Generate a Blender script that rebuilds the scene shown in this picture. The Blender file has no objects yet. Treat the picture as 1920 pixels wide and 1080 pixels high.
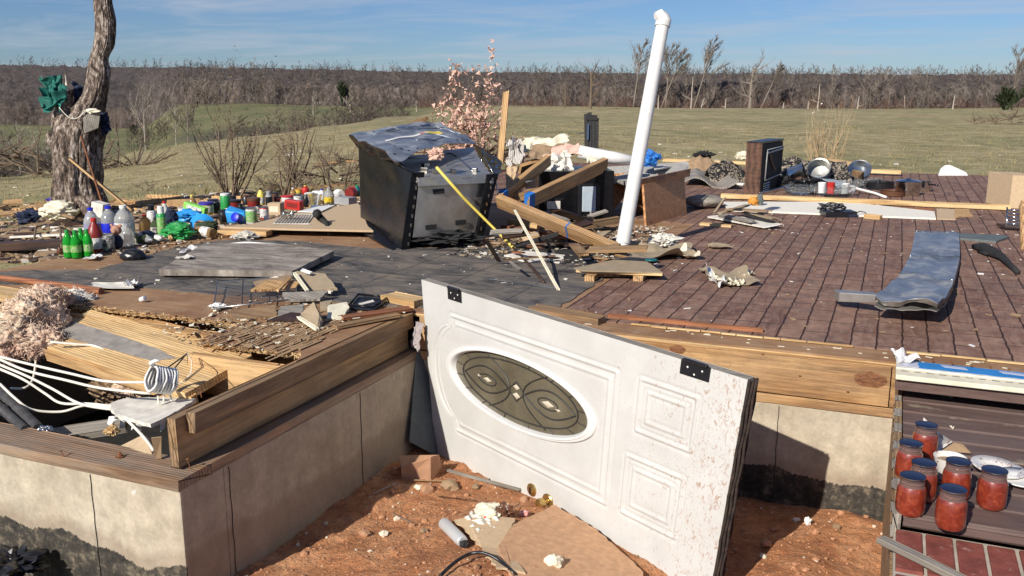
import bpy, bmesh, math, random
import numpy as np
from mathutils import Vector, Matrix, noise as mnoise
random.seed(7); RNG = np.random.default_rng(7)
SC = bpy.context.scene
rad = math.radians
# ---------------------------------------------------------------- camera
F = 1700.0; PITCH = math.atan(372/1700.0); YAW = rad(22.76); CH = 1.0
cf = Vector((-math.sin(YAW)*math.cos(PITCH), math.cos(YAW)*math.cos(PITCH), -math.sin(PITCH)))
cr = Vector((math.cos(YAW), math.sin(YAW), 0)); cu = cr.cross(cf)
EYE = Vector((0, 0, CH))
cd = bpy.data.cameras.new('camera'); cam = bpy.data.objects.new('camera', cd)
SC.collection.objects.link(cam); SC.camera = cam
cam.matrix_world = Matrix(((cr.x, cu.x, -cf.x, 0), (cr.y, cu.y, -cf.y, 0), (cr.z, cu.z, -cf.z, CH), (0, 0, 0, 1)))
cd.sensor_width = 36; cd.lens = 36*F/1920; cd.clip_start = .05; cd.clip_end = 9000
# ---------------------------------------------------------------- light
SUNDIR = Vector((.19, .82, -.54)).normalized()
ELEV = math.asin(-SUNDIR.z); AZ = math.atan2(-SUNDIR.x, -SUNDIR.y)
sl = bpy.data.lights.new('sun', 'SUN'); sun = bpy.data.objects.new('sun', sl); SC.collection.objects.link(sun)
sl.energy = 5.0; sl.angle = rad(.5); sl.color = (1, .945, .86)
sun.rotation_euler = SUNDIR.to_track_quat('-Z', 'Y').to_euler()
w = bpy.data.worlds.new('World'); SC.world = w; w.use_nodes = True
nt = w.node_tree; nt.nodes.clear()
sky = nt.nodes.new('ShaderNodeTexSky'); sky.sky_type = 'NISHITA'; sky.sun_disc = False
sky.sun_elevation = ELEV; sky.sun_rotation = AZ; sky.air_density = 1.0; sky.dust_density = .15; sky.ozone_density = 4.0
bg = nt.nodes.new('ShaderNodeBackground'); bg.inputs['Strength'].default_value = .056
wo = nt.nodes.new('ShaderNodeOutputWorld')
# thin cirrus, laid out on a flat high layer of the sky by direction
tc = nt.nodes.new('ShaderNodeTexCoord'); sx = nt.nodes.new('ShaderNodeSeparateXYZ'); nt.links.new(tc.outputs['Generated'], sx.inputs[0])
def wm(op, a, b=None):
    n = nt.nodes.new('ShaderNodeMath'); n.operation = op
    for i, v in enumerate((a, b)):
        if v is None: continue
        if isinstance(v, (int, float)): n.inputs[i].default_value = v
        else: nt.links.new(v, n.inputs[i])
    return n.outputs[0]
zz = wm('MAXIMUM', wm('ADD', sx.outputs[2], .06), .02)
cx = nt.nodes.new('ShaderNodeCombineXYZ'); nt.links.new(wm('DIVIDE', sx.outputs[0], zz), cx.inputs[0]); nt.links.new(wm('DIVIDE', sx.outputs[1], zz), cx.inputs[1])
mp = nt.nodes.new('ShaderNodeMapping'); mp.inputs['Scale'].default_value = (.42, .62, 1); mp.inputs['Rotation'].default_value = (0, 0, .45); nt.links.new(cx.outputs[0], mp.inputs[0])
cn = nt.nodes.new('ShaderNodeTexNoise'); cn.inputs['Scale'].default_value = 1.5; cn.inputs['Detail'].default_value = 9; cn.inputs['Roughness'].default_value = .6; cn.inputs['Distortion'].default_value = .6
nt.links.new(mp.outputs[0], cn.inputs['Vector'])
cm = nt.nodes.new('ShaderNodeMapRange'); cm.inputs[1].default_value = .44; cm.inputs[2].default_value = .74; cm.inputs[3].default_value = .0; cm.inputs[4].default_value = .62
nt.links.new(cn.outputs['Fac'], cm.inputs[0])
mx = nt.nodes.new('ShaderNodeMix'); mx.data_type = 'RGBA'; nt.links.new(cm.outputs[0], mx.inputs['Factor'])
tn = nt.nodes.new('ShaderNodeMix'); tn.data_type = 'RGBA'; tn.blend_type = 'MULTIPLY'; tn.inputs['Factor'].default_value = 1
nt.links.new(sky.outputs[0], tn.inputs['A']); tn.inputs['B'].default_value = (.76, .96, 1.34, 1)
nt.links.new(tn.outputs['Result'], mx.inputs['A']); mx.inputs['B'].default_value = (8.2, 8.8, 10, 1)
nt.links.new(mx.outputs['Result'], bg.inputs['Color']); nt.links.new(bg.outputs[0], wo.inputs[0])
SC.view_settings.view_transform = 'Standard'; SC.view_settings.look = 'None'; SC.view_settings.exposure = 0.15; SC.view_settings.gamma = 1
SC.cycles.use_denoising = True
# ---------------------------------------------------------------- reading the plan: photo ray -> point on a real surface
def ray(x, y): return cf + cr*((x-960)/F) - cu*((y-540)/F)
def G(x, y, z=0.0):
    d = ray(x, y); return EYE + d*((z-CH)/d.z)
def V(x, y, ref):                       # point above/beside ref at ref's distance
    return EYE + ray(x, y)*((Vector(ref)-EYE).dot(cf))
def mpp(p): return (Vector(p)-EYE).dot(cf)/F
# ---------------------------------------------------------------- naming helpers
def tag(o, label=None, cat=None, group=None, kind=None):
    if label: o['label'] = label
    if cat: o['category'] = cat
    if group: o['group'] = group
    if kind: o['kind'] = kind
    return o
def empty(name, loc, label, cat, group=None):
    o = bpy.data.objects.new(name, None); SC.collection.objects.link(o); o.location = loc; o.empty_display_size = .1
    return tag(o, label, cat, group)
def worldloc(o):
    v = Vector((0, 0, 0))
    while o: v += o.location; o = o.parent
    return v
def fbm(p, s=1, o=3):
    return mnoise.fractal(Vector(p)*s, 1.0, 2.0, o)
class MB:
    def __init__(s): s.v = []; s.f = []
    def add(s, vs, fs):
        b = len(s.v); s.v += [Vector(v) for v in vs]; s.f += [tuple(i+b for i in f) for f in fs]; return s
    def box(s, c, sz, R=None):
        c = Vector(c); vs = []
        for k in range(8):
            v = Vector(((k & 1)-.5, ((k >> 1) & 1)-.5, ((k >> 2) & 1)-.5)); v = Vector((v.x*sz[0], v.y*sz[1], v.z*sz[2]))
            vs.append(c+(R @ v if R else v))
        return s.add(vs, [(0, 2, 3, 1), (4, 5, 7, 6), (0, 1, 5, 4), (2, 6, 7, 3), (0, 4, 6, 2), (1, 3, 7, 5)])
    def bb(s, x0, x1, y0, y1, z0, z1): return s.box(((x0+x1)/2, (y0+y1)/2, (z0+z1)/2), (x1-x0, y1-y0, z1-z0))
    def hexa(s, b, t): return s.add(list(b)+list(t), [(3, 2, 1, 0), (4, 5, 6, 7), (0, 1, 5, 4), (1, 2, 6, 5), (2, 3, 7, 6), (3, 0, 4, 7)])
    def tube(s, path, r, n=8, cap=True):
        path = [Vector(p) for p in path]; m = len(path)
        if not hasattr(r, '__len__'): r = [r]*m
        up = None; vs = []
        for i, p in enumerate(path):
            d = (path[min(i+1, m-1)]-path[max(i-1, 0)])
            d = d.normalized() if d.length > 1e-9 else Vector((0, 0, 1))
            if up is None:
                up = Vector((0, 0, 1)) if abs(d.z) < .9 else Vector((1, 0, 0))
            a = d.cross(up)
            a = a.normalized() if a.length > 1e-6 else d.orthogonal().normalized()
            up = a.cross(d)
            for k in range(n):
                t = 2*math.pi*k/n; vs.append(p+(a*math.cos(t)+up*math.sin(t))*r[i])
        fs = [(i*n+k, i*n+(k+1) % n, (i+1)*n+(k+1) % n, (i+1)*n+k) for i in range(m-1) for k in range(n)]
        if cap: fs += [tuple(range(n))[::-1], tuple((m-1)*n+k for k in range(n))]
        return s.add(vs, fs)
    def lathe(s, prof, c=(0, 0, 0), n=18, R=None, cap=True):
        c = Vector(c); vs = []
        for r, z in prof:
            for k in range(n):
                t = 2*math.pi*k/n; v = Vector((r*math.cos(t), r*math.sin(t), z)); vs.append(c+(R @ v if R else v))
        m = len(prof); fs = [(i*n+k, i*n+(k+1) % n, (i+1)*n+(k+1) % n, (i+1)*n+k) for i in range(m-1) for k in range(n)]
        if cap: fs += [tuple(range(n))[::-1], tuple((m-1)*n+k for k in range(n))]
        return s.add(vs, fs)
    def slab(s, pts, th, nrm=None, jag=0, seed=0):
        pts = [Vector(p) for p in pts]
        if jag:
            q = []; rr = random.Random(seed)
            for i, p in enumerate(pts):
                e = pts[(i+1) % len(pts)]; L = (e-p).length; k = max(1, min(14, int(L/(jag*2.2)))); q.append(p)
                side = (e-p).normalized().cross(Vector((0, 0, 1)))
                for j in range(1, k): q.append(p.lerp(e, (j+rr.uniform(-.3, .3))/k)+side*rr.uniform(-jag, jag)*.6)
            pts = q
        if nrm is None:
            nrm = Vector((0, 0, 0))
            for i, p in enumerate(pts): nrm += p.cross(pts[(i+1) % len(pts)])
            nrm = nrm.normalized()
            if nrm.z < 0: nrm = -nrm
        off = nrm*th; n = len(pts); a = pts; b = [p-off for p in pts]
        # orient
        ar = Vector((0, 0, 0))
        for i, p in enumerate(pts): ar += p.cross(pts[(i+1) % n])
        if ar.dot(nrm) < 0: a = a[::-1]; b = b[::-1]
        return s.add(a+b, [tuple(range(n)), tuple(range(2*n-1, n-1, -1))]+[(i, i+n, (i+1) % n+n, (i+1) % n) for i in range(n)])
    def grid(s, fn, nu, nv, closed=False):
        vs = [fn(i/nu, j/nv) for j in range(nv+1) for i in range(nu+1)]
        return s.add(vs, [(j*(nu+1)+i, j*(nu+1)+i+1, (j+1)*(nu+1)+i+1, (j+1)*(nu+1)+i) for j in range(nv) for i in range(nu)])
    def sheet(s, fn, nu, nv, th):            # grid with thickness
        b = len(s.v); s.grid(fn, nu, nv); n1 = len(s.v)-b; w_ = nu+1
        top = s.v[b:]; bm = [v-Vector((0, 0, th)) for v in top]; s.v += bm
        s.f += [tuple(i+n1 for i in f)[::-1] for f in s.f if f[0] >= b and max(f) < b+n1]
        rim = [i for i in range(w_)]+[j*w_+nu for j in range(1, nv+1)]+[nv*w_+i for i in range(nu-1, -1, -1)]+[j*w_ for j in range(nv-1, 0, -1)]
        for k, a in enumerate(rim):
            c = rim[(k+1) % len(rim)]; s.f.append((b+a, b+n1+a, b+n1+c, b+c))
        return s
    def rock(s, c, r, seed=0, sub=2, am=.35, sq=(1, 1, .7), R=None):
        bm = bmesh.new(); bmesh.ops.create_icosphere(bm, subdivisions=sub, radius=1)
        vs = []
        for v in bm.verts:
            p = v.co.normalized(); k = 1+am*mnoise.noise(p*1.7+Vector((seed*3.1, seed, -seed)))*1.6+am*.4*mnoise.noise(p*5+Vector((seed, 0, seed)))
            q = Vector((p.x*sq[0], p.y*sq[1], p.z*sq[2]))*k*r
            vs.append(Vector(c)+(R @ q if R else q))
        fs = [tuple(v.index for v in f.verts) for f in bm.faces]; bm.free()
        return s.add(vs, fs)
    def build(s, name, m, parent=None, smooth=False, bevel=0, label=None, cat=None, group=None, kind=None, origin=None, sa=None):
        me = bpy.data.meshes.new(name)
        if parent is not None: o0 = worldloc(parent)
        elif origin is not None: o0 = Vector(origin)
        else:
            n = len(s.v); o0 = Vector((sum(v.x for v in s.v)/n, sum(v.y for v in s.v)/n, min(v.z for v in s.v)))
        me.from_pydata([tuple(v-o0) for v in s.v], [], s.f); me.validate()
        if bevel:
            bm = bmesh.new(); bm.from_mesh(me)
            ed = [e for e in bm.edges if len(e.link_faces) == 2 and e.calc_face_angle(0) > .6]
            bmesh.ops.bevel(bm, geom=ed, offset=bevel, segments=2, profile=.6, affect='EDGES'); bm.to_mesh(me); bm.free()
        if smooth:
            me.polygons.foreach_set('use_smooth', [True]*len(me.polygons))
            if sa: me.set_sharp_from_angle(angle=rad(sa))
        me.materials.append(m); o = bpy.data.objects.new(name, me); SC.collection.objects.link(o)
        if parent is not None: o.parent = parent
        else: o.location = o0
        return tag(o, label, cat, group, kind)
def board(name, p0, p1, wd, th, m, up=(0, 0, 1), parent=None, label=None, cat=None, group=None, wob=.0015, ragged=0, bev=.002, kind=None):
    """plank whose local X runs along its length; wd across, th along up"""
    p0 = Vector(p0); p1 = Vector(p1); X = (p1-p0).normalized(); U = Vector(up); Y = U.cross(X).normalized(); Z = X.cross(Y); L = (p1-p0).length
    nx = max(2, min(60, int(L/.04))); vs = []; rr = random.Random(hash((round(p0.x, 3), round(p0.y, 3))) & 0xffff)
    prof = [(-.5, -.5), (.5, -.5), (.5, .5), (-.5, .5)]; b_ = bev
    pr = []
    for a, c in prof:
        pr += [(a*wd-math.copysign(b_, a)*(1 if a*c > 0 else 0), c*th-math.copysign(b_, c)*(0 if a*c > 0 else 1)), (a*wd-math.copysign(b_, a)*(0 if a*c > 0 else 1), c*th-math.copysign(b_, c)*(1 if a*c > 0 else 0))]
    n = len(pr)
    for i in range(nx+1):
        x = L*i/nx
        for k, (y, z) in enumerate(pr):
            e = 0
            if ragged and i in (0, nx): e = rr.uniform(-ragged, ragged)
            vs.append((x+e, y+wob*mnoise.noise(Vector((x*5, k*1.3, p0.x*9))), z+wob*mnoise.noise(Vector((x*5, k*2.3, 7+p0.y*9)))))
    fs = [(i*n+k, i*n+(k+1) % n, (i+1)*n+(k+1) % n, (i+1)*n+k) for i in range(nx) for k in range(n)]+[tuple(range(n))[::-1], tuple(nx*n+k for k in range(n))]
    me = bpy.data.meshes.new(name); me.from_pydata(vs, [], fs); me.validate(); me.materials.append(m)
    o = bpy.data.objects.new(name, me); SC.collection.objects.link(o)
    R = Matrix((X, Y, Z)).transposed(); o.rotation_mode = 'QUATERNION'; o.rotation_quaternion = R.to_quaternion()
    if parent is not None: o.parent = parent; o.location = p0-worldloc(parent)
    else: o.location = p0
    return tag(o, label, cat, group, kind)
# ---------------------------------------------------------------- material helper
class MT:
    def __init__(s, name):
        s.m = bpy.data.materials.new(name); s.m.use_nodes = True; s.t = s.m.node_tree; s.t.nodes.clear()
        s.o = s.t.nodes.new('ShaderNodeOutputMaterial'); s.b = s.t.nodes.new('ShaderNodeBsdfPrincipled'); s.t.links.new(s.b.outputs[0], s.o.inputs[0]); s._tc = None
    def set(s, inp, v):
        if isinstance(v, bpy.types.NodeSocket): s.t.links.new(v, inp)
        elif isinstance(v, (tuple, list)) and len(v) == 3 and inp.type == 'RGBA': inp.default_value = (*v, 1)
        else: inp.default_value = v
    def co(s, sc=(1, 1, 1), rnd=True, loc=(0, 0, 0), rot=(0, 0, 0)):
        t = s.t.nodes.new('ShaderNodeTexCoord'); v = t.outputs['Object']
        if rnd:
            oi = s.t.nodes.new('ShaderNodeObjectInfo'); a = s.t.nodes.new('ShaderNodeVectorMath'); a.operation = 'MULTIPLY_ADD'
            c = s.t.nodes.new('ShaderNodeCombineXYZ')
            for i in range(3): s.t.links.new(oi.outputs['Random'], c.inputs[i])
            s.t.links.new(c.outputs[0], a.inputs[0]); a.inputs[1].default_value = (17, 31, 23); s.t.links.new(v, a.inputs[2]); v = a.outputs[0]
        m = s.t.nodes.new('ShaderNodeMapping'); m.inputs['Scale'].default_value = sc; m.inputs['Location'].default_value = loc; m.inputs['Rotation'].default_value = rot
        s.t.links.new(v, m.inputs[0]); return m.outputs[0]
    def noise(s, v, sc=5, det=4, ro=.55, di=0, out='Fac'):
        n = s.t.nodes.new('ShaderNodeTexNoise'); s.t.links.new(v, n.inputs['Vector'])
        n.inputs['Scale'].default_value = sc; n.inputs['Detail'].default_value = det; n.inputs['Roughness'].default_value = ro; n.inputs['Distortion'].default_value = di
        return n.outputs[out]
    def vor(s, v, sc=5, feat='F1', out='Distance'):
        n = s.t.nodes.new('ShaderNodeTexVoronoi'); n.feature = feat; s.t.links.new(v, n.inputs['Vector']); n.inputs['Scale'].default_value = sc; return n.outputs[out]
    def wave(s, v, sc=5, di=2, det=2, ty='BANDS', ax='Y', dsc=1):
        n = s.t.nodes.new('ShaderNodeTexWave'); n.wave_type = ty
        if ty == 'BANDS': n.bands_direction = ax
        else: n.rings_direction = ax
        s.t.links.new(v, n.inputs['Vector']); n.inputs['Scale'].default_value = sc; n.inputs['Distortion'].default_value = di; n.inputs['Detail'].default_value = det; n.inputs['Detail Scale'].default_value = dsc
        return n.outputs['Fac']
    def ramp(s, f, st, mode='LINEAR'):
        n = s.t.nodes.new('ShaderNodeValToRGB'); s.t.links.new(f, n.inputs[0]); e = n.color_ramp.elements; n.color_ramp.interpolation = mode
        st = [(p, (c, c, c) if isinstance(c, (int, float)) else c) for p, c in st]
        e[0].position = st[0][0]; e[0].color = (*st[0][1], 1); e[1].position = st[1][0]; e[1].color = (*st[1][1], 1)
        for p, c in st[2:]: q = e.new(p); q.color = (*c, 1)
        return n.outputs['Color']
    def mix(s, f, a, b, mode='MIX'):
        n = s.t.nodes.new('ShaderNodeMix'); n.data_type = 'RGBA'; n.blend_type = mode; s.set(n.inputs['Factor'], f); s.set(n.inputs[6], a); s.set(n.inputs[7], b); return n.outputs[2]
    def ma(s, op, a, b=0.0, c=0.0, clamp=False):
        n = s.t.nodes.new('ShaderNodeMath'); n.operation = op; n.use_clamp = clamp
        s.set(n.inputs[0], a); s.set(n.inputs[1], b); s.set(n.inputs[2], c); return n.outputs[0]
    def xyz(s, v):
        n = s.t.nodes.new('ShaderNodeSeparateXYZ'); s.t.links.new(v, n.inputs[0]); return n.outputs
    def attr(s, name):
        n = s.t.nodes.new('ShaderNodeAttribute'); n.attribute_name = name; return n.outputs['Fac']
    def bump(s, h, st=.5, d=.01, nrm=None):
        n = s.t.nodes.new('ShaderNodeBump'); s.set(n.inputs['Height'], h); n.inputs['Strength'].default_value = st; n.inputs['Distance'].default_value = d
        if nrm is not None: s.t.links.new(nrm, n.inputs['Normal'])
        return n.outputs[0]
    def out(s, col, ro=.8, bump=None, **k):
        s.set(s.b.inputs['Base Color'], col); s.set(s.b.inputs['Roughness'], ro)
        if bump is not None: s.t.links.new(bump, s.b.inputs['Normal'])
        for a, v in k.items(): s.set(s.b.inputs[a.replace('_', ' ')], v)
        return s.m
M = {}
def wood(name, a, b, gray=0, rough=.75, gsc=1.0, dirt=.3, dcol=(.09, .055, .03)):
    t = MT(name); v = t.co((1.1*gsc, 34*gsc, 34*gsc)); v1 = t.co()
    g = t.wave(t.co((.12*gsc, gsc, gsc*.8)), 24, 7, 2, 'BANDS', 'Y', .22)
    n = t.noise(v, 3, 6, .7, .3); lo = t.noise(t.co((.8, 6, 6)), 3, 4, .6); f = t.ma('ADD', t.ma('MULTIPLY', g, .22), t.ma('ADD', t.ma('MULTIPLY', n, .5), t.ma('MULTIPLY', lo, .4)))
    st_ = t.noise(t.co((.5*gsc, 9*gsc, 9*gsc)), 4, 7, .75, .4); c = t.ramp(f, [(.44, tuple(q*.8 for q in b)), (.55, tuple((p+q)/2 for p, q in zip(a, b))), (.64, a)]); c = t.mix(.8, c, t.ramp(st_, [(.36, .5), (.5, 1), (.66, 1.25)]), 'MULTIPLY')
    sk = t.ma('MULTIPLY', t.ramp(t.vor(t.co((9, 26, 26)), 2.4), [(.05, 1), (.11, 0)]), t.ramp(t.noise(v1, 5, 3), [(.5, 0), (.56, .85)])); c = t.mix(sk, c, (b[0]*.3, b[1]*.22, b[2]*.2))
    kn = t.ramp(t.vor(t.co((.9, 5, 5)), 1.3), [(.05, 1), (.16, 0)])
    c = t.mix(t.ma('MULTIPLY', kn, .75), c, (b[0]*.35, b[1]*.25, b[2]*.2))
    if gray: c = t.mix(t.ma('MULTIPLY', t.ramp(t.noise(t.co((1, 4, 4)), 2.2, 5, .6), [(.4, 0), (.62, 1)]), gray), c, (.21, .19, .165))
    d = t.ramp(t.noise(v1, 6, 6, .6), [(.48, 0), (.72, 1)])
    c = t.mix(t.ma('MULTIPLY', d, dirt), c, dcol)
    M[name] = t.out(c, rough, t.bump(t.ma('ADD', f, st_), .6, .005)); return M[name]
def plain(name, col, ro=.6, var=.15, bs=.1, sc=20, metal=0, **k):
    t = MT(name); v = t.co(); n = t.noise(v, sc, 5, .6)
    lo = tuple(max(0, x*(1-var)) for x in col); hi = tuple(min(1, x*(1+var)) for x in col)
    c = t.ramp(n, [(.3, lo), (.7, hi)]); M[name] = t.out(c, ro, t.bump(n, bs, .004), Metallic=metal, **k); return M[name]
wood('pine', (.62, .40, .19), (.44, .23, .085), dirt=.18)
wood('pine_fresh', (.70, .50, .25), (.56, .33, .13), dirt=.1)
wood('rim_wood', (.56, .34, .15), (.34, .17, .06), gray=.18, dirt=.4)
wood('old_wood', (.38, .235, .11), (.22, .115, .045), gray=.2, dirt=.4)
wood('sill_wood', (.38, .235, .135), (.22, .12, .06), gray=.5, dirt=.3)
wood('gray_wood', (.40, .36, .30), (.25, .215, .17), gray=.6, dirt=.3)
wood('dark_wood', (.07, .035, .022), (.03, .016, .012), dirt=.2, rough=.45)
wood('cabinet', (.30, .135, .05), (.20, .08, .028), dirt=.15, rough=.5)
wood('red_wood', (.36, .14, .06), (.22, .075, .03), dirt=.4)
plain('black', (.012, .012, .014), .35, .3); plain('black_matt', (.02, .019, .018), .8, .4)
plain('white', (.78, .76, .72), .5, .08); plain('dirty_white', (.66, .62, .54), .8, .22, .3); plain('cream', (.72, .66, .50), .8, .12, .2)
plain('drywall', (.33, .255, .165), .9, .12, .15); plain('kraft', (.30, .20, .115), .85, .2, .3)
plain('tanboard', (.52, .38, .235), .85, .1, .1, 60); plain('chrome', (.6, .6, .58), .18, .15, .1, 8, 1); plain('steel', (.42, .41, .38), .32, .2, .1, 8, 1)
plain('rust', (.20, .075, .03), .85, .4, .4); plain('navy', (.01, .018, .05), .8, .3); plain('green_cloth', (.008, .13, .10), .75, .35, .4, 12)
plain('blue_tape', (.02, .16, .5), .6, .2); plain('yellow', (.75, .58, .10), .5, .1); plain('brass', (.55, .38, .14), .3, .2, .1, 30, .9)
t = MT('pvc'); v = t.co(); n = t.noise(v, 5, 6, .65); n2_ = t.noise(t.co((6, 6, 1)), 7, 6, .7); c = t.ramp(n, [(.3, (.66, .64, .60)), (.6, (.76, .75, .72))]); c = t.mix(t.ramp(n2_, [(.58, 0), (.75, .4)]), c, (.45, .36, .27)); M['pvc'] = t.out(c, .42, t.bump(n2_, .05, .002)); plain('concrete_block', (.42, .23, .13), .9, .2, .4)
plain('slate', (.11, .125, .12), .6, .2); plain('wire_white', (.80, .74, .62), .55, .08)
for n_, c_ in dict(red=(.5, .025, .02), maroon=(.22, .02, .015), blue=(.01, .02, .5), skyblue=(.03, .3, .7), green=(.03, .3, .07), lime=(.25, .6, .1), purple=(.05, .03, .3), orange=(.6, .25, .03), gray=(.3, .3, .3), teal=(.01, .12, .13), brown=(.12, .05, .025), pink=(.7, .35, .3), gold=(.6, .42, .03)).items(): plain(n_, c_, .4, .12)
def clear(name, col, tr=.75, ro=.12):
    t = MT(name); v = t.co(); n = t.noise(v, 30, 3)
    M[name] = t.out(col, ro, t.bump(n, .2, .003), Transmission_Weight=tr, IOR=1.3)
clear('clear_plastic', (.78, .80, .80), .7); clear('green_plastic', (.03, .55, .05), .6, .1); clear('glass', (.92, .94, .93), .96, .03)
clear('amber', (.55, .35, .15), .6)
# ================================================================ ground
CP, SP = math.cos(PITCH), math.sin(PITCH)
def zat(w_, y):
    v = (y-540)/F; return CH-w_*(v*CP+SP)/(CP-v*SP)
COLS = {
 -900: [(4, -.5), (9, -.55), (16, -.9), (30, 'y352'), (60, -6), (150, -11), (260, 'y240'), (620, 'y150'), (900, 'y156')],
 0: [(4, -.5), (8, -.38), (16, -.75), (29, 'y334'), (45, -4.2), (150, 'y296'), (260, 'y230'), (620, 'y148'), (900, 'y155')],
 110: [(4, -.3), (8, -.28), (16, -.7), (30, 'y316'), (48, -4.4), (150, 'y300'), (260, 'y233'), (620, 'y149'), (900, 'y156')],
 250: [(4, -.2), (8, -.22), (16, -.6), (36, 'y283'), (55, -4.2), (150, 'y290'), (255, 'y240'), (620, 'y152'), (900, 'y158')],
 345: [(4, -.2), (8, -.2), (16, -.5), (40, 'y268'), (60, -4.4), (140, 'y262'), (200, 'y216'), (250, 'y190'), (620, 'y154'), (900, 'y160')],
 450: [(4, -.2), (8, -.2), (16, -.45), (43, 'y256'), (62, -4), (140, 'y250'), (195, 'y214'), (240, 'y192'), (620, 'y157'), (900, 'y162')],
 600: [(4, -.2), (8, -.2), (16, -.4), (50, 'y236'), (75, -3.2), (140, 'y240'), (200, 'y212'), (240, 'y201'), (620, 'y158'), (900, 'y163')],
 720: [(4, -.2), (8, -.2), (16, -.35), (58, 'y219'), (80, -2.4), (140, 'y222'), (230, 'y206'), (600, 'y161'), (900, 'y164')],
 900: [(4, -.3), (9, -.3), (16, -.33), (65, 'y203'), (85, -1.2), (130, -2.2), (230, 'y200'), (600, 'y163'), (900, 'y165')],
 1400: [(4, -.3), (9, -.3), (16, -.4), (75, 'y203'), (95, -1.1), (130, -2), (225, 'y200'), (600, 'y166'), (900, 'y167')],
 1950: [(4, -.3), (9, -.3), (16, -.45), (75, 'y207'), (95, -1.4), (130, -2.2), (225, 'y203'), (600, 'y168'), (900, 'y168')],
 2900: [(4, -.3), (9, -.3), (16, -.45), (75, 'y210'), (95, -1.6), (130, -2.4), (225, 'y206'), (600, 'y168'), (900, 'y168')]}
for k_ in COLS:
    q_ = COLS[k_]; dc = q_[3][0]; COLS[k_] = q_[:4]+[(dc*1.12, zat(dc, float(q_[3][1][1:]))-(1.3 if k_ < 800 else .35))]+q_[4:]
CK = sorted(COLS); CC = {k: [(a, zat(a, float(b[1:])) if isinstance(b, str) else b) for a, b in v] for k, v in COLS.items()}
def prof(k, d):
    q = CC[k]; xs = [math.log(p[0]) for p in q]; ys = [p[1] for p in q]; x = math.log(max(d, 1.0))
    if x <= xs[0]: return ys[0]
    if x >= xs[-1]: return ys[-1]
    i = max(j for j in range(len(xs)) if xs[j] <= x); i = min(i, len(xs)-2)
    def sl(j):
        if j <= 0 or j >= len(xs)-1: return 0
        a = (ys[j]-ys[j-1])/(xs[j]-xs[j-1]); b = (ys[j+1]-ys[j])/(xs[j+1]-xs[j]); return 0 if a*b <= 0 else 2*a*b/(a+b)
    h = xs[i+1]-xs[i]; t = (x-xs[i])/h
    return (2*t**3-3*t*t+1)*ys[i]+(t**3-2*t*t+t)*h*sl(i)+(-2*t**3+3*t*t)*ys[i+1]+(t**3-t*t)*h*sl(i+1)
def colof(x, y):
    hx, hy = -math.sin(YAW), math.cos(YAW); wf = x*hx+y*hy; wr = x*math.cos(YAW)+y*math.sin(YAW)
    wf = max(wf, .35*abs(wr), .5); return 960+1740*wr/wf, math.hypot(wf, 0)
def house_in(x, y, m=0):
    return (-4.72-m < x < 4.5+m and 3.57-m < y < 12.25+m) or (-4.72-m < x < -1.97+m and 2.02-m < y < 12.25+m)
def tz(x, y, raw=False):
    u, d = colof(x, y); u = min(max(u, CK[0]), CK[-1]-1e-3)
    i = max(j for j in range(len(CK)) if CK[j] <= u); i = min(i, len(CK)-2); t = (u-CK[i])/(CK[i+1]-CK[i]); t = t*t*(3-2*t)
    z = prof(CK[i], d)*(1-t)+prof(CK[i+1], d)*t
    r = math.hypot(x, y)
    z += .05*mnoise.noise(Vector((x*.35, y*.35, 3)))*min(1, r/10)+.012*mnoise.noise(Vector((x*2.5, y*2.5, 1)))
    if r > 90: z += .8*mnoise.noise(Vector((x*.012, y*.012, 9)))*min(1, (r-90)/100)
    return z
def sm(a, b, x):
    t = min(1, max(0, (x-a)/(b-a))); return t*t*(3-2*t)
def pit(x, y):
    z = -.64+.10*math.exp(-((x+1.15)**2/.16+(y-2.45)**2/.5))+.05*math.exp(-((x+.25)**2/.1+(y-2.7)**2/.3))
    z += (.06)*sm(2.7, 1.2, y)
    z += .025*mnoise.noise(Vector((x*3, y*3, 1)))+.014*mnoise.noise(Vector((x*9, y*9, 4)))+.007*mnoise.noise(Vector((x*24, y*24, 2)))+.004*mnoise.noise(Vector((x*60, y*60, 2)))
    return z
def gz(x, y):
    z = tz(x, y)
    if house_in(x, y, .0): return -1.02
    f = sm(4.9, 3.2, y)*sm(-5.6, -4.9, x)*sm(5.5, 4.5, x)      # lowered ground in front of the house
    if y < 4.9:
        z = z*(1-f)+(-.70)*f
    return z-(0.0 if not house_in(x, y, .35) else .12)
FOREST_LINE = {-900: 255, 0: 250, 250: 250, 345: 236, 450: 228, 600: 232, 900: 222, 1400: 216, 2900: 216}
def fline(u):
    ks = sorted(FOREST_LINE); u = min(max(u, ks[0]), ks[-1]-1); i = max(j for j in range(len(ks)) if ks[j] <= u); i = min(i, len(ks)-2)
    t = (u-ks[i])/(ks[i+1]-ks[i]); return FOREST_LINE[ks[i]]*(1-t)+FOREST_LINE[ks[i+1]]*t
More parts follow.
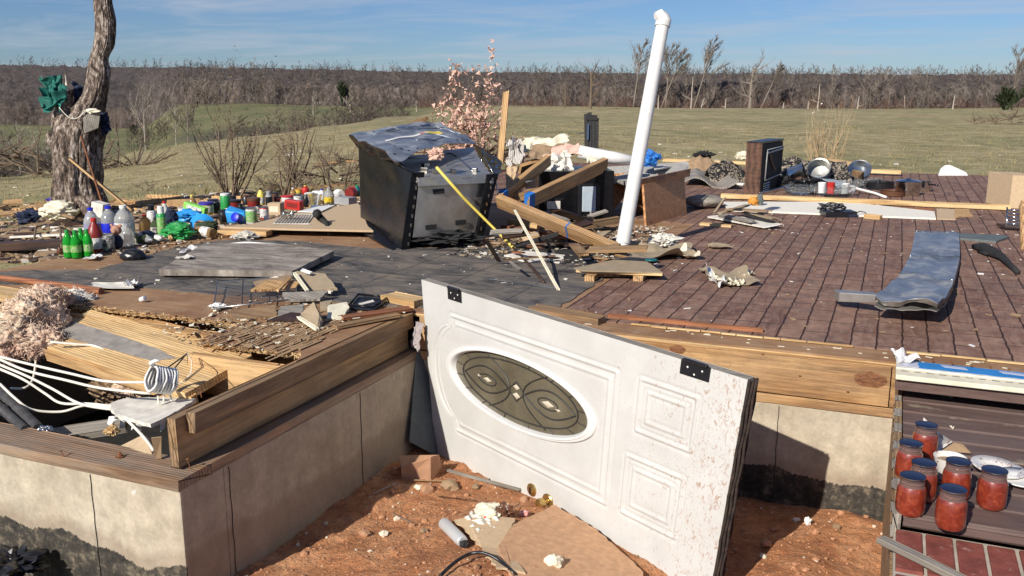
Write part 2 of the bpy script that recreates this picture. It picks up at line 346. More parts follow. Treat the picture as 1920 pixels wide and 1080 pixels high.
def build_ground():
    rs = [0.0]; r = .6
    while r < 7000:
        rs.append(r); r *= 1.022 if 3 < r < 20 else (1.03 if r < 120 else 1.045)
        if r < 3: r += .15
    angs = []
    a = -math.pi
    while a < math.pi-1e-6:
        angs.append(a); a += rad(.45) if abs(a) < rad(33) else rad(3)
    na = len(angs); vs = []; cov = []; grn = []
    for r in rs:
        for a in angs:
            th = a
            x = r*(math.sin(th)*math.cos(YAW)-math.cos(th)*math.sin(YAW)); y = r*(math.sin(th)*math.sin(YAW)+math.cos(th)*math.cos(YAW))
            z = gz(x, y)
            vs.append((x, y, z)); u, d = colof(x, y)
            fl = fline(u); f = sm(fl-6, fl+6, d+12*mnoise.noise(Vector((x*.02, y*.02, 0))))
            f = max(f, .75*sm(.15, .4, mnoise.noise(Vector((x*.03, y*.03, 5))))*sm(42, 60, d)*sm(900, 500, u)*sm(185, 120, d))
            cov.append(f); kk = [k for k in CK if k <= u] or [CK[0]]; kn_ = [k for k in CK if k > u] or [CK[-1]]; tt = (u-kk[-1])/max(1, kn_[0]-kk[-1]); cd_ = CC[kk[-1]][3][0]*(1-tt)+CC[kn_[0]][3][0]*tt if kn_[0] > kk[-1] else 75; grn.append(sm(cd_+1, cd_+9, d)*sm(1000, 700, u))
    fs = [(i*na+k, i*na+(k+1) % na, (i+1)*na+(k+1) % na, (i+1)*na+k) for i in range(len(rs)-1) for k in range(na)]
    me = bpy.data.meshes.new('ground'); me.from_pydata(vs, [], [f[::-1] for f in fs]); me.validate()
    at = me.attributes.new('cover', 'FLOAT', 'POINT'); at.data.foreach_set('value', cov)
    at = me.attributes.new('green', 'FLOAT', 'POINT'); at.data.foreach_set('value', grn)
    me.polygons.foreach_set('use_smooth', [True]*len(me.polygons))
    if me.polygons[5].normal.z < 0: me.flip_normals()
    t = MT('grassland'); v = t.co(rnd=False)
    big = t.noise(v, .09, 5, .6); mid = t.noise(v, 1.3, 6, .62, .5); fine = t.noise(t.co((1, 1, 3), rnd=False), 9, 6, .7); tuft = t.noise(v, 3.2, 5, .7, 1.2)
    c = t.ramp(mid, [(.3, (.19, .155, .066)), (.5, (.34, .275, .13)), (.66, (.48, .39, .215))])
    gr = t.ramp(mid, [(.3, (.13, .14, .045)), (.7, (.28, .26, .11))])
    c = t.mix(t.ramp(big, [(.45, 0), (.62, .6)]), c, gr)
    c = t.mix(t.ma('MULTIPLY', t.attr('green'), t.ramp(big, [(.3, .5), (.6, 1)])), c, t.ramp(mid, [(.3, (.085, .10, .03)), (.7, (.17, .17, .065))]))
    c = t.mix(.7, c, t.ramp(tuft, [(.3, .55), (.5, .95), (.72, 1.25)]), 'MULTIPLY')
    c = t.mix(.6, c, t.ramp(fine, [(.3, .5), (.7, 1.4)]), 'MULTIPLY')
    fl = t.ramp(t.noise(v, .25, 6, .7), [(.3, (.030, .022, .016)), (.7, (.085, .062, .044))])
    c = t.mix(t.attr('cover'), c, fl)
    me.materials.append(t.out(c, .95, t.bump(tuft, .9, .06, t.bump(fine, .8, .02))))
    o = bpy.data.objects.new('ground', me); SC.collection.objects.link(o); tag(o, kind='structure')
build_ground()
def build_pit():
    t = MT('clay'); v = t.co(rnd=False)
    a = t.noise(v, 7, 7, .65); b = t.noise(v, 45, 6, .7); c_ = t.vor(v, 55); d = t.vor(v, 120, out='Color')
    c = t.ramp(a, [(.3, (.33, .12, .048)), (.5, (.50, .215, .09)), (.7, (.64, .33, .165))])
    c = t.mix(.7, c, t.ramp(b, [(.3, .55), (.7, 1.4)]), 'MULTIPLY')
    peb = t.ramp(c_, [(.14, 1), (.24, 0)]); sel = t.ramp(t.noise(v, 60, 0), [(.54, 0), (.56, 1)])
    c = t.mix(t.ma('MULTIPLY', peb, sel), c, (.50, .34, .22))
    h = t.ma('ADD', t.ma('MULTIPLY', a, .6), t.ma('ADD', b, t.ma('MULTIPLY', peb, .25)))
    m = t.out(c, .95, t.bump(h, 1, .02)); M['clay'] = m
    def fn(u, v_):
        x = -2.0+4.0*u; y = .9+2.72*v_; return Vector((x, y, pit(x, y)))
    MB().grid(fn, 330, 230).build('clay_soil', m, smooth=True, kind='structure', origin=(0, 0, 0))
    m2 = M['black_matt']
    MB().grid(lambda u, v_: Vector((-4.5+2.4*u, 2.25+9*v_, -.97+.03*mnoise.noise(Vector((u*9, v_*22, 0))))), 30, 60).build('crawlspace_floor', m2, smooth=True, kind='structure', origin=(0, 0, 0))
build_pit()
# ================================================================ house foundation and floor
HOUSE = empty('house_foundation', (0, 0, 0), 'storm wrecked house platform of concrete walls, pine rim boards and bare brick pattern floor', 'house foundation')
def concrete():
    t = MT('concrete'); v = t.co(rnd=False); X, Y, Z = t.xyz(v)
    a = t.noise(v, 2.2, 6, .6); b = t.noise(v, 14, 6, .65); f = t.noise(v, 70, 3)
    c = t.ramp(a, [(.3, (.38, .31, .22)), (.55, (.53, .455, .34)), (.75, (.46, .41, .33))])
    c = t.mix(.75, c, t.ramp(b, [(.3, .68), (.7, 1.18)]), 'MULTIPLY'); c = t.mix(.35, c, t.ramp(f, [(.3, .7), (.7, 1.2)]), 'MULTIPLY')
    sp = t.ramp(t.vor(v, 26), [(.05, 1), (.10, 0)]); c = t.mix(t.ma('MULTIPLY', sp, t.ramp(t.noise(v, 8), [(.56, 0), (.6, .8)])), c, (.09, .07, .05))
    wh = t.ramp(t.noise(v, 11, 4, .6, .5), [(.68, 0), (.72, .8)]); c = t.mix(wh, c, (.68, .64, .58))
    # vertical trowelled streaks and damp staining, then the tar band brushed along the bottom
    st = t.noise(t.co((9, 9, .8), rnd=False), 2, 4); c = t.mix(.45, c, t.ramp(st, [(.3, .75), (.7, 1.12)]), 'MULTIPLY')
    ed = t.ma('ADD', t.ma('MULTIPLY', t.noise(t.co((3.4, 3.4, .2), rnd=False), 1, 2), .17), t.ma('MULTIPLY', t.noise(t.co((70, 70, 12), rnd=False), 1, 4), .035))
    edge = t.ma('ADD', t.ma('ADD', -.615, ed), t.ma('MULTIPLY', t.ma('SUBTRACT', -2.0, X, clamp=True), .05))
    tf = t.ramp(t.ma('MULTIPLY', t.ma('SUBTRACT', edge, Z), 260, clamp=True), [(.0, 0), (1, 1)])
    tar = t.ramp(t.noise(v, 22, 6, .75), [(.35, (.014, .013, .011)), (.52, (.05, .042, .032)), (.68, (.20, .16, .11))])
    tf = t.ma('MULTIPLY', tf, t.ma('MAXIMUM', t.ma('GREATER_THAN', X, -1.9655), t.ma('LESS_THAN', Y, 2.0255)))
    c = t.mix(t.ma('MULTIPLY', t.ma('MULTIPLY', t.ma('SUBTRACT', t.ma('ADD', edge, t.ma('MULTIPLY', a, .12)), Z), 30, clamp=True), .45), c, (.22, .15, .10)); mud_shade = t.ma('MULTIPLY', t.ma('MULTIPLY', t.ma('LESS_THAN', X, -1.9655), t.ma('GREATER_THAN', Y, 2.03)), t.ramp(a, [(.3, .12), (.7, .42)])); c = t.mix(mud_shade, c, (.24, .155, .10)); c = t.mix(tf, c, tar)  # side wall browned: clay stain plus its shade, mixed into the colour
    c = t.mix(t.ma('MULTIPLY', t.ramp(t.ma('ADD', Z, t.ma('MULTIPLY', b, .14)), [(.0, 0), (1, 0)]), 1), c, c)
    return t.out(c, .9, t.bump(t.ma('ADD', b, t.ma('MULTIPLY', f, .4)), .35, .006))
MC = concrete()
def wallbox(x0, x1, y0, y1): return MB().bb(x0, x1, y0, y1, -1.3, -.2225)
wallbox(-4.70, -1.97, 2.02, 2.22).build('foundation_wall', MC, HOUSE, bevel=.004, label='sunlit left front wall of pale concrete with a brushed tar band')
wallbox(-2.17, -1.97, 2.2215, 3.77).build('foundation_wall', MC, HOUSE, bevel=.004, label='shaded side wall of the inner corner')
wallbox(-1.9685, 4.4, 3.57, 3.77).build('foundation_wall', MC, HOUSE, bevel=.004, label='wall behind the leaning door with white paint chips')
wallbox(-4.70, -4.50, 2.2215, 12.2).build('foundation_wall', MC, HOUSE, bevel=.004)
wallbox(-4.49, 4.4, 12.0, 12.2).build('foundation_wall', MC, HOUSE, bevel=.004)
jm = M['black_matt']
for p in ([(-2.345, 2.018, 0), (-1.968, 2.245, 1), (-1.968, 3.06, 1), (-.345, 3.568, 0)]):
    path = [Vector((p[0]+(.0015*math.sin(k*2.1) if not p[2] else 0), p[1]+(.002*math.sin(k*1.7) if p[2] else 0), -.23-.035*k)) for k in range(15)]
    MB().tube(path, .0013, 5).build('wall_joint', jm, HOUSE)
board('sill_plate', (-4.70, 2.085, -.203), (-1.965, 2.085, -.203), .15, .038, M['sill_wood'], parent=HOUSE)
board('sill_plate', (-2.045, 2.163, -.203), (-2.045, 3.70, -.203), .155, .038, M['sill_wood'], parent=HOUSE)
board('sill_plate', (-1.966, 3.64, -.203), (4.4, 3.64, -.203), .150, .038, M['rim_wood'], parent=HOUSE)
board('rim_joist', (-1.96, 3.586, -.1005), (.052, 3.586, -.1005), .036, .160, M['rim_wood'], parent=HOUSE, label='sunlit yellow pine rim board with large knots')
board('rim_joist', (.056, 3.588, -.1005), (4.4, 3.588, -.1005), .036, .160, M['rim_wood'], parent=HOUSE)
board('rim_joist', (-2.035, 2.075, -.094), (-2.035, 3.56, -.094), .038, .168, M['old_wood'], parent=HOUSE, label='shaded rim board on the side wall')
board('ledger_board', (-1.998, 2.12, -.036), (-1.998, 3.55, -.036), .034, .070, M['old_wood'], parent=HOUSE, ragged=.006)
# knots on the sunlit rim board
kt = MT('knot'); kv = kt.co(); KN = kt.out(kt.ramp(kt.noise(kt.co((20, 20, 60), rnd=False), 2, 5, .6, 1), [(.35, (.10, .035, .014)), (.65, (.26, .11, .04))]), .7)
for px, py, rx, rz in ((1632, 712, .060, .030), (1408, 712, .016, .012), (1270, 655, .034, .018), (1430, 664, .006, .005), (1500, 705, .005, .004), (1590, 735, .006, .004)):
    d = ray(px, py); c = EYE+d*(3.5675/d.y); vs = [c+Vector((rx*math.cos(k*.393), 0, rz*math.sin(k*.393)*(1+.1*math.sin(k*2)))) for k in range(16)]
    vs = [v_+Vector((0, .0, 0)) for v_ in vs]; MB().add([c+Vector((0, -.0012, 0))]+[v_+Vector((0, .0008, 0)) for v_ in vs], [(0, i+1, (i+1) % 16+1) for i in range(16)]).build('knot', KN, HOUSE, smooth=True)
# plywood subfloor
def plyw():
    t = MT('plywood'); v = t.co((1, 9, 1), rnd=False); a = t.noise(v, 3, 6, .65); b = t.noise(t.co(rnd=False), 2.2, 6, .65, .5)
    c = t.ramp(a, [(.3, (.25, .135, .065)), (.7, (.40, .24, .125))]); c = t.mix(t.ramp(b, [(.42, 0), (.62, .75)]), c, (.21, .10, .045))
    c = t.mix(t.ramp(t.noise(t.co(rnd=False), 14, 5, .7), [(.55, 0), (.75, .6)]), c, (.46, .36, .25)); return t.out(c, .85, t.bump(a, .5, .006))
PLY = plyw(); M['ply'] = PLY
tp = MT('torn_plywood'); v = tp.co((7, 1, 1), rnd=False); a_ = tp.noise(v, 5, 7, .7, .3)
tc_ = tp.ramp(a_, [(.3, (.24, .125, .055)), (.5, (.42, .27, .14)), (.7, (.60, .42, .24))])
PLYT = tp.out(tc_, .85, tp.bump(a_, .9, .012))
front = [(-330, 540), (-150, 548), (0, 553), (130, 569), (260, 584), (400, 600), (436, 603), (441, 611), (368, 637), (440, 646), (565, 664)]
pts = [G(x, y) for x, y in front]+[Vector((-2.02, 2.70, 0)), Vector((-2.02, 3.572, 0))]
jr = random.Random(3); out_ = []
for i in range(len(pts)-1):
    p, e = pts[i], pts[i+1]; k = max(1, int((e-p).length/.012)) if i > 1 and i < 10 else 1
    for j in range(k):
        q = p.lerp(e, j/k)
        if k > 1: q = q+Vector((jr.uniform(-.006, .006), jr.uniform(-.018, .012), 0))
        out_.append(q)
out_.append(pts[-1])
back = [Vector((-1.97, 3.572, 0)), Vector((4.4, 3.572, 0)), Vector((4.4, 12.2, 0)), Vector((-4.62, 12.2, 0)), Vector((-4.62, 4.4, 0)), Vector((-4.64, 3.3, 0))]
def ply_layer(z, th, off, m, name, seed):
    r2 = random.Random(seed); q = [p+Vector((0, r2.uniform(0, .014)+off, z)) if 2 < i < len(out_)-1 else p+Vector((0, 0, z)) for i, p in enumerate(out_)]
    MB().slab(q+[b+Vector((0, 0, z)) for b in back], th).build(name, m, HOUSE)
ply_layer(-.0005, .0075, 0, PLY, 'subfloor', 1); ply_layer(-.0085, .006, .007, M['pine_fresh'], 'subfloor_layer', 2); ply_layer(-.0150, .006, -.004, M['pine'], 'subfloor_layer', 3)
# splinters along the torn edge, and splintered strips on the torn patch
mb = MB(); r2 = random.Random(5)
for i in range(360):
    k = r2.uniform(2, 9.99); j = int(k); p = pts[j].lerp(pts[j+1], k-j)+Vector((0, 0, r2.uniform(-.018, .002)))
    d = Vector((r2.uniform(-1, 1), r2.uniform(-.9, .1), r2.uniform(-.25, .12))).normalized()*r2.uniform(.012, .05)
    mb.tube([p-d*.3, p+d], [.0022, .0006], 4)
mb.build('splintered_edge', M['pine_fresh'], HOUSE, kind='stuff', label='pale splinters along the torn plywood edge')
mb = MB()
for i in range(150):
    x = r2.uniform(-2.52, -2.09); l_ = r2.uniform(.05, .28); y = r2.uniform(2.78, 3.3)
    if x < -2.25 and y-l_/2 < 2.72: continue
    mb.box((x, y, .0025+r2.uniform(0, .003)), (r2.uniform(.003, .012), l_, .002), Matrix.Rotation(r2.uniform(-.05, .05), 3, 'Z') @ Matrix.Rotation(r2.uniform(-.02, .02), 3, 'X'))
mb.build('torn_veneer', PLYT, HOUSE, kind='stuff')
for (a, b) in (((-4.5, 3.02, -.099), (-2.62, 2.98, -.099)), ((-2.52, 2.70, -.099), (-2.07, 2.70, -.099)), ((-2.66, 3.1, -.099), (-2.07, 3.1, -.099)), ((-4.5, 3.4, -.099), (-2.07, 3.4, -.099)), ((-4.5, 4.2, -.099), (-.2, 4.2, -.099))):
    board('floor_joist', a, b, .036, .155, M['pine'], parent=HOUSE)
# black tile floor
def tile():
    t = MT('black_tile'); v = t.co(rnd=False); a = t.noise(t.co((1, 2.2, 1), rnd=False, rot=(0, 0, .3)), 3.6, 8, .74, 1.0); b = t.noise(t.co((1, 3, 1), rnd=False, rot=(0, 0, .3)), 22, 6, .75)
    c = t.ramp(a, [(.34, (.035, .031, .030)), (.46, (.11, .10, .092)), (.60, (.20, .165, .13)), (.78, (.32, .25, .17))])
    c = t.mix(.5, c, t.ramp(b, [(.3, .7), (.7, 1.3)]), 'MULTIPLY')
    br = t.t.nodes.new('ShaderNodeTexBrick'); t.t.links.new(v, br.inputs['Vector']); br.offset = 0; br.inputs['Scale'].default_value = 1; br.inputs['Brick Width'].default_value = .42; br.inputs['Row Height'].default_value = .42; br.inputs['Mortar Size'].default_value = .004
    c = t.mix(t.ma('MULTIPLY', br.outputs['Fac'], .7), c, (.012, .011, .01)); return t.out(c, t.ramp(a, [(.3, .6), (.7, .9)]), t.bump(b, .2, .004), Specular_IOR_Level=.2)
TILE = tile()
tp_ = [(-330, 530), (-150, 531), (0, 532), (168, 535), (257, 538), (407, 551), (740, 574)]
q = [G(x, y, .004) for x, y in tp_]+[Vector((-1.96, 3.66, .004)), Vector((-1.40, 3.72, .004)), Vector((-1.40, 4.6, .004)), Vector((-1.42, 5.6, .004))]+[G(x, y, .004) for x, y in ((1060, 455), (940, 462), (700, 466), (560, 452), (430, 449), (330, 462), (180, 506), (60, 506), (-20, 512))]
MB().slab(q, .004, jag=.02, seed=4).build('tile_floor', TILE, HOUSE)
# brick pattern floor
def parq():
    t = MT('brick_floor'); v = t.co(rnd=False, rot=(0, 0, math.pi/2)); w0 = t.co(rnd=False)
    wv = t.t.nodes.new('ShaderNodeVectorMath'); wv.operation = 'MULTIPLY_ADD'; t.t.links.new(t.noise(w0, 14, 3, out='Color'), wv.inputs[0]); wv.inputs[1].default_value = (.012, .016, 0); t.t.links.new(v, wv.inputs[2])
    def brick(w_, h_, off, ms):
        br = t.t.nodes.new('ShaderNodeTexBrick'); t.t.links.new(wv.outputs[0], br.inputs['Vector']); br.offset = off; br.offset_frequency = 2; br.squash = .62; br.squash_frequency = 3; br.inputs['Scale'].default_value = 1
        br.inputs['Brick Width'].default_value = w_; br.inputs['Row Height'].default_value = h_; br.inputs['Mortar Size'].default_value = ms*1.25; br.inputs['Mortar Smooth'].default_value = .3
        br.inputs['Color1'].default_value = (0, 0, 0, 1); br.inputs['Color2'].default_value = (1, 1, 1, 1); br.inputs['Mortar'].default_value = (.5, .5, .5, 1); br.inputs['Bias'].default_value = 0; return br
    br = brick(.33, .096, .37, .0031)
    a = t.noise(w0, 9, 7, .68, .4); b = t.noise(w0, 1.1, 5, .6); st = t.noise(t.co((10, 2, 1), rnd=False), 3, 6, .7, 1)
    c = t.mix(br.outputs['Color'], (.15, .076, .056), (.25, .142, .100))
    c = t.mix(t.ramp(st, [(.40, 0), (.66, .75)]), c, (.30, .20, .15))
    c = t.mix(.75, c, t.ramp(a, [(.3, .55), (.5, 1), (.72, 1.5)]), 'MULTIPLY')
    c = t.mix(t.ramp(b, [(.5, 0), (.75, .5)]), c, (.20, .135, .10))
    sp = t.ramp(t.noise(w0, 38, 4, .6), [(.66, 0), (.70, .7)]); c = t.mix(sp, c, (.36, .27, .2))
    wr = t.ma('MULTIPLY', t.ramp(t.noise(t.co((1.2, 3, 1), rnd=False), 3, 6, .7), [(.55, 0), (.75, .75)]), 1); c = t.mix(wr, c, (.075, .045, .036)); c = t.mix(t.ma('MULTIPLY', br.outputs['Fac'], .88), c, (.028, .012, .010))
    h = t.ma('SUBTRACT', t.ma('MULTIPLY', a, .3), br.outputs['Fac']); return t.out(c, t.ramp(a, [(.3, .5), (.7, .85)]), t.bump(h, .8, .006), Specular_IOR_Level=.12)
PAR = parq()
MB().slab([(-1.36, 3.725, .005), (4.4, 3.725, .005), (4.4, 12.1, .005), (-4.4, 12.1, .005), (-4.4, 7.6, .005), (-1.36, 6.8, .005)], .005, jag=.006, seed=6).build('brick_floor', PAR, HOUSE)
r2 = random.Random(8); mb = MB(); x = -1.0
while x < 3.5:
    l_ = r2.uniform(.06, .19); mb.box((x+l_/2, 3.716+r2.uniform(-.004, .004), .0055), (l_-.004, r2.uniform(.008, .018), .006)); x += l_+(r2.uniform(.02, .2) if r2.random() < .2 else 0)
mb.build('floor_edge_strip', M['pine_fresh'], HOUSE, kind='stuff')
mb = MB()
# paint / glue residue flakes on the ledge
for i in range(55):
    x = r2.uniform(-1.2, 3); y = r2.uniform(3.60, 3.70); s_ = r2.uniform(.004, .016)
    mb.box((x, y, .0012), (s_*r2.uniform(1, 3), s_*.5, .002), Matrix.Rotation(r2.uniform(-.3, .3), 3, 'Z'))
mb.build('glue_residue', M['cream'], HOUSE, kind='stuff')
# ================================================================ woodland and trees
def bark(name, a, b):
    t = MT(name); v = t.co((1, 1, .30)); n = t.noise(v, 14, 7, .75, 1.2); n = t.ma('ADD', t.ma('MULTIPLY', n, .65), t.ma('MULTIPLY', t.noise(t.co((1, 1, .5)), 40, 5, .7), .35)); c = t.ramp(n, [(.42, tuple(x*.12 for x in a)), (.51, a), (.60, b)])
    M[name] = t.out(c, .9, t.bump(n, 1, .03)); return M[name]
bark('bark', (.17, .12, .09), (.58, .50, .42)); plain('twig', (.16, .115, .075), .9, .35); plain('twig_gray', (.22, .18, .145), .9, .3); plain('far_bark', (.125, .096, .078), .95, .45, 0, .08)
plain('weed_twig', (.42, .30, .17), .9, .3); plain('pale_bark', (.42, .36, .29), .9, .25); plain('dark_leaf', (.035, .05, .018), .9, .4); plain('reddish_twig', (.19, .10, .07), .9, .4)
def needles(rr, h, lean=(0, 0), spread=.33, nb=9, ns=6, nt_=5, w=.05, split=.38, trk=3.2):
    """triangles of one bare tree: returns list of 3-point faces"""
    T = []
    def spike(a, b, wd):
        d = (b-a); s = d.cross(Vector((rr.uniform(-1, 1), rr.uniform(-1, 1), .3)))
        s = s.normalized()*wd if s.length > 1e-6 else Vector((wd, 0, 0)); T.append((a-s, a+s, b))
        s2 = d.cross(s).normalized()*wd; T.append((a-s2, a+s2, b))
    top = Vector((lean[0]*h, lean[1]*h, h)); base = Vector((0, 0, -.5)); spike(base, top, w*trk)
    for i in range(nb):
        f = split+(1-split)*(i/nb)+rr.uniform(0, .05); p = base.lerp(top, min(f, .97)); az = rr.uniform(0, 6.283); L = h*spread*(1.15-f)*rr.uniform(.8, 1.4)+.03*h
        d = Vector((math.cos(az)*.65+lean[0]*1.8, math.sin(az)*.65+lean[1]*1.8, rr.uniform(.6, 1.2))).normalized(); e = p+d*L; spike(p, e, w*1.2)
        for j in range(ns):
            q = p.lerp(e, rr.uniform(.25, 1)); d2 = (d+Vector((rr.uniform(-.8, .8)+lean[0], rr.uniform(-.8, .8)+lean[1], rr.uniform(-.1, .7)))).normalized(); L2 = L*rr.uniform(.3, .6); e2 = q+d2*L2; spike(q, e2, w*.75)
            for k in range(nt_):
                q2 = q.lerp(e2, rr.uniform(.3, 1)); d3 = (d2+Vector((rr.uniform(-.8, .8), rr.uniform(-.8, .8), rr.uniform(-.3, .6)))).normalized(); s = d3.cross(Vector((.3, .2, 1)))
                s = s.normalized()*w*.55; e3 = q2+d3*L2*rr.uniform(.4, .8); T.append((q2-s, q2+s, e3))
    return np.array([[tuple(p) for p in t] for t in T], dtype=np.float32)
def dirxy(u, d):                                    # ground point d metres out along photo column u
    wr = (u-960)/1740*d; return (wr*math.cos(YAW)-d*math.sin(YAW), wr*math.sin(YAW)+d*math.cos(YAW))
def tri_object(name, arrs, m, **k):
    A = np.concatenate(arrs); n = len(A); me = bpy.data.meshes.new(name)
    me.vertices.add(n*3); me.vertices.foreach_set('co', A.reshape(-1)); me.loops.add(n*3); me.loops.foreach_set('vertex_index', np.arange(n*3, dtype=np.int32))
    me.polygons.add(n); me.polygons.foreach_set('loop_start', np.arange(0, n*3, 3, dtype=np.int32)); me.polygons.foreach_set('loop_total', np.full(n, 3, dtype=np.int32)); me.update(); me.validate()
    me.materials.append(m); o = bpy.data.objects.new(name, me); SC.collection.objects.link(o); return tag(o, **k)
rr = random.Random(11)
TPL = [needles(rr, 1.0, (rr.uniform(-.04, .04), rr.uniform(-.04, .04)), .30, 9, 6, 6, .0042, .25, 1.7) for _ in range(7)]
def woodland(name, n, u0, u1, near, depth, hh, m, label, seed, wpow=1.25):
    r = random.Random(seed); arrs = []
    for i in range(n):
        u = r.uniform(u0, u1); d = fline(u)+near+depth*r.random()**wpow; x, y = dirxy(u, d); z = gz(x, y)-.3
        h = r.uniform(*hh)*(.55 if r.random() < .25 else 1); a = r.uniform(0, 6.28); A = TPL[i % 7]; R = np.array([[math.cos(a), -math.sin(a), 0], [math.sin(a), math.cos(a), 0], [0, 0, 1]], dtype=np.float32)
        k = h*(1+(d-200)/900*.25); B = (A @ R.T)*np.array([h*1.05, h*1.05, h], dtype=np.float32)
        arrs.append(B+np.array([x, y, z], dtype=np.float32))
    return tri_object(name, arrs, m, label=label, cat='woodland', kind='stuff')
woodland('distant_woodland', 2500, -350, 2250, 0, 430, (7.5, 10.5), M['far_bark'], 'gray brown bare woodland covering the far hillside', 1)
woodland('woodland_edge', 620, -300, 2200, -4, 60, (6.5, 10.5), M['twig_gray'], 'paler front rows of bare trees along the woodland edge', 2)
woodland('hilltop_trees', 800, -350, 2250, 300, 140, (11.5, 15), M['far_bark'], 'tall bare trees along the crest of the far wooded hill', 6, 1)
# the closed mass of twigs under the crowns
def canopy():
    us = [-420+7*i for i in range(386)]; ds = [0]
    while ds[-1] < 520: ds.append(ds[-1]+2.2+ds[-1]*.035)
    vs = []
    for j, dd in enumerate(ds):
        for u in us:
            d = fline(u)+2+dd; x, y = dirxy(u, d); n = mnoise.noise(Vector((x*.22, y*.22, 0)))+.5*mnoise.noise(Vector((x*.6, y*.6, 3))); e = sm(0, 3, dd)
            vs.append((x, y, gz(x, y)-.5+e*(5.6+1.5*n+.7*RNG.random()+dd*.007)))
    W = len(us); fs = [(j*W+i, j*W+i+1, (j+1)*W+i+1, (j+1)*W+i) for j in range(len(ds)-1) for i in range(W-1)]
    me = bpy.data.meshes.new('woodland_mass'); me.from_pydata(vs, [], fs); me.validate(); me.polygons.foreach_set('use_smooth', [True]*len(me.polygons))
    t = MT('twig_mass'); v = t.co((1, 1, .3), rnd=False); n = t.noise(v, .8, 9, .85); n1 = t.noise(t.co(rnd=False), .05, 4); c = t.ramp(n, [(.40, (.022, .017, .014)), (.5, (.085, .066, .055)), (.60, (.20, .16, .135))]); c = t.mix(t.ramp(n1, [(.4, 0), (.65, .5)]), c, (.09, .062, .048))
    me.materials.append(t.out(c, .95, t.bump(n, 1, .5))); o = bpy.data.objects.new('woodland_mass', me); SC.collection.objects.link(o); tag(o, 'dense gray brown mass of bare twigs filling the far woodland', 'woodland', kind='stuff')
canopy()
# brush in the valley and low debris at the foot of the wood
def thicket(name, spots, m, label, seed, hh=(1.2, 3)):
    r = random.Random(seed); arrs = []
    for (u0, u1, d0, d1, n) in spots:
        for i in range(n):
            u = r.uniform(u0, u1); d = r.uniform(d0, d1); x, y = dirxy(u, d); z = gz(x, y)-.1; h = r.uniform(*hh); A = TPL[i % 7]; a = r.uniform(0, 6.28)
            R = np.array([[math.cos(a), -math.sin(a), 0], [math.sin(a), math.cos(a), 0], [0, 0, 1]], dtype=np.float32)
            arrs.append((A @ R.T)*np.array([h*1.8, h*1.8, h], dtype=np.float32)+np.array([x, y, z], dtype=np.float32))
    return tri_object(name, arrs, m, label=label, cat='thicket', kind='stuff')
thicket('valley_thicket', [(-150, 130, 60, 125, 170), (380, 700, 66, 118, 120), (640, 760, 75, 140, 50), (230, 360, 150, 215, 90), (-200, 120, 42, 60, 40)], M['far_bark'], 'low bare brush in the valley behind the near field crest', 3, (1.6, 3.6))
thicket('storm_brush', [(780, 2100, 205, 222, 420)], M['reddish_twig'], 'tangled brown storm brush along the foot of the wood', 4, (1, 3))
# individual trees that stand out
def bare_tree(name, u, d, ytop, label, group=None, lean=0, m='twig_gray', spread=.36, split=.4, w=.05, seed=0, dense=(9, 6, 5)):
    x, y = dirxy(u, d); z = gz(x, y)-.2; h = (zat(d, ytop)-z); r = random.Random(seed+int(u)); L = (lean*math.cos(YAW), lean*math.sin(YAW))
    T = needles(r, h, L, spread, *dense, w, split); o = empty(name, (x, y, z), label, 'tree', group)
    c = tri_object('crown', [T[2:]], M[m]); c.parent = o
    path = [Vector((x+L[0]*h*f, y+L[1]*h*f, z+h*f-.3*(1-f))) for f in (0, .15, .35, .6, .8, .97)]
    MB().tube(path, [w*2.6, w*2.2, w*1.8, w*1.2, w*.7, w*.25], 6).build('trunk', M[m], o, smooth=True)
    return o
GL = 'wind bent trees rising above the wood'
for u, yt, ln, lb in ((1195, 86, .12, 'bare tree bent rightward just left of the white pipe top'), (1252, 92, .06, 'slim bare tree peeping out just right of the white pipe'), (1262, 96, .38, 'low swept bare tree with its crown bent hard right beside the pipe'), (1318, 82, .28, 'tall bare tree with feathery crown swept right, midway between pipe and broken oak'), (1452, 125, .42, 'small bare tree leaning far right beyond the broken oak')):
    bare_tree('bent_tree', u-ln*60, 214, yt, lb, GL, ln, seed=3, spread=.42, split=.42, w=.085, dense=(14, 9, 7))
bare_tree('bare_tree', 1900, 175, 100, 'bare tree with rounded crown at the right edge of the picture', None, .03, spread=.5, w=.06, dense=(14, 9, 7))
bare_tree('bare_tree', 1890, 172, 172, 'dark evergreen shrub under the bare tree at the right edge', None, 0, 'dark_leaf', .7, .05, .2, dense=(26, 9, 8))
GV = 'pale bare trees in the valley'
for u, d, yt, lb in ((262, 118, 168, 'pale bare tree in the valley just right of the big trunk'), (322, 112, 200, 'white stemmed bare tree standing at the field crest right of the trunk'), (345, 105, 150, 'tall gray bare tree on the valley floor with a pale trunk'), (655, 165, 165, 'forked pale tree in the valley left of the stove'), (585, 175, 178, 'thin pale tree on the green slope left of the forked tree'), (780, 190, 190, 'pale straight tree at the wood edge right of the stove top'), (20, 96, 240, 'gray bare tree low in the valley at the left edge'), (72, 92, 262, 'small pale bare tree in the valley left of the big trunk')):
    bare_tree('valley_tree', u, d, yt, lb, GV, .03, 'pale_bark' if u != 345 else 'twig_gray', .45, .3, .035 if d < 120 else .05, seed=9, dense=(10, 7, 5))
for u, d, yt, lb in ((640, 232, 158, 'dark evergreen in the wood left of the stove, rounder one'), (706, 236, 165, 'dark evergreen in the wood above the stove, pointed one'), (245, 215, 235, 'dark evergreen bush on the green valley field')):
    bare_tree('evergreen_tree', u, d, yt, lb, 'evergreens among the bare wood', 0, 'dark_leaf', .55, .15, .14, seed=5, dense=(16, 8, 6))
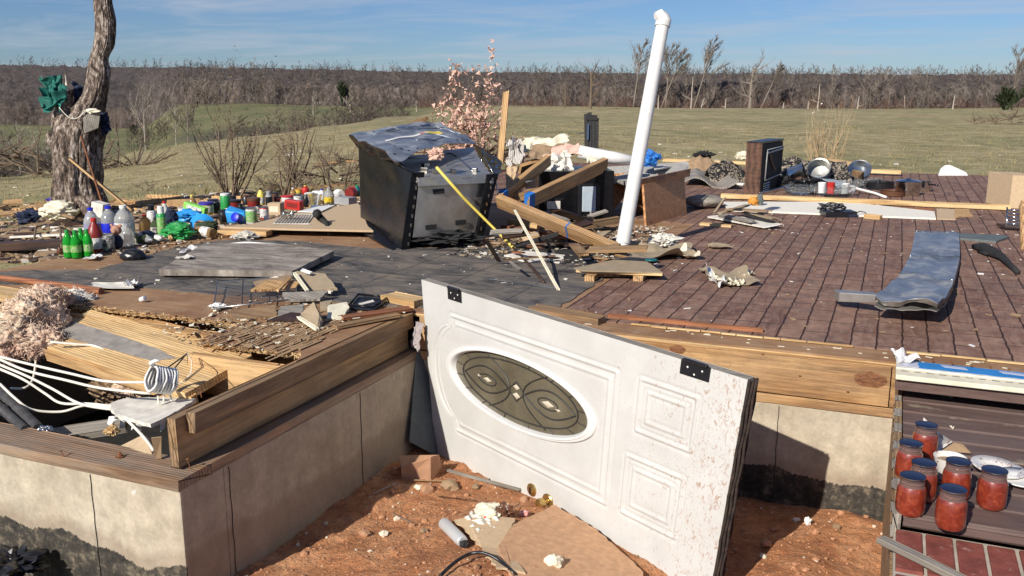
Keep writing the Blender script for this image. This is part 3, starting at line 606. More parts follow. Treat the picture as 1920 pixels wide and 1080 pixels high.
# storm broken trees at the foot of the wood: stout limbs snapped short
def limb(mb, p, d, L, r, depth, rr, n=5, up=.15, kids=3, spread=.7, pts=None):
    path = [p]; q = Vector(p); dd = Vector(d)
    for i in range(n):
        dd = (dd+Vector((rr.uniform(-.25, .25), rr.uniform(-.25, .25), rr.uniform(-.15, .2)+up*.3))).normalized(); q = q+dd*L/n; path.append(q.copy())
    rs = [r*(1-.72*i/n) for i in range(n+1)]; mb.tube(path, rs, 5 if r > .01 else 3)
    if pts is not None: pts += path[2:]
    if depth > 0:
        for k in range(kids):
            i = rr.randint(1, n); a = Vector((rr.uniform(-1, 1), rr.uniform(-1, 1), rr.uniform(-.3, .8))).normalized()
            limb(mb, path[i], (dd+a*spread).normalized(), L*rr.uniform(.45, .7), rs[i]*.62, depth-1, rr, n, up, kids, spread, pts)
def snag(u, d, ytop, label, m='twig_gray', lean=0, r=.28, kids=5, seed=1, dep=2):
    x, y = dirxy(u, d); z = gz(x, y)-.2; h = zat(d, ytop)-z; o = empty('broken_tree', (x, y, z), label, 'broken tree', 'storm broken trees at the wood edge'); q = random.Random(seed)
    L = Vector((lean*math.cos(YAW), lean*math.sin(YAW), 1)).normalized(); b = Vector((x, y, z)); pth = [b+L*h*f+Vector((q.uniform(-.1, .1), q.uniform(-.1, .1), 0))*h*.1 for f in (0, .3, .6, .85, 1)]
    MB().tube(pth, [r, r*.8, r*.65, r*.5, r*.12], 7).build('trunk', M[m], o)
    if kids:
        mb = MB()
        for k in range(kids): limb(mb, pth[1+k % 3], Vector((q.uniform(-1, 1)*math.cos(YAW)*1.2, q.uniform(-1, 1)*.5, q.uniform(-.1, .8))).normalized(), h*q.uniform(.3, .55), r*.4, dep, q, 5, .2, 3)
        mb.build('crown', M[m], o)
    return o
snag(1408, 196, 122, 'broken oak with stubby twisted limbs standing highest at the wood edge', 'twig_gray', .02, .42, 8, 4)
snag(1107, 190, 130, 'broken dark tree with leafy debris left of the white pipe', 'twig', .03, .34, 9, 5)
for i, (u, yt, ln, lb) in enumerate(((1235, 178, 0, 'short splintered pale stump right of the white pipe'), (1297, 142, .02, 'white debarked snag between the bent trees'), (1315, 182, .3, 'snapped pale trunk leaning beside the white snag'), (1361, 185, .05, 'short pale snapped stump left of the broken oak'), (1470, 190, .1, 'low pale stump right of the broken oak'), (1535, 157, .04, 'tall pale splintered snag in the right half of the wood edge'), (1518, 190, -.05, 'white stump at the foot of the splintered snag'), (1610, 180, .08, 'thin pale snag near the dry weed shrub'), (1700, 178, -.1, 'pale leaning snag right of the dry weed shrub'), (1060, 145, 0, 'thin dark snag left of the broken leafy tree'), (1790, 176, .05, 'pale snag above the white object on the floor edge'))):
    snag(u, 200+i % 3*4, yt, lb, 'pale_bark' if u != 1060 else 'twig', ln, .17, 1, 20+i, 1)
# fallen trunks and brush piles further out
def brushpile(name, u, d, wd, hgt, m, label, n=60, seed=1, cat='brush pile'):
    x, y = dirxy(u, d); z = gz(x, y); q = random.Random(seed); mb = MB()
    for i in range(n):
        a = q.uniform(-1, 1); b = q.uniform(-1, 1); p = Vector((x+math.cos(YAW)*a*wd*.5-math.sin(YAW)*b*wd*.25, y+math.sin(YAW)*a*wd*.5+b*wd*.25, z+q.random()*hgt*(1-a*a)*.7))
        d_ = Vector((q.uniform(-1, 1), q.uniform(-1, 1), q.uniform(-.15, .5))).normalized(); limb(mb, p, d_, wd*q.uniform(.12, .3), wd*.006*q.uniform(.5, 1.6), 1, q, 4, 0, 3)
    return mb.build(name, M[m], label=label, cat=cat, kind='stuff')
brushpile('brush_pile', 1905, 42, 3.4, .9, 'twig', 'dark brush pile lying on the field at the right edge', 60, 3)
brushpile('fallen_tree_pile', 25, 22, 5.0, 1.0, 'twig', 'tangle of gray fallen limbs at the far left of the yard', 90, 4)
brushpile('brush_pile', 268, 13.5, .9, .14, 'twig', 'small dark heap of twigs on the grass behind the bottles', 22, 6)
brushpile('brush_pile', 350, 14, .35, .12, 'reddish_twig', 'tiny clod of roots and twigs on the grass left of the dead shrubs', 14, 7)
brushpile('debris_brush_pile', 615, 10.6, 1.5, .75, 'twig', 'pile of broken branches stacked behind the bottles left of the stove', 110, 8)
brushpile('debris_brush_pile', 880, 11.8, 2.3, 1.35, 'reddish_twig', 'reddish brush pile full of insulation scraps behind the stove', 210, 9)
# dead shrubs
def flake(mb, p, s, q):
    ax_ = [Vector((q.uniform(-1, 1), q.uniform(-1, 1), q.uniform(-1, 1))).normalized()*s*q.uniform(.4, 1) for _ in range(5)]
    mb.add([p+a for a in ax_]+[p+ax_[0]*.2], [(0, 1, 5), (1, 2, 5), (2, 3, 5), (3, 4, 5), (4, 0, 5)])
def shrub(name, px, py, d, wpx, hpx, label, m='twig', stems=7, seed=1, leaf=None, leafm=None, group=None, dep=3, lsz=.02, up=.5):
    x, y = dirxy(px, d); z = gz(x, y); h = hpx*d/1740; w_ = wpx*d/1740; o = empty(name, (x, y, z), label, 'shrub', group); q = random.Random(seed); mb = MB(); pts = []
    for k in range(stems):
        a = q.uniform(-1, 1); dr = Vector((a*w_*.5*math.cos(YAW), a*w_*.5*math.sin(YAW)+q.uniform(-.3, .3)*w_*.5, h)).normalized()
        limb(mb, Vector((x+a*.06*w_, y+q.uniform(-.1, .1), z-.03)), dr, h*q.uniform(.6, .85), .0085*h/.8+.003, dep, q, 6, up, 3, .85, pts)
    mb.build('stem', M[m], o, kind='stuff')
    if leaf:
        lb = MB()
        for i in range(leaf):
            p = q.choice(pts)+Vector((q.uniform(-.03, .03), q.uniform(-.03, .03), q.uniform(-.03, .03)))
            flake(lb, p, lsz*q.uniform(.6, 1.8), q) if lsz > .02 else lb.add([p, p+Vector((lsz, q.uniform(-lsz, lsz), 0)), p+Vector((q.uniform(0, lsz), 0, lsz))], [(0, 1, 2)])
        lb.build('leaves' if leafm == 'dark_leaf' or leafm == 'twig' else 'insulation_scraps', M[leafm or 'twig'], o, kind='stuff')
    return o
GS = 'dead shrubs behind the bottles'
shrub('dead_shrub', 425, 375, 10.4, 260, 215, 'tallest tangled dead shrub with brown leaves, left of the three', 'twig', 10, 2, 500, 'twig', GS, 3, .018, .15)
shrub('dead_shrub', 520, 370, 10.0, 210, 190, 'middle dead shrub with sparse forked stems', 'twig', 7, 5, 300, 'twig', GS, 3, .016, .1)
shrub('dead_shrub', 612, 365, 9.6, 160, 165, 'dead shrub nearest the stove with thin bent stems', 'twig', 6, 8, 200, 'twig', GS, 3, .016, .1)
shrub('weed_shrub', 1560, 305, 15.5, 210, 125, 'dry tan weed shrub behind the patterned rug', 'weed_twig', 18, 4, 16, 'dirty_white', None, 2, .021, .8)
plain('pinkish', (.68, .44, .34), .9, .2, .3)
shrub('debris_sapling', 880, 300, 11.2, 170, 185, 'sapling hung with pink insulation scraps behind the stove', 'twig', 11, 12, 1000, 'pinkish', None, 3, .036, .8)
for q_ in range(1):
    qq = random.Random(4); lb = MB(); x0, y0 = dirxy(885, 11.6); z0 = gz(x0, y0)
    for i in range(520):
        a = qq.gauss(0, .5); p = Vector((x0+a*math.cos(YAW), y0+a*math.sin(YAW)+qq.gauss(0, .2), z0+qq.random()*1.1*math.exp(-a*a)+.05)); flake(lb, p, qq.uniform(.02, .06), qq)
    lb.build('insulation_litter', M['pinkish'], label='pink insulation bits caught in the reddish brush pile', cat='insulation litter', kind='stuff')
# ---------------------------------------------------------------- the big broken tree on the left
tb = Vector((*dirxy(145, 9.4), 0)); tb.z = gz(tb.x, tb.y); TREE = empty('storm_broken_tree', tb, 'storm stripped tree trunk with shaggy gray bark holding torn green fabric', 'tree')
def trunk(path, radii, name, seg=90, n=56, amp=1.0, parent=TREE):
    P_ = [Vector(p) for p in path]; K = len(P_)
    def at(t):
        x = t*(K-1); i = min(int(x), K-2); f = x-i; a = P_[max(i-1, 0)]; b = P_[i]; c = P_[i+1]; d = P_[min(i+2, K-1)]
        p = .5*((2*b)+(c-a)*f+(2*a-5*b+4*c-d)*f*f+(3*b-a-3*c+d)*f**3); return p, radii[i]*(1-f)+radii[i+1]*f
    def fn(u, v):
        p, r = at(v); th = 2*math.pi*u; flare = 1+.30*max(0, 1-v*9)*(.5+.5*math.sin(th*4+1))
        dirv = Vector((math.cos(th), math.sin(th), 0)); q = Vector((math.cos(th)*2.2, math.sin(th)*2.2, p.z*1.3))
        k = r*(flare+amp*(.14*mnoise.noise(q*1.1)+.15*abs(mnoise.noise(Vector((q.x*3.2, q.y*3.2, q.z*1.1))))-.20*abs(mnoise.noise(Vector((q.x*6, q.y*6, q.z*1.5+4))))+.10*abs(mnoise.noise(Vector((q.x*11, q.y*11, q.z*4+9))))))
        return p+dirv*k
    return MB().grid(fn, n, seg).build(name, M['bark'], parent, smooth=True)
def tv(x, y, dd=0): p = V(x, y, tb); return p+Vector((-math.sin(YAW), math.cos(YAW), 0))*dd
trunk([tb-Vector((0, 0, .15)), tv(146, 360), tv(146, 320), tv(145, 275), tv(150, 240), tv(160, 212), tv(177, 180), tv(186, 140), tv(186, 110), tv(196, 80), tv(198, 40), tv(193, 0), tv(200, -60), tv(205, -130)], [r_*mpp(tb) for r_ in (48, 42, 40, 40, 41, 30, 21, 20, 16, 17, 16, 15, 14, 13)], 'trunk', 420, 150)
trunk([tv(130, 262), tv(122, 225), tv(122, 200), tv(126, 180), tv(135, 168)], [r_*mpp(tb) for r_ in (28, 22, 16, 10, 2)], 'broken_limb', 40, 40)
trunk([tv(120, 290), tv(98, 262), tv(92, 245)], [r_*mpp(tb) for r_ in (16, 10, 2)], 'broken_limb', 24, 30)
trunk([tb+Vector((.1, -.1, .25)), tb+Vector((.32, -.2, .04)), tb+Vector((.55, -.3, -.1))], [.14, .10, .03], 'root', 24, 24)
trunk([tb+Vector((-.1, -.1, .2)), tb+Vector((-.3, -.25, .0)), tb+Vector((-.4, -.35, -.1))], [.12, .08, .03], 'root', 24, 24)
def cloth(outline_fn, nu, nv, th, amp, fr, seed):
    def fn(u, v):
        p = outline_fn(u, v); q = Vector((u*fr, v*fr, seed)); return p+Vector((mnoise.noise(q), mnoise.noise(q+Vector((9, 0, 0))), mnoise.noise(q+Vector((0, 9, 0)))))*amp
    return fn
def bil(a, b, c, d): return lambda u, v: Vector(a)*(1-u)*(1-v)+Vector(b)*u*(1-v)+Vector(c)*u*v+Vector(d)*(1-u)*v
f_ = cloth(bil(tv(92, 142, -.12), tv(128, 144, -.1), tv(128, 208, -.14), tv(98, 200, -.2)), 30, 30, .004, .11, 4.5, 2)
MB().grid(f_, 44, 44).build('green_fabric', M['green_cloth'], smooth=True, label='torn dark green fabric snagged on the broken limb of the tree', cat='fabric')
f_ = cloth(bil(tv(128, 150, .1), tv(152, 165, .1), tv(150, 192, .05), tv(134, 200, .05)), 20, 20, .004, .05, 5, 5)
MB().grid(f_, 24, 24).build('dark_fabric', M['navy'], smooth=True, label='dark scrap of fabric wedged in the fork of the tree', cat='fabric')
MB().slab([tv(130, 135, -.1), tv(134, 160, -.1), tv(131, 160, -.1)], .012, jag=.01).build('splinter', M['cream'], TREE)
f_ = cloth(bil(tv(195, 212, -.1), tv(210, 210, -.1), tv(214, 245, -.1), tv(200, 255, -.1)), 20, 20, .004, .05, 5, 8)
MB().grid(f_, 24, 24).build('navy_fabric', M['navy'], smooth=True, label='navy blue cloth hanging off the board wedge on the right of the trunk', cat='fabric')
MB().slab([tv(176, 213, -.25), tv(204, 210, -.2), tv(200, 238, -.2), tv(178, 248, -.25)], .05, jag=.006).build('wooden_board', M['gray_wood'], label='short gray board jammed across the trunk with a torn white top', cat='board')
MB().rock(tv(193, 207, -.22), .055, 3, 2, .5, (1.6, .8, .5)).build('torn_foam', M['cream'], label='torn cream foam on top of the jammed gray board', cat='foam')
wp = [tv(138+44*t_, 200+26*math.sin(t_*2.6)-8*t_, -.31+.05*t_) for t_ in [i/14 for i in range(15)]]
MB().tube(wp, .0045, 5).build('white_wire', M['wire_white'], smooth=True, label='white wire looped around the tree fork', cat='wire')
MB().tube([tv(181, 252, -.35), tv(222, 382, -.35)], .011, 6).build('rusty_rod', M['rust'], label='thin rusty rod leaning against the right of the tree trunk', cat='rod')
board('leaning_stick', tv(165, 292, -.4), G(247, 394, -.2), .05, .02, M['pine'], label='flat tan stick leaning from the tree trunk to the ground', cat='stick', group=None)
# ================================================================ the white front door
DS = .965
DC = [EYE+ray(x, y)*(z*DS) for (x, y), z in (((790, 524), 4.242), ((1402, 712), 2.891), ((1327, 1136), 3.031), ((816, 851), 4.383))]
dn = ((DC[1]-DC[0]).cross(DC[3]-DC[0])).normalized()
if dn.y > 0: dn = -dn
DL = (DC[1]-DC[0]).length; DW = (DC[3]-DC[0]).length
def dpt(s, t, h=0.0):
    p = DC[0]*(1-s)*(1-t)+DC[1]*s*(1-t)+DC[2]*s*t+DC[3]*(1-s)*t; return p+dn*(h+.006*math.exp(-((s-.47-.07*(t-.5))/.02)**2)*0)
DOOR = empty('front_door', DC[3], 'white panelled front door with oval leaded glass leaning sideways against the foundation', 'door')
OC = (.3705, .4335); OA = (.262, .180)                                  # oval centre and half axes (door fractions)
def mold(d):                                      # moulding profile, d = signed distance in metres from its centre line
    a = abs(d); return .0052*math.exp(-(d/.0055)**2)-.0028*math.exp(-((d-.012)/.005)**2)-.0028*math.exp(-((d+.012)/.005)**2) if a < .04 else 0
def rectd(x, y, x0, y0, x1, y1):
    dx = max(x0-x, x-x1); dy = max(y0-y, y-y1)
    return math.hypot(max(dx, 0), max(dy, 0)) if max(dx, dy) > 0 else max(dx, dy)
def dheight(s, t):
    x, y = s*DL, t*DW; h = 0
    for (a, b, c, d) in ((.760, .142, .902, .380), (.743, .510, .895, .784)):
        k = rectd(x, y, a*DL, b*DW, c*DL, d*DW); h += mold(k); h += .7*mold(k+.042)*(k < 0)
    # big panel: a rectangle whose left end steps out into an arc round the oval
    k = rectd(x, y, .122*DL, .148*DW, .695*DL, .785*DW)
    yy = abs(y-.4665*DW); xa = .122*DL-.092*DL*math.sqrt(max(0, 1-(yy/(.262*DW))**2))       # left boundary
    if yy < .262*DW and x < .3*DL: k = max(xa-x, yy-.3185*DW) if x < .3*DL else k; k = (xa-x)*.93
    elif x < .3*DL and yy < .262*DW+.03: pass
    h += mold(k); h += .6*mold(k+.034)*(k < 0)
    h += .0012*math.exp(-((s-(.515-.165*t))/.0035)**2)-.001*math.exp(-((s-.008-(.515-.165*t))/.0035)**2)
    return h
NU, NV = 400, 180; vid = {}; mb = MB()
def inov(s, t, g=1.0): return ((s-OC[0])/(OA[0]*g))**2+((t-OC[1])/(OA[1]*g))**2
for j in range(NV+1):
    for i in range(NU+1):
        s, t = i/NU, j/NV; vid[i, j] = len(mb.v); mb.v.append(dpt(s, t, dheight(s, t)))
for j in range(NV):
    for i in range(NU):
        if inov((i+.5)/NU, (j+.5)/NV) < 1: continue
        mb.f.append((vid[i, j], vid[i+1, j], vid[i+1, j+1], vid[i, j+1]))
t = MT('door_paint'); v = t.co(rnd=False)
a = t.noise(v, 5, 6, .6); b = t.noise(t.co((1, 1, .6), rnd=False), 60, 6, .75, 1.5); X, Y, Z = t.xyz(v)
c = t.ramp(a, [(.3, (.50, .49, .46)), (.7, (.585, .58, .55))])
# clay mud spattered over the bottom rail end of the door
mask = t.ma('ADD', t.ma('MULTIPLY', t.ma('SUBTRACT', X, .78), 1.0, clamp=True), t.ma('MULTIPLY', a, .30))
mud_shade = t.ma('MULTIPLY', t.ramp(t.ma('ADD', b, t.ma('MULTIPLY', mask, .20)), [(.70, 0), (.76, 1)]), .7)
c = t.mix(mud_shade, c, (.33, .17, .09)); c = t.mix(t.ramp(t.noise(v, 140, 3), [(.62, 0), (.70, .35)]), c, (.40, .30, .22))
c = t.mix(t.ramp(t.noise(t.co((1, 1, 6), rnd=False), 2.4, 5), [(.58, 0), (.75, .22)]), c, (.45, .36, .27))
M['door_paint'] = t.out(c, .5, t.bump(b, .08, .003), Specular_IOR_Level=.35)
mb.build('door_panel', M['door_paint'], DOOR, smooth=True)
def dbox(s0, s1, t0, t1, h0, h1): return [dpt(s0, t0, h0), dpt(s1, t0, h0), dpt(s1, t1, h0), dpt(s0, t1, h0)], [dpt(s0, t0, h1), dpt(s1, t0, h1), dpt(s1, t1, h1), dpt(s0, t1, h1)]
mb = MB()
for (s0, s1, t0, t1) in ((0, 1, 0, .02), (0, 1, .98, 1), (0, .02, .02, .98), (.98, 1, .02, .98)): mb.hexa(*dbox(s0, s1, t0, t1, -.037, -.0015))
mb.build('door_edge', M['gray_wood'], DOOR)
# back skin with the same oval opening
mb = MB(); N2 = 60; ids = {}
for j in range(61):
    for i in range(121): ids[i, j] = len(mb.v); mb.v.append(dpt(i/120, j/60, -.038))
for j in range(60):
    for i in range(120):
        if inov((i+.5)/120, (j+.5)/60) > 1: mb.f.append((ids[i, j], ids[i, j+1], ids[i+1, j+1], ids[i+1, j]))
mb.build('back_panel', M['white'], DOOR)
t = MT('weatherstrip'); v = t.co(rnd=False); n = t.noise(v, 40, 6, .75); WS = t.out(t.ramp(n, [(.35, (.012, .009, .008)), (.6, (.05, .03, .022)), (.75, (.16, .09, .05))]), .9, t.bump(n, 1, .006))
mb = MB()
for k in range(5):
    h = -.002-.0085*k; mb.tube([dpt(1.0+.003+.004*((k*7) % 3), tt/20*1.0+.0, h)+Vector((.002*math.sin(tt*1.7+k), 0, .0015*math.sin(tt*2.3))) for tt in range(21)], .0048, 6)
mb.build('door_sweep', WS, DOOR, smooth=True)
def oval(k, h, n=120): return [dpt(OC[0]+OA[0]*k*math.cos(2*math.pi*i/n), OC[1]+OA[1]*k*(1+.0)*math.sin(2*math.pi*i/n), h) for i in range(n)]
fw = [(1.07, -.001), (1.066, .007), (1.05, .010), (1.035, .0075), (1.02, .011), (1.0, .014), (.975, .010), (.965, .003), (.955, -.003), (.945, -.012)]
mb = MB(); rings = [oval(1+(k-1)*1.0, h) for k, h in fw]; n = 120
for r_ in rings: mb.v += r_
for i in range(len(fw)-1):
    for k in range(n): mb.f.append((i*n+k, i*n+(k+1) % n, (i+1)*n+(k+1) % n, (i+1)*n+k))
plain('frame_white', (.66, .65, .62), .38, .05)
mb.build('oval_frame', M['frame_white'], DOOR, smooth=True)
t = MT('leaded_glass'); v = t.co(rnd=False); n1 = t.noise(v, 26, 5, .6, 2); n2 = t.noise(v, 5, 4)
GL_ = t.out(t.ramp(n2, [(.3, (.085, .072, .046)), (.7, (.17, .148, .10))]), .12, t.bump(n1, .5, .006), Specular_IOR_Level=.8)
o2 = oval(.95, -.012); mb = MB(); mb.v += [dpt(OC[0], OC[1], -.012)]+o2; mb.f += [(0, i+1, (i+1) % n+1) for i in range(n)]
GLS = mb.build('glass_pane', GL_, DOOR)
def os_(a, b): return (OC[0]+OA[0]*.94*a, OC[1]+OA[1]*.94*b)
def came(fn, n=24, r=.0034): return [dpt(*os_(*fn(i/n)), -.010) for i in range(n+1)]
came_m = plain('lead', (.035, .033, .03), .5, .3); mb = MB()
mb.tube([dpt(*os_(.87*math.cos(x*math.pi/40), .84*math.sin(x*math.pi/40)), -.010) for x in range(81)], .003, 5)
for sg in (-1, 1):
    mb.tube(came(lambda q: (sg*(.12+.72*q), .40*math.sin(q*math.pi)-.0)), .0034, 5); mb.tube(came(lambda q: (sg*(.12+.72*q), -.40*math.sin(q*math.pi))), .0034, 5)
    mb.tube(came(lambda q: (sg*(.02+.30*math.sin(q*math.pi)*1.0)-.0, -.85+1.7*q) if 0 else (sg*(.10+.34*abs(2*q-1)**2), -.8+1.6*q)), .003, 5)
    mb.tube(came(lambda q: (sg*(.46+.14*math.cos(q*2*math.pi)), .16*math.sin(q*2*math.pi))), .0026, 5)
mb.tube(came(lambda q: (.12*math.cos(q*2*math.pi), .30*math.sin(q*2*math.pi)), 4), .003, 5)
for k in range(16):
    a = 2*math.pi*k/16+.2; mb.tube([dpt(*os_(.87*math.cos(a), .84*math.sin(a)), -.010), dpt(*os_(1.0*math.cos(a), 1.0*math.sin(a)), -.010)], .0022, 4)
mb.build('lead_came', came_m, GLS)
clear('bevel_glass', (.62, .55, .42), .1, .06); mb = MB()
for a, b, rx, ry in ((-.46, 0, .07, .08), (.46, 0, .09, .1), (0, .13, .06, .10), (0, -.13, .05, .09), (-.6, -.03, .03, .05), (.6, .06, .04, .05)):
    p = [dpt(*os_(a+rx*math.cos(x*math.pi/2), b+ry*math.sin(x*math.pi/2)), -.0105) for x in range(4)]; mb.add(p+[dpt(*os_(a, b), -.006)], [(0, 1, 4), (1, 2, 4), (2, 3, 4), (3, 0, 4)])
mb.build('glass_bevel', M['bevel_glass'], GLS)
for s, w1 in ((.143, .028), (.887, .034)):
    mb = MB(); mb.hexa(*dbox(s-w1, s+w1, -.004, .060, .0005, .0035)); mb.tube([dpt(s-w1*.8, -.006, .006), dpt(s+w1*.8, -.006, .006)], .007, 8)
    h_ = mb.build('hinge', M['black'], DOOR, bevel=.0008); sb = MB()
    for a, b in ((-.5, .022), (.5, .022), (0, .046)): sb.lathe([(.0035, 0), (.0035, .001), (.001, .0018)], dpt(s+w1*a, b, .0035), 8, R=dn.to_track_quat('Z', 'Y').to_matrix())
    sb.build('screw', M['white'], h_)
RD = dn.to_track_quat('Z', 'Y').to_matrix()
MB().lathe([(.031, .001), (.031, .004), (.027, .008), (.012, .009), (.010, .020), (.013, .024), (.022, .030), (.0245, .040), (.022, .050), (.014, .055), (.004, .056)], dpt(.504, .918, 0), 24, RD).build('door_knob', M['brass'], DOOR, smooth=True, sa=40)
MB().lathe([(.027, .001), (.027, .005), (.022, .008), (.014, .009), (.013, .012), (.004, .0125)], dpt(.443, .903, 0), 24, RD).build('deadbolt', M['brass'], DOOR, smooth=True, sa=40)
db = MB(); db.hexa(*dbox(.4405, .4455, .885, .921, .012, .0145)); db.build('keyhole', M['black'], DOOR)
plain('lilac', (.34, .29, .28), .9, .2)
# shaded sheet behind the left end of the door, and a rag in the corner
pA = DC[0]+Vector((-.02, .02, -.28)); pz = DC[3]
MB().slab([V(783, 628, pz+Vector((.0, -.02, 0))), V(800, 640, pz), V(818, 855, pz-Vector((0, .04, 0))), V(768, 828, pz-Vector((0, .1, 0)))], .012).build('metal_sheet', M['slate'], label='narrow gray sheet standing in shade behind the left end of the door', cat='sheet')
f_ = cloth(bil(Vector((-1.955, 3.52, -.03)), Vector((-1.90, 3.50, -.03)), Vector((-1.91, 3.46, -.15)), Vector((-1.95, 3.47, -.13))), 14, 14, .003, .016, 4, 3)
MB().grid(f_, 20, 20).build('rag', M['lilac'], smooth=True, label='off white rag stuffed in the inner corner left of the door', cat='rag')
# ================================================================ clay pit litter
def gp(px, py, dz=0):
    z = -.6
    for _ in range(8): p = G(px, py, z); z = pit(p.x, p.y)
    return Vector((p.x, p.y, z+dz))
def chunk(name, pts_px, th, m, label, cat, dz=.0, jag=0, parent=None, seed=0, h=None, group=None):
    p = [gp(x, y, dz+(h[i] if h else 0)) for i, (x, y) in enumerate(pts_px)]
    return MB().slab(p, th, jag=jag, seed=seed).build(name, M[m], parent, label=label, cat=cat, group=group, bevel=0 if jag else .002)
b0 = gp(783, 903); s_ = mpp(b0)
MB().hexa([gp(752, 898, -.02), gp(808, 902, -.02), gp(812, 890, -.02)+Vector((0, .1, 0)), gp(736, 885, -.02)+Vector((0, .08, 0))], [V(752, 876, b0), V(808, 856, b0), V(812, 858, b0)+Vector((0, .06, -.01)), V(736, 868, b0)+Vector((-.02, .08, 0))]).build('broken_block', M['concrete_block'], bevel=.004, label='broken reddish concrete block by the foundation corner', cat='block')
pits = []
q = random.Random(21)
for i, (x, y, r_, lb) in enumerate(((845, 915, 17, 'largest reddish rock below the left end of the door'), (800, 921, 14, 'flat tan rock left of the largest reddish rock'), (785, 916, 9, 'small round pale rock below the broken block'), (892, 915, 8, 'small reddish rock close under the door edge'), (1437, 1022, 11, 'pointed tan rock at the edge of the door shadow'), (1430, 1045, 7, 'small rock left of the pointed tan rock'), (795, 998, 8, 'round orange pebble left of the metal cylinder'), (682, 1002, 10, 'small rock on the left slope of the clay'), (720, 1004, 9, 'flat clay lump right of the small slope rock'), (1568, 990, 8, 'pale rock near the tar band right of the door'), (983, 940, 9, 'yellowish rock under the deadbolt'))):
    p = gp(x, y); MB().rock(p+Vector((0, 0, r_*mpp(p)*.3)), r_*mpp(p), i+3, 2, .3, (1, .9, .7)).build('rock', M[('kraft', 'concrete_block', 'cream')[i % 3]], smooth=True, sa=35, label=lb, cat='rock', group='rocks on the clay')
mb = MB(); mw = MB()
for i in range(2600):
    x = q.uniform(-2.0, .3); y = q.uniform(1.5, 3.55); z = pit(x, y); r_ = q.uniform(.0025, .007) if q.random() < .9 else q.uniform(.007, .016)
    (mw if q.random() < .12 else mb).rock((x, y, z+r_*.2), r_, i, 1 if r_ > .008 else 0, .35)
plain('pebble_pale', (.60, .50, .38), .95, .2); plain('clayboard', (.52, .30, .165), .9, .18, .2, 40); plain('pebble_clay', (.42, .21, .11), .95, .35)
mb.build('gravel', M['pebble_clay'], kind='stuff', label='clay lumps and gravel scattered over the red soil', cat='gravel'); mw.build('pale_gravel', M['pebble_pale'], kind='stuff', label='pale pebbles scattered over the red soil', cat='gravel')
plain('aluminium', (.66, .66, .65), .45, .08, .1, 10, .35)
chunk('cardboard_sheet', [(962, 1000), (1040, 962), (1120, 1010), (1200, 1085), (1250, 1180), (1000, 1200), (960, 1100), (935, 1040)], .012, 'clayboard', 'large tan sheet of board lying on the clay under the door', 'board', .035, .008)
chunk('plywood_piece', [(852, 985), (900, 975), (965, 985), (950, 1040), (985, 1085), (930, 1075), (905, 1040), (880, 1010)], .008, 'torn' if 'torn' in M else 'tanboard', 'thin splintered plywood piece beside the metal cylinder', 'plywood', .022, .01, seed=3)
gz0 = gp(832, 990); g1 = gp(868, 1026)
CY = empty('metal_cylinder', gz0, 'dull silver metal cylinder with dirty end lying on the clay', 'metal cylinder')
ax = (g1-gz0).normalized(); r_ = 11*mpp(gz0); up_ = Vector((0, 0, r_))
RA = ax.to_track_quat('Z', 'Y').to_matrix(); Lc = (g1-gz0).length
MB().lathe([(r_*.3, 0), (r_*.92, .0), (r_, .004), (r_, Lc*.9), (r_*.93, Lc*.93), (r_*.93, Lc*.98), (r_*.8, Lc)], gz0+up_*.9, 24, RA).build('body', M['aluminium'], CY, smooth=True, sa=35)
MB().rock(g1+up_*.8+ax*.012, r_*.8, 4, 2, .4).build('dirty_end', M['black_matt'], CY)
mb = MB(); q = random.Random(2)
for i in range(26):
    p = gp(905+q.uniform(-28, 28), 992+q.uniform(-20, 20)); a = Vector((q.uniform(.2, 1), q.uniform(-.6, 0), 0)).normalized()*q.uniform(.02, .04); mb.tube([p+Vector((0, 0, .012))-a, p+Vector((0, 0, .02+.01*q.random())), p+Vector((0, 0, .01))+a], [.006, .009, .005], 6)
mb.build('knit_rag', M['dirty_white'], smooth=True, label='cream knitted rag crumpled on the clay', cat='rag')
def blob(name, px, py, wpx, hpx, m, label, cat, seed=0, z=None, am=.55, sq=(1, .8, .8), sub=4, crease=.25, group=None, parent=None, lift=.5):
    p = gp(px, py) if z == 'pit' else G(px, py, z or 0); s = mpp(p); mb = MB(); bm = bmesh.new(); bmesh.ops.create_icosphere(bm, subdivisions=sub, radius=1)
    c = p+Vector((0, 0, hpx*s*lift)); vs = []
    for v in bm.verts:
        k = v.co.normalized(); o3 = Vector((seed*3.7, seed*1.3, -seed)); n = mnoise.noise(k*1.6+o3)*am+crease*(abs(mnoise.noise(k*4+o3))-.25)+crease*.5*(abs(mnoise.noise(k*9+o3))-.2)
        r = 1+n; q_ = cr*(k.x*wpx*.5*s*r)+Vector((-math.sin(YAW), math.cos(YAW), 0))*(k.y*wpx*.5*s*sq[1]*r)+Vector((0, 0, k.z*hpx*.5*s*r)); w_ = c+q_
        w_.z = max(w_.z, p.z+.001); vs.append(w_)
    mb.add(vs, [tuple(v.index for v in f.verts) for f in bm.faces]); bm.free()
    return mb.build(name, M[m], parent, smooth=True, label=label, cat=cat, group=group, sa=50)
blob('torn_package', 918, 972, 50, 30, 'cream', 'cream and brown torn packet on the clay below the door', 'packet', 3, 'pit', .6, crease=.5)
blob('red_rag', 912, 978, 26, 16, 'red', 'dark red rag tucked under the torn packet', 'rag', 5, 'pit')
blob('brown_scrap', 945, 972, 36, 28, 'brown', 'brown crumpled scrap right of the red rag', 'scrap', 6, 'pit', .5, crease=.5)
blob('red_scrap', 983, 968, 18, 12, 'pink', 'small pinkish red scrap under the deadbolt', 'scrap', 7, 'pit')
blob('paper_scrap', 1514, 984, 12, 16, 'white', 'white scrap of paper standing at the foot of the tar band', 'scrap', 8, 'pit')
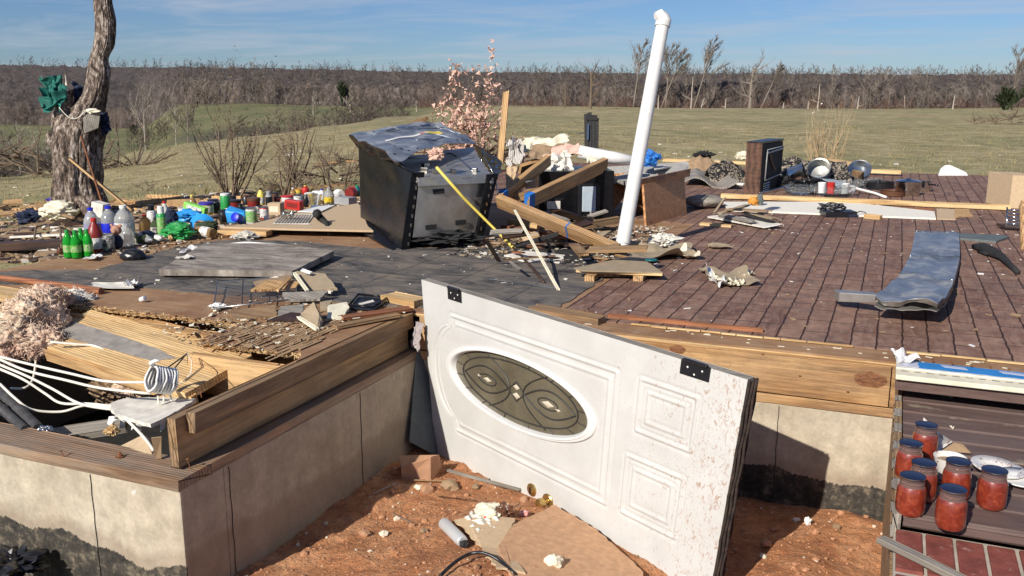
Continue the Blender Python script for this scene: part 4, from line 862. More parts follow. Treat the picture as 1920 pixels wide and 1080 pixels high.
blob('paper_scrap', 1494, 977, 14, 6, 'dirty_white', 'flat white scrap at the tip of the door shadow', 'scrap', 9, 'pit')
blob('paper_scrap', 1040, 1066, 30, 26, 'cream', 'cream scrap under the black cable at the bottom edge', 'scrap', 10, 'pit')
mb = MB(); cpts = [gp(770+i*12, 1100-44*math.sin(min(1, i/15)*math.pi)+0, .012) for i in range(16)]
ca = gp(822, 1085); mb.tube([gp(825+9*i, 1088-34*math.sin(i/16*math.pi), .015+.02*math.sin(i/16*math.pi)) for i in range(17)], .0058, 8)
mb.build('black_cable', M['black'], smooth=True, label='thick black cable looped on the clay at the bottom edge', cat='cable')
for i, (a, b, w_, lb) in enumerate((((838, 886), (975, 925), .018, 'long weathered splinter board along the door edge'), ((760, 905), (850, 908), .008, 'thin stick beside the rocks'), ((820, 935), (895, 945), .005, 'curved dark root on the clay'), ((700, 930), (742, 912), .006, 'short dark stick near the corner'), ((1448, 985), (1488, 968), .004, 'short dark twig on the clay right of the door'), ((940, 975), (975, 950), .005, 'pale twig on the brown scrap'), ((735, 968), (770, 985), .004, 'thin curved pale root on the clay slope'))):
    board('stick', gp(*a, .012), gp(*b, .014), w_, w_*.6, M[('gray_wood', 'old_wood', 'dark_wood')[i % 3]], label=lb, cat='stick', group='sticks on the clay', ragged=.004)
# black plastic at the bottom left corner, in front of the wall
zl = -.66
blob('black_plastic_bag', 28, 1082, 96, 48, 'black', 'crumpled shiny black plastic at the bottom left corner', 'plastic sheet', 2, -.60, .5, crease=.9)
blob('white_scrap', 4, 1062, 20, 24, 'dirty_white', 'white scrap beside the black plastic', 'scrap', 5, -.60)
# ================================================================ big appliances and wreckage on the floor
def yaxis(k): return Vector((-math.sin(YAW), math.cos(YAW), 0))*k
def slabv(name, pts, th, m, label=None, cat=None, parent=None, jag=0, seed=0, group=None, bevel=0, z=None):
    """pts = (px, py, height above the floor): real points of a thin board"""
    p = [G(x, y, h) for x, y, h in pts]; return MB().slab(p, th, jag=jag, seed=seed).build(name, M[m], parent, label=label, cat=cat, group=group, bevel=bevel)
def dent(fn, amp, fr, seed): return lambda u, v: fn(u, v)+Vector((mnoise.noise(Vector((u*fr, v*fr, seed))), mnoise.noise(Vector((u*fr, v*fr, seed+9))), mnoise.noise(Vector((u*fr, v*fr, seed+19)))))*amp
t = MT('enamel'); v = t.co(rnd=False); n = t.noise(v, 7, 6, .65); s1 = t.noise(t.co((3, 3, 14), rnd=False), 9, 6, .7, 1)
c = t.ramp(n, [(.35, (.004, .004, .005)), (.7, (.012, .011, .012))]); c = t.mix(t.ramp(s1, [(.66, 0), (.76, .12)]), c, (.16, .14, .12)); M['enamel'] = t.out(c, t.ramp(n, [(.3, .2), (.7, .34)]), t.bump(n, .08, .006), Specular_IOR_Level=.22)
t = MT('galvanised'); v = t.co(rnd=False); n2 = t.noise(v, 9, 6, .65)
c = t.ramp(n2, [(.3, (.40, .375, .33)), (.7, (.62, .58, .52))]); M['galvanised'] = t.out(c, t.ramp(n2, [(.3, .38), (.7, .46)]), t.bump(n2, .06, .003), Metallic=.8)
t = MT('blue_steel'); v = t.co(rnd=False); n2 = t.noise(v, 8, 6, .65, .5); n = t.vor(v, 90, out='Color')
c = t.ramp(n2, [(.3, (.15, .17, .21)), (.5, (.25, .28, .33)), (.62, (.42, .43, .44)), (.75, (.34, .29, .22))]); M['blue_steel'] = t.out(c, t.ramp(n2, [(.3, .34), (.7, .6)]), t.bump(n2, .3, .008), Metallic=.5)
FL, FR, BL = G(752, 470), G(912, 452), G(677, 422); RG = empty('kitchen_range', FL, 'overturned black kitchen range with crumpled blue sheet metal on top', 'kitchen range')
BR = BL+(FR-FL)
tFL, tFR, tBL = V(772, 324, FL), V(928, 326, FR), V(672, 276, BL); tBR = tBL+(tFR-tFL)
def quadf(a, b, c_, d): return bil(a, b, c_, d)
# left side panel, bulging a little
bulge = lambda u, v: Vector(((tFL-tBL).cross(BL-tBL)).normalized())*(.02*math.sin(math.pi*u)*math.sin(math.pi*v))
MB().sheet(lambda u, v: dent(quadf(BL, FL, tFL, tBL), .006, 4, 1)(u, v)+bulge(u, v), 30, 30, .003).build('side_panel', M['enamel'], RG, smooth=True, sa=50)
off = (FR-FL).normalized(); inw = (BL-FL).normalized()
for a, b, nm in ((FL, tFL, 0), (FR, tFR, 1)):                    # corner flanges with punched holes
    sgn = 1 if nm == 0 else -1; wd = .11 if nm == 0 else .105
    f = MB(); A = a+off*(.0 if nm == 0 else -.03); B = b+off*(0 if nm == 0 else .03)
    f.hexa([A, A+off*wd*sgn*.55, A+off*wd*sgn*.55+inw*.03, A+inw*.03], [B, B+off*wd*sgn*.9, B+off*wd*sgn*.9+inw*.03, B+inw*.03]); fl = f.build('corner_flange', M['enamel'], RG, bevel=.006)
    h = MB()
    for k in range(8):
        c_ = A.lerp(B, .08+k*.12)+off*(wd*.4*sgn)-inw*.006; h.box(c_, (.012, .006, .022), Matrix((off, -inw, Vector((0, 0, 1)))).transposed())
    h.build('punched_slot', M['steel'] if nm == 0 else M['chrome'], fl, kind='stuff')
    MB().lathe([(.014, 0), (.014, .008), (.006, .012)], A.lerp(B, .88)+off*wd*.45*sgn-inw*.01, 10, (-inw).to_track_quat('Z', 'Y').to_matrix()).build('bolt', M['steel'], fl)
# galvanised front and inner box
fa, fb, fc, fd = V(776, 446, FL), V(893, 436, FR), V(914, 342, FR), V(787, 348, FL); fa += inw*.03; fb += inw*.03; fc += inw*.03; fd += inw*.03
fr_ = MB().sheet(dent(quadf(fa, fb, fc, fd), .0025, 3, 3), 24, 20, .003).build('back_cover', M['galvanised'], RG, smooth=True, sa=50)
for (x, y) in ((.30, .86), (.26, .17), (.72, .22)):
    p = quadf(fa, fb, fc, fd)(x, y)-inw*.006; R_ = Matrix((off, -inw, Vector((0, 0, 1)))).transposed()
    MB().box(p, (.085, .01, .032), R_).build('vent_slot', M['black_matt'], fr_, bevel=.002); 
ea, eb = V(785, 350, FL), V(921, 343, FR); ec, ed = V(921, 326, FR), V(785, 334, FL)
MB().hexa([ea, eb, eb+inw*.03, ea+inw*.03], [ed, ec, ec+inw*.03, ed+inw*.03]).build('tray_lip', M['galvanised'], RG, bevel=.003)
ta, tb_, tc2, td = V(785, 336, FL), V(921, 328, FR), V(886, 275, BR), V(742, 296, BL+(FL-BL)*.25)
tray = MB().sheet(dent(quadf(ta, tb_, tc2, td), .01, 4, 6), 20, 16, .003).build('tray', M['galvanised'], RG, smooth=True, sa=50)
qf = quadf(ta, tb_, tc2, td); zup = Vector((0, 0, .02))
MB().tube([qf(.05, .8)+zup, qf(.3, .72)+zup, qf(.62, .72)+zup*1.4, qf(.70, .55)+zup, qf(.74, .2)+zup, qf(.78, .12)], .006, 7).build('gas_tube', M['chrome'], tray, smooth=True)
MB().tube([qf(.45, .3)+zup, qf(.62, .42)+zup, qf(.9, .5)+zup], .004, 6).build('gas_tube', M['chrome'], tray, smooth=True)
MB().tube([qf(.98, .4), qf(1.02, .5)+zup*3, qf(1.06, .0)+zup*-1, tFR+off*.05-Vector((0, 0, .25))], .004, 6).build('gas_tube', M['chrome'], RG, smooth=True)
for k, (u, v_) in enumerate(((.16, .25), (.28, .18), (.22, .42), (.8, .1), (.5, .12))):
    MB().box(qf(u, v_)+zup*.8, (.05, .03, .03), Matrix.Rotation(k*.6, 3, 'Z')).build('bracket', M['steel'], tray, bevel=.003)
# back and far side
MB().hexa([FL+inw*.1+off*.02, FR+inw*.1-off*.03, BR-off*.03, BL+off*.02], [tFL+inw*.1+off*.03-zup*3, tFR+inw*.1-off*.05-zup*3, tBR-off*.05-zup*6, tBL+off*.03-zup]).build('oven_box', M['black_matt'], RG, bevel=.01)
# crumpled top sheet
P00, P10, P11, P01 = V(653, 252, BL), V(820, 300, FL), V(892, 268, FR+inw*.15), V(800, 226, BR)
A0, A1, A2, A3 = V(653, 252, BL), V(742, 292, FL), V(892, 268, BR-inw*.1), V(826, 228, BR+inw*.05)
def topf(u, v):
    p = bil(A0, A1, A2, A3)(u, v); h = .035*math.sin(math.pi*v)*(.3+u)+.02*math.sin(u*7+v*3)*v*.6; h -= .05*max(0, u-.85)*6*(.4+.6*math.sin(v*7+1)**2)*max(0, .6-v)*1.6
    if u > .8: h -= (u-.8)*.10*math.sin(v*3.1)
    return p+Vector((0, 0, h))+Vector((mnoise.noise(Vector((u*5, v*5, 3))), mnoise.noise(Vector((u*5, v*5, 8))), mnoise.noise(Vector((u*6, v*6, 13)))*1.3))*.016
top = MB().sheet(topf, 60, 60, .004).build('top_sheet', M['blue_steel'], RG, smooth=True, sa=45)
hm = M['black_matt']
for (u, v_) in ((.80, .10), (.87, .13), (.93, .17), (.97, .24), (.90, .05), (.93, .78), (.93, .85), (.93, .92)):
    p = topf(u, v_); nrm = (topf(u+.02, v_)-p).cross(topf(u, v_+.02)-p).normalized(); nrm = nrm if nrm.z > 0 else -nrm
    MB().lathe([(.010, 0), (.010, .001)], p+nrm*.002, 12, nrm.to_track_quat('Z', 'Y').to_matrix()).build('punched_hole', hm, top)
def strip(u0, v0, u1, v1, w_, m, nm):
    def fn(a, b): u = u0+(u1-u0)*a; v = v0+(v1-v0)*a; p = topf(u+w_*(b-.5), v); return p+Vector((0, 0, .0035))
    MB().grid(fn, 16, 2).build(nm, M[m], top, smooth=True)
strip(.56, .12, .50, .62, .10, 'white', 'label_sticker'); strip(.49, .62, .47, .80, .12, 'yellow', 'label_sticker'); strip(.53, .52, .50, .60, .05, 'red', 'label_sticker')
for (u0, v0, u1, v1) in ((.1, .9, .75, .93), (.25, .15, .18, .95), (.55, .7, .9, .8), (.78, .35, .86, .62)):
    MB().tube([topf(u0+(u1-u0)*k/12+.03*math.sin(k/12*3.1), v0+(v1-v0)*k/12)+Vector((0, 0, .002)) for k in range(13)], .006, 6).build('pressed_rib', M['blue_steel'], top, smooth=True)
for k in range(5):
    MB().slab([topf(.10+.0*k, .2+.13*k)+Vector((0, 0, .004)), topf(.10, .30+.13*k)+Vector((0, 0, .004)), topf(.17, .30+.13*k)+Vector((0, 0, .004)), topf(.17, .2+.13*k)+Vector((0, 0, .004))], .002, nrm=Vector((0, 0, 1))).build('louvre', M['steel'], top)
# black skirt hanging from the left edge of the top sheet, and flap on the right
def skirt(u, v):
    p = topf(v, 0) if 0 else topf(v*.98, .0); q_ = V(688+96*v, 300+30*v, BL.lerp(FL, v)); r_ = p.lerp(q_, u)
    return r_+Vector((mnoise.noise(Vector((u*3, v*6, 2))), mnoise.noise(Vector((u*3, v*6, 5))), mnoise.noise(Vector((u*3, v*6, 7)))))*.035*math.sin(math.pi*min(1, u*1.1))
MB().sheet(skirt, 14, 36, .003).build('torn_skirt', M['enamel'], RG, smooth=True, sa=50)
MB().sheet(dent(quadf(V(889, 268, BR), V(941, 303, FR+inw*.1), V(934, 336, FR), V(900, 300, BR)), .015, 3, 8), 12, 12, .004).build('side_flap', M['enamel'], RG, smooth=True, sa=50)
for k in range(2):
    MB().lathe([(.011, 0), (.011, .002)], V(921+9*k, 303+9*k, FR)+Vector((0, 0, .004))-inw*.02, 10, (-inw+Vector((0, 0, .4))).to_track_quat('Z', 'Y').to_matrix()).build('screw', M['chrome'], RG)
MB().slab([G(662, 424, .05), G(690, 418, .06), G(750, 468, .0), G(744, 474, .0)], .012).build('bottom_flap', M['enamel'], RG, bevel=.002)
blob('rubble', 835, 458, 130, 26, 'black_matt', None, None, 4, 0, .5, crease=.9, parent=RG)
o = blob('insulation_tuft', 817, 305, 26, 20, 'pinkish', 'pink insulation tuft lying on top of the range tray', 'insulation', 6, 0, .5, crease=.8)
o.location = V(818, 300, FL+inw*.2); o.scale = (.5,)*3
MB().tube([V(818, 313, FL), V(870, 372, FL.lerp(G(960, 460), .4)), G(945, 447, .03), G(965, 467, .015)], .0095, 8).build('yellow_pole', M['yellow'], smooth=True, label='long yellow pole leaning from the range down to the floor', cat='pole')
MB().tube([G(962, 464, .02), G(1000, 505, .012), G(1020, 530, .008)], .008, 7).build('dark_rod', M['dark_wood'], smooth=True, label='dark rod lying on the floor at the end of the yellow pole', cat='rod')
board('thin_white_lath', G(1047, 543, .008), V(965, 394, G(1000, 470)), .016, .010, M['cream'], label='thin white lath leaning on the taped beam', cat='lath', ragged=.01)
board('upright_plank', V(938, 305, G(950, 395)), V(949, 172, G(950, 395)), .05, .022, M['pine'], up=(.3, -1, 0), label='upright pine plank rising between range and cloth', cat='plank', ragged=.012)
# ---- beams with blue tape
def beam(a, b, w_, th, m, label, up=(0, 0, 1), tape=(), group='lumber beams with blue tape'):
    o = empty('beam', a, label, 'beam', group); board('timber', a, b, w_, th, M[m], up=up, parent=o, ragged=.006)
    d = (Vector(b)-Vector(a)); L = d.length; d.normalize()
    for (t0, t1) in tape: board('blue_tape', Vector(a)+d*L*t0, Vector(a)+d*L*t1, w_+.003, th+.003, M['blue_tape'], up=up, parent=o, bev=.001)
    return o
r0 = G(1045, 470)
bA, bB = V(935, 376, G(935, 455)), G(1158, 470, .04)
beam(bA, bB, .045, .095, 'rim_wood', 'lower taped beam crossing down right to the foot of the white pipe', (0.1, -.55, .8), ((.605, .615),))
beam(V(988, 378, G(985, 450)), V(1135, 308, G(1130, 420)), .045, .10, 'rim_wood', 'middle taped beam rising right behind the lower beam', (0, -.6, .8), ((.0, .06),))
beam(V(938, 373, G(940, 448)), V(1028, 300, G(1025, 420)), .045, .08, 'pine', 'short taped beam rising steeply above the yellow pole', (0, -.5, .85), ((.02, .10),))
beam(V(975, 318, G(980, 405)), V(1060, 290, G(1060, 400)), .04, .09, 'rim_wood', 'beam lying level under the cardboard behind the taped beams', (0, -.8, .6), (), 'lumber behind the taped beams')
beam(G(1085, 425, .05), G(1160, 412, .06), .05, .05, 'old_wood', 'low short beam on the floor behind the lower taped beam', (0, 0, 1), (), 'lumber behind the taped beams')
beam(G(945, 425, .04), G(1070, 445, .04), .06, .03, 'red_wood', 'flat reddish board on the floor under the taped beams', (0, 0, 1), (), 'lumber behind the taped beams')
beam(G(955, 415, .06), G(1010, 425, .04), .05, .045, 'pine', 'short pine offcut lying right of the range', (0, 0, 1), (), 'lumber behind the taped beams')
beam(V(960, 372, G(960, 440)), V(1010, 360, G(1010, 440)), .06, .06, 'old_wood', 'stub of beam tucked behind the taped joint', (0, 0, 1), (), 'lumber behind the taped beams')
# ---- black dishwasher with light panel
d0 = G(1010, 420); d1 = G(1150, 418); dy = (d1-d0).normalized(); din = Vector((-dy.y, dy.x, 0))
DWG = empty('dishwasher', d0, 'black dishwasher with pale blue gray panel lying among the beams', 'dishwasher')
hh_ = (420-322)*mpp(d0)
MB().hexa([d0, d1, d1+din*.45, d0+din*.45], [d0+Vector((0, 0, hh_)), d1+Vector((0, 0, hh_)), d1+din*.45+Vector((0, 0, hh_)), d0+din*.45+Vector((0, 0, hh_))]).build('body', M['enamel'], DWG, bevel=.01)
def onf(x0, x1, y0, y1, m, nm, pr=.008, bev=.003):
    a = V(x0, y1, d0)-din*0; c_ = V(x1, y0, d0); L0 = ((x0-1010)/140)*(d1-d0).length; L1 = ((x1-1010)/140)*(d1-d0).length; z0 = (420-y1)*mpp(d0); z1 = (420-y0)*mpp(d0)
    p = lambda l, z, o_: d0+dy*l+Vector((0, 0, z))-din*o_
    return MB().hexa([p(L0, z0, pr), p(L1, z0, pr), p(L1, z0, 0), p(L0, z0, 0)], [p(L0, z1, pr), p(L1, z1, pr), p(L1, z1, 0), p(L0, z1, 0)]).build(nm, M[m], DWG, bevel=bev)
plain('pale_blue', (.42, .48, .53), .4, .08); plain('speckle', (.36, .34, .31), .8, .5, .2, 120)
onf(1090, 1116, 350, 398, 'pale_blue', 'panel', .012, .008); onf(1084, 1122, 345, 350, 'black', 'panel_rim', .014); onf(1082, 1089, 345, 418, 'black', 'panel_rim', .014); onf(1117, 1123, 345, 418, 'black', 'panel_rim', .014)
onf(1025, 1050, 377, 392, 'dirty_white', 'label_sticker', .006); onf(1020, 1056, 372, 376, 'black', 'panel_rim', .008)
slabv('speckled_board', [(1081, 414, .0), (1119, 412, .0), (1120, 396, .10), (1083, 391, .10)], .012, 'speckle', 'gray speckled board leaning at the foot of the dishwasher', 'board')
slabv('speckled_board', [(985, 352, .30), (1002, 350, .30), (1001, 336, .36), (985, 340, .36)], .012, 'speckle', 'gray speckled board piece behind the beam joint', 'board')
wood('cabinet_side', (.56, .27, .10), (.42, .18, .06), dirt=.15, rough=.5)
# ---- cabinet with open door and battered counter
c0 = G(1212, 424); c1 = G(1288, 402); CAB = empty('wooden_cabinet', c0, 'broken orange brown cabinet with a hanging door and battered counter on top', 'cabinet')
MB().slab([c0, c1, V(1283, 328, c1), V(1207, 346, c0)], .018).build('cabinet_door', M['cabinet_side'], CAB, bevel=.002)
MB().lathe([(.008, 0), (.009, .01), (.012, .016), (.006, .022)], V(1222, 415, c0)+Vector((0, -.004, 0)), 10, Matrix.Rotation(rad(90), 3, 'X')).build('door_knob', M['dark_wood'], CAB)
e0, e1 = G(1140, 398), G(1208, 395)
MB().slab([V(1140, 326, e0), V(1190, 324, e0), V(1192, 352, e0), V(1172, 368, e0), V(1150, 394, e0), V(1141, 392, e0)], .02, jag=.006).build('side_panel', M['cabinet_side'], CAB, label='torn orange brown side panel')
MB().hexa([G(1190, 400)+yaxis(.05), c1+yaxis(.1), c1+yaxis(.55), G(1190, 400)+yaxis(.5)], [V(1188, 328, e0)+yaxis(.05), V(1284, 328, c1)+yaxis(.1), V(1284, 322, c1)+yaxis(.55), V(1188, 322, e0)+yaxis(.5)]).build('cabinet_box', M['cabinet_side'], CAB, bevel=.004)
cz = V(1212, 338, c0)
k0, k1, k2, k3 = V(1196, 344, c0)-yaxis(.02), V(1292, 322, c1), V(1296, 306, c1)+yaxis(.15), V(1130, 318, e0)+yaxis(.25)
MB().slab([k0, k1, k2, k3, V(1148, 335, e0)], .035, jag=.012, seed=3).build('countertop', M['speckle'], CAB, label='torn counter slab with dirty white edges')
MB().slab([V(1190, 352, c0)-yaxis(.03), V(1290, 330, c1)-yaxis(.02), V(1292, 316, c1)-yaxis(.02), V(1194, 336, c0)-yaxis(.03)], .012, jag=.008, seed=6).build('face_frame', M['cabinet'], CAB)
slabv('white_strip', [(1225, 312, .38), (1285, 302, .38), (1287, 306, .38), (1228, 318, .38)], .01, 'dirty_white', 'dirty white strip lying on the cabinet counter', 'strip', jag=.006)
# ---- cloths and insulation over the beams
def drape(name, pts, m, label, cat, amp=.03, fr=4, seed=0, n=36, fold=0, ref=None):
    P4 = [V(x, y, ref if ref is not None else G(1050, 415))+yaxis(dd) for x, y, dd in pts]
    def fn(u, v):
        p = bil(*P4)(u, v); q_ = Vector((u*fr, v*fr, seed)); r_ = p+Vector((mnoise.noise(q_), mnoise.noise(q_+Vector((7, 0, 0))), mnoise.noise(q_+Vector((0, 7, 0)))*1.2))*amp
        if fold: r_ += Vector((0, 0, 1))*fold*math.sin(u*28+3*v)
        return r_
    return MB().sheet(fn, n, n, .003).build(name, M[m], smooth=True, label=label, cat=cat, sa=60)
drape('white_sheet', [(1010, 330, -.1), (1075, 315, -.1), (1065, 282, .1), (1020, 300, .0)], 'dirty_white', 'crumpled white sheet draped across the middle taped beam', 'sheet', .05, 5, 1)
drape('insulation_batt', [(1020, 300, .2), (1092, 292, .1), (1090, 272, .3), (1045, 280, .4)], 'pinkish', 'pink faced insulation batt lying over the beams', 'insulation', .03, 3, 2)
drape('kraft_paper', [(990, 305, .3), (1050, 300, .3), (1075, 275, .5), (1000, 280, .5)], 'kraft', 'tan kraft paper behind the pink insulation batt', 'paper', .03, 3, 3)
drape('white_sheet', [(975, 290, .6), (1065, 285, .6), (1080, 266, .7), (985, 268, .7)], 'cream', 'pale sheet spread behind the tan kraft paper', 'sheet', .04, 4, 4)
ref9 = G(1120, 410)
MB().tube([V(1085, 284, ref9), V(1110, 290, ref9), V(1150, 296, ref9), V(1192, 300, ref9)], [.05, .055, .05, .03], 12).build('rolled_white_cloth', M['white'], smooth=True, label='white cloth twisted into a roll beside the white pipe', cat='cloth')
for k in range(4):
    MB().tube([V(1098+3*k, 284, ref9), V(1104+4*k, 296+2*k, ref9)-yaxis(.05), V(1100+9*k, 305+3*k, ref9)-yaxis(.06)], [.02, .022, .006], 7).build('cloth_strip', M['cream'], smooth=True, label='torn cream cloth strip knotted under the white roll', cat='cloth strip', group='torn cloth strips under the white roll')
t = MT('striped'); v = t.co((1, 1, 1)); wv_ = t.wave(v, 22, 2, 2, 'BANDS', 'X'); M['striped'] = t.out(t.ramp(wv_, [(.55, (.62, .58, .52)), (.75, (.20, .17, .16))]), .85)
refc = G(965, 400)
drape('striped_towel', [(952, 308, 0), (985, 306, 0), (978, 262, .1), (955, 262, .1)], 'striped', 'white towel with gray stripes hanging behind the upright plank', 'towel', .05, 4, 6, ref=refc)
drape('cardboard_flap', [(948, 345, -.1), (962, 342, -.1), (970, 310, -.05), (950, 312, -.05)], 'tanboard', 'tan cardboard flap standing below the striped towel', 'cardboard', .012, 3, 7, ref=refc)
blob('blue_cloth', 1215, 320, 24, 20, 'blue_tape', 'blue cloth ball on the counter beside the white pipe', 'cloth', 8, 0, .4, crease=.6).location = V(1215, 312, G(1215, 405))
# dark charred upright
rc = G(1108, 305)
CH_ = empty('burnt_upright', rc, 'charred black frame standing upright beyond the cloths', 'charred frame')
for k, (x0, y0, x1, y1) in enumerate(((1100, 280, 1099, 216), (1106, 281, 1106, 213), (1112, 282, 1112, 218), (1118, 282, 1119, 224))):
    board('charred_board', V(x0, y0, rc), V(x1, y1, rc), .055, .03, M['black_matt'], up=(.2, -1, 0), parent=CH_, ragged=.03)
MB().slab([V(1098, 224, rc)-yaxis(.03), V(1120, 226, rc)-yaxis(.03), V(1120, 216, rc)-yaxis(.03), V(1098, 214, rc)-yaxis(.03)], .03, jag=.01).build('top_rail', M['black_matt'], CH_)
board('metal_arm', V(1086, 251, rc), V(1098, 248, rc), .02, .015, M['steel'], parent=CH_)
MB().tube([V(1103, 232, rc)-yaxis(.04), V(1102, 262, rc)-yaxis(.04)], .012, 6).build('metal_strip', M['chrome'], CH_)
# ---- white drain pipe with elbow
pb = G(1164, 476); top_ = V(1244, 38, pb)
PP = empty('white_drain_pipe', pb, 'tall white plastic pipe leaning right with an elbow at its top', 'pipe')
rp = 13.3*mpp(pb); ax_ = (top_-pb).normalized()
MB().tube([pb+Vector((.01, 0, .0)), pb+ax_*.04, pb+ax_*.08], [rp*.35, rp*.75, rp*.95], 24).build('broken_end', M['pvc'], PP, smooth=True)
MB().tube([pb+ax_*.07, pb+(top_-pb)*.5, top_], [rp, rp*.98, rp*.93], 28).build('pipe', M['pvc'], PP, smooth=True, sa=40)
el = V(1228, 32, pb)-yaxis(.02)
MB().tube([top_-ax_*.04, top_+ax_*.0, top_+ax_*.014-cr*.012, (top_+el)/2+Vector((0, 0, .018)), el+Vector((0, 0, .004))], [rp*1.08, rp*1.1, rp*1.06, rp*.9, rp*.55], 24).build('elbow', M['pvc'], PP, smooth=True, sa=40)
plain('cream_white', (.80, .75, .64), .8, .06)
# ---- loose boards, papers and pieces on the brick floor
W_ = empty('wooden_wedge_frame', G(1100, 520), 'triangular tan board on two pine blocks lying on the brick floor', 'wooden frame')
MB().slab([G(1076, 502, .055), G(1196, 478, .055), G(1222, 496, .055), G(1243, 511, .055), G(1090, 507, .055)], .006).build('board_top', M['drywall'], W_, bevel=.001)
board('edge_rail', G(1080, 508, .043), G(1242, 515, .043), .015, .014, M['pine_fresh'], parent=W_)
for x in (1105, 1196): board('pine_block', G(x, 523, .018), G(x+2, 523, .018)+Vector((-.015, .12, 0)), .055, .036, M['pine'], parent=W_)
MB().slab([G(1110, 512, .03), G(1240, 512, .03), G(1236, 505, .03), G(1110, 504, .03)], .02).build('under_board', M['old_wood'], W_)
def paper(name, px, py, w_, h_, m, label, cat, seed=0, amp=.02, curl=.03, rot=0, z=.012, fr=3, irr=.35, n=26, group=None):
    c = G(px, py, z); s = mpp(c); a = Vector((math.cos(rot), math.sin(rot), 0)); a = cr*math.cos(rot)+yaxis(math.sin(rot)); b = Vector((-a.y, a.x, 0)); fs_ = s/max(.12, (CH-z)/(c-EYE).length)
    hw, hd = w_*.5*s, h_*.5*fs_
    def fn(u, v):
        x, y = u*2-1, v*2-1; ang = math.atan2(y, x); k = 1+irr*mnoise.noise(Vector((math.cos(ang)*1.6, math.sin(ang)*1.6, seed*2.3)))*1.4; r2_ = max(abs(x), abs(y))
        p = c+a*(x*hw*k)+b*(y*hd*k); p.z = z+.002+max(0, curl*(r2_**3)*max(0, mnoise.noise(Vector((ang*1.1, seed, 1)))+.35)*1.6+amp*mnoise.noise(Vector((u*fr, v*fr, seed)))); return p
    return MB().sheet(fn, n, n, .002).build(name, M[m], smooth=True, label=label, cat=cat, sa=50, group=group)
blob('crumpled_paper', 1244, 463, 54, 24, 'dirty_white', 'crumpled white paper standing on the brick floor right of the pipe foot', 'paper', 12, .006, .5, crease=.7)
paper('kraft_sheet', 1240, 476, 112, 22, 'drywall', 'long tan torn paper lying right of the pipe foot', 'paper', 3, .02, .05)
paper('cream_scrap', 1288, 480, 30, 14, 'cream', 'cream torn end at the right of the long tan paper', 'paper', 4, .02, .04)
o = MB().lathe([(.04, 0), (.042, .004), (.03, .008)], G(1221, 488, .02), 16).build('teal_lid', M['teal'], smooth=True, label='round teal lid tucked under the long tan paper', cat='lid')
paper('torn_wallpaper', 1366, 520, 80, 26, 'drywall', 'torn tan paper with curled cream edges in the middle of the brick floor', 'paper', 7, .008, .03, irr=.4)
for i in range(9):
    a = i/8; px, py = 1334+70*a, 520+14*math.sin(a*3.1)+(-8 if a > .8 else 0); paper('curled_edge', px, py, 13, 7, 'cream', 'cream curled edge of the torn tan paper on the brick floor', 'paper edge', 30+i, .01, .018, n=8, group='curled cream paper edges')
paper('torn_paper', 1342, 527, 18, 26, 'white', 'white flap standing up on the left of the torn tan paper', 'paper', 11, .02, .05, n=12)
paper('wood_chip_scrap', 1345, 463, 40, 6, 'drywall', 'thin tan and dark sliver on the brick floor below the rubble heap', 'scrap', 8, .01, .02)
for k, (x0, y0, x1, y1, z0, z1, w_, m, lb) in enumerate(((1345, 405, 1450, 424, .03, .03, .16, 'dirty_white', 'white broken sheet under the rubble heap'), (1350, 400, 1400, 385, .05, .09, .05, 'drywall', 'tan broken piece on top of the rubble heap'), (1400, 402, 1450, 418, .07, .04, .04, 'black_matt', 'dark strip on the right of the rubble heap'), (1365, 392, 1440, 396, .08, .10, .06, 'kraft', 'brown board piece across the rubble heap'), (1340, 398, 1358, 372, .03, .12, .02, 'drywall', 'thin tan stick pointing up left from the rubble heap'), (1395, 398, 1452, 410, .06, .06, .06, 'drywall', 'flat drywall piece in the rubble heap'), (1355, 404, 1410, 415, .045, .05, .07, 'gray_wood', 'gray splintered piece in the rubble heap'))):
    board('broken_board', G(x0, y0, z0), G(x1, y1, z1), w_, .014, M[m], up=(.1*(k % 3-1), 0, 1), label=lb, cat='board piece', group='rubble heap boards', ragged=.03)
blob('rag', 1412, 385, 18, 16, 'orange', 'small orange brown scrap on the white panel', 'rag', 3, .02, .5)
blob('dark_scrap', 1424, 385, 14, 20, 'slate', 'slate gray curled scrap beside the orange one', 'scrap', 4, .02, .4)
board('wood_strip', G(1313, 420, .012), G(1372, 424, .012), .05, .02, M['pine_fresh'], label='short pine strip on the floor left of the rubble heap', cat='strip')
board('long_pine_board', G(1352, 367, .035), G(1895, 389, .03), .06, .04, M['pine_fresh'], label='long pine board lying right across the back of the brick floor', cat='board')
slabv('long_white_sheet', [(1356, 378, .02), (1585, 378, .02), (1752, 396, .02), (1755, 409, .02), (1364, 393, .02)], .014, 'cream_white', 'long white panel lying in front of the long pine board', 'panel', bevel=.002)
slabv('tan_board', [(1756, 391, .012), (1790, 392, .012), (1792, 411, .012), (1757, 410, .012)], .01, 'tanboard', 'square tan board right of the white panel', 'board')
slabv('plywood_piece', [(1790, 391, .014), (1816, 392, .014), (1824, 404, .014), (1789, 406, .014)], .01, 'pine', 'splintered plywood patch beside the square tan board', 'plywood', jag=.015)
board('red_strip', G(1600, 389, .01), G(1750, 393, .01), .06, .015, M['red_wood'], label='reddish strip between the white panel and long pine board', cat='strip')
for i, (a, b, z, lb) in enumerate((((1245, 300), (1400, 306), .05, 'pine edge board along the back of the floor behind the cabinet'), ((1550, 300), (1608, 309), .14, 'short raised pine board behind the patterned rug'), ((1610, 320), (1690, 323), .05, 'pine edge board at the back right of the rug'))):
    board('edge_board', G(*a, z), G(*b, z), .09, .04, M['pine_fresh'], label=lb, cat='board', group='edge boards along the back of the floor')
f_ = G(1600, 350)
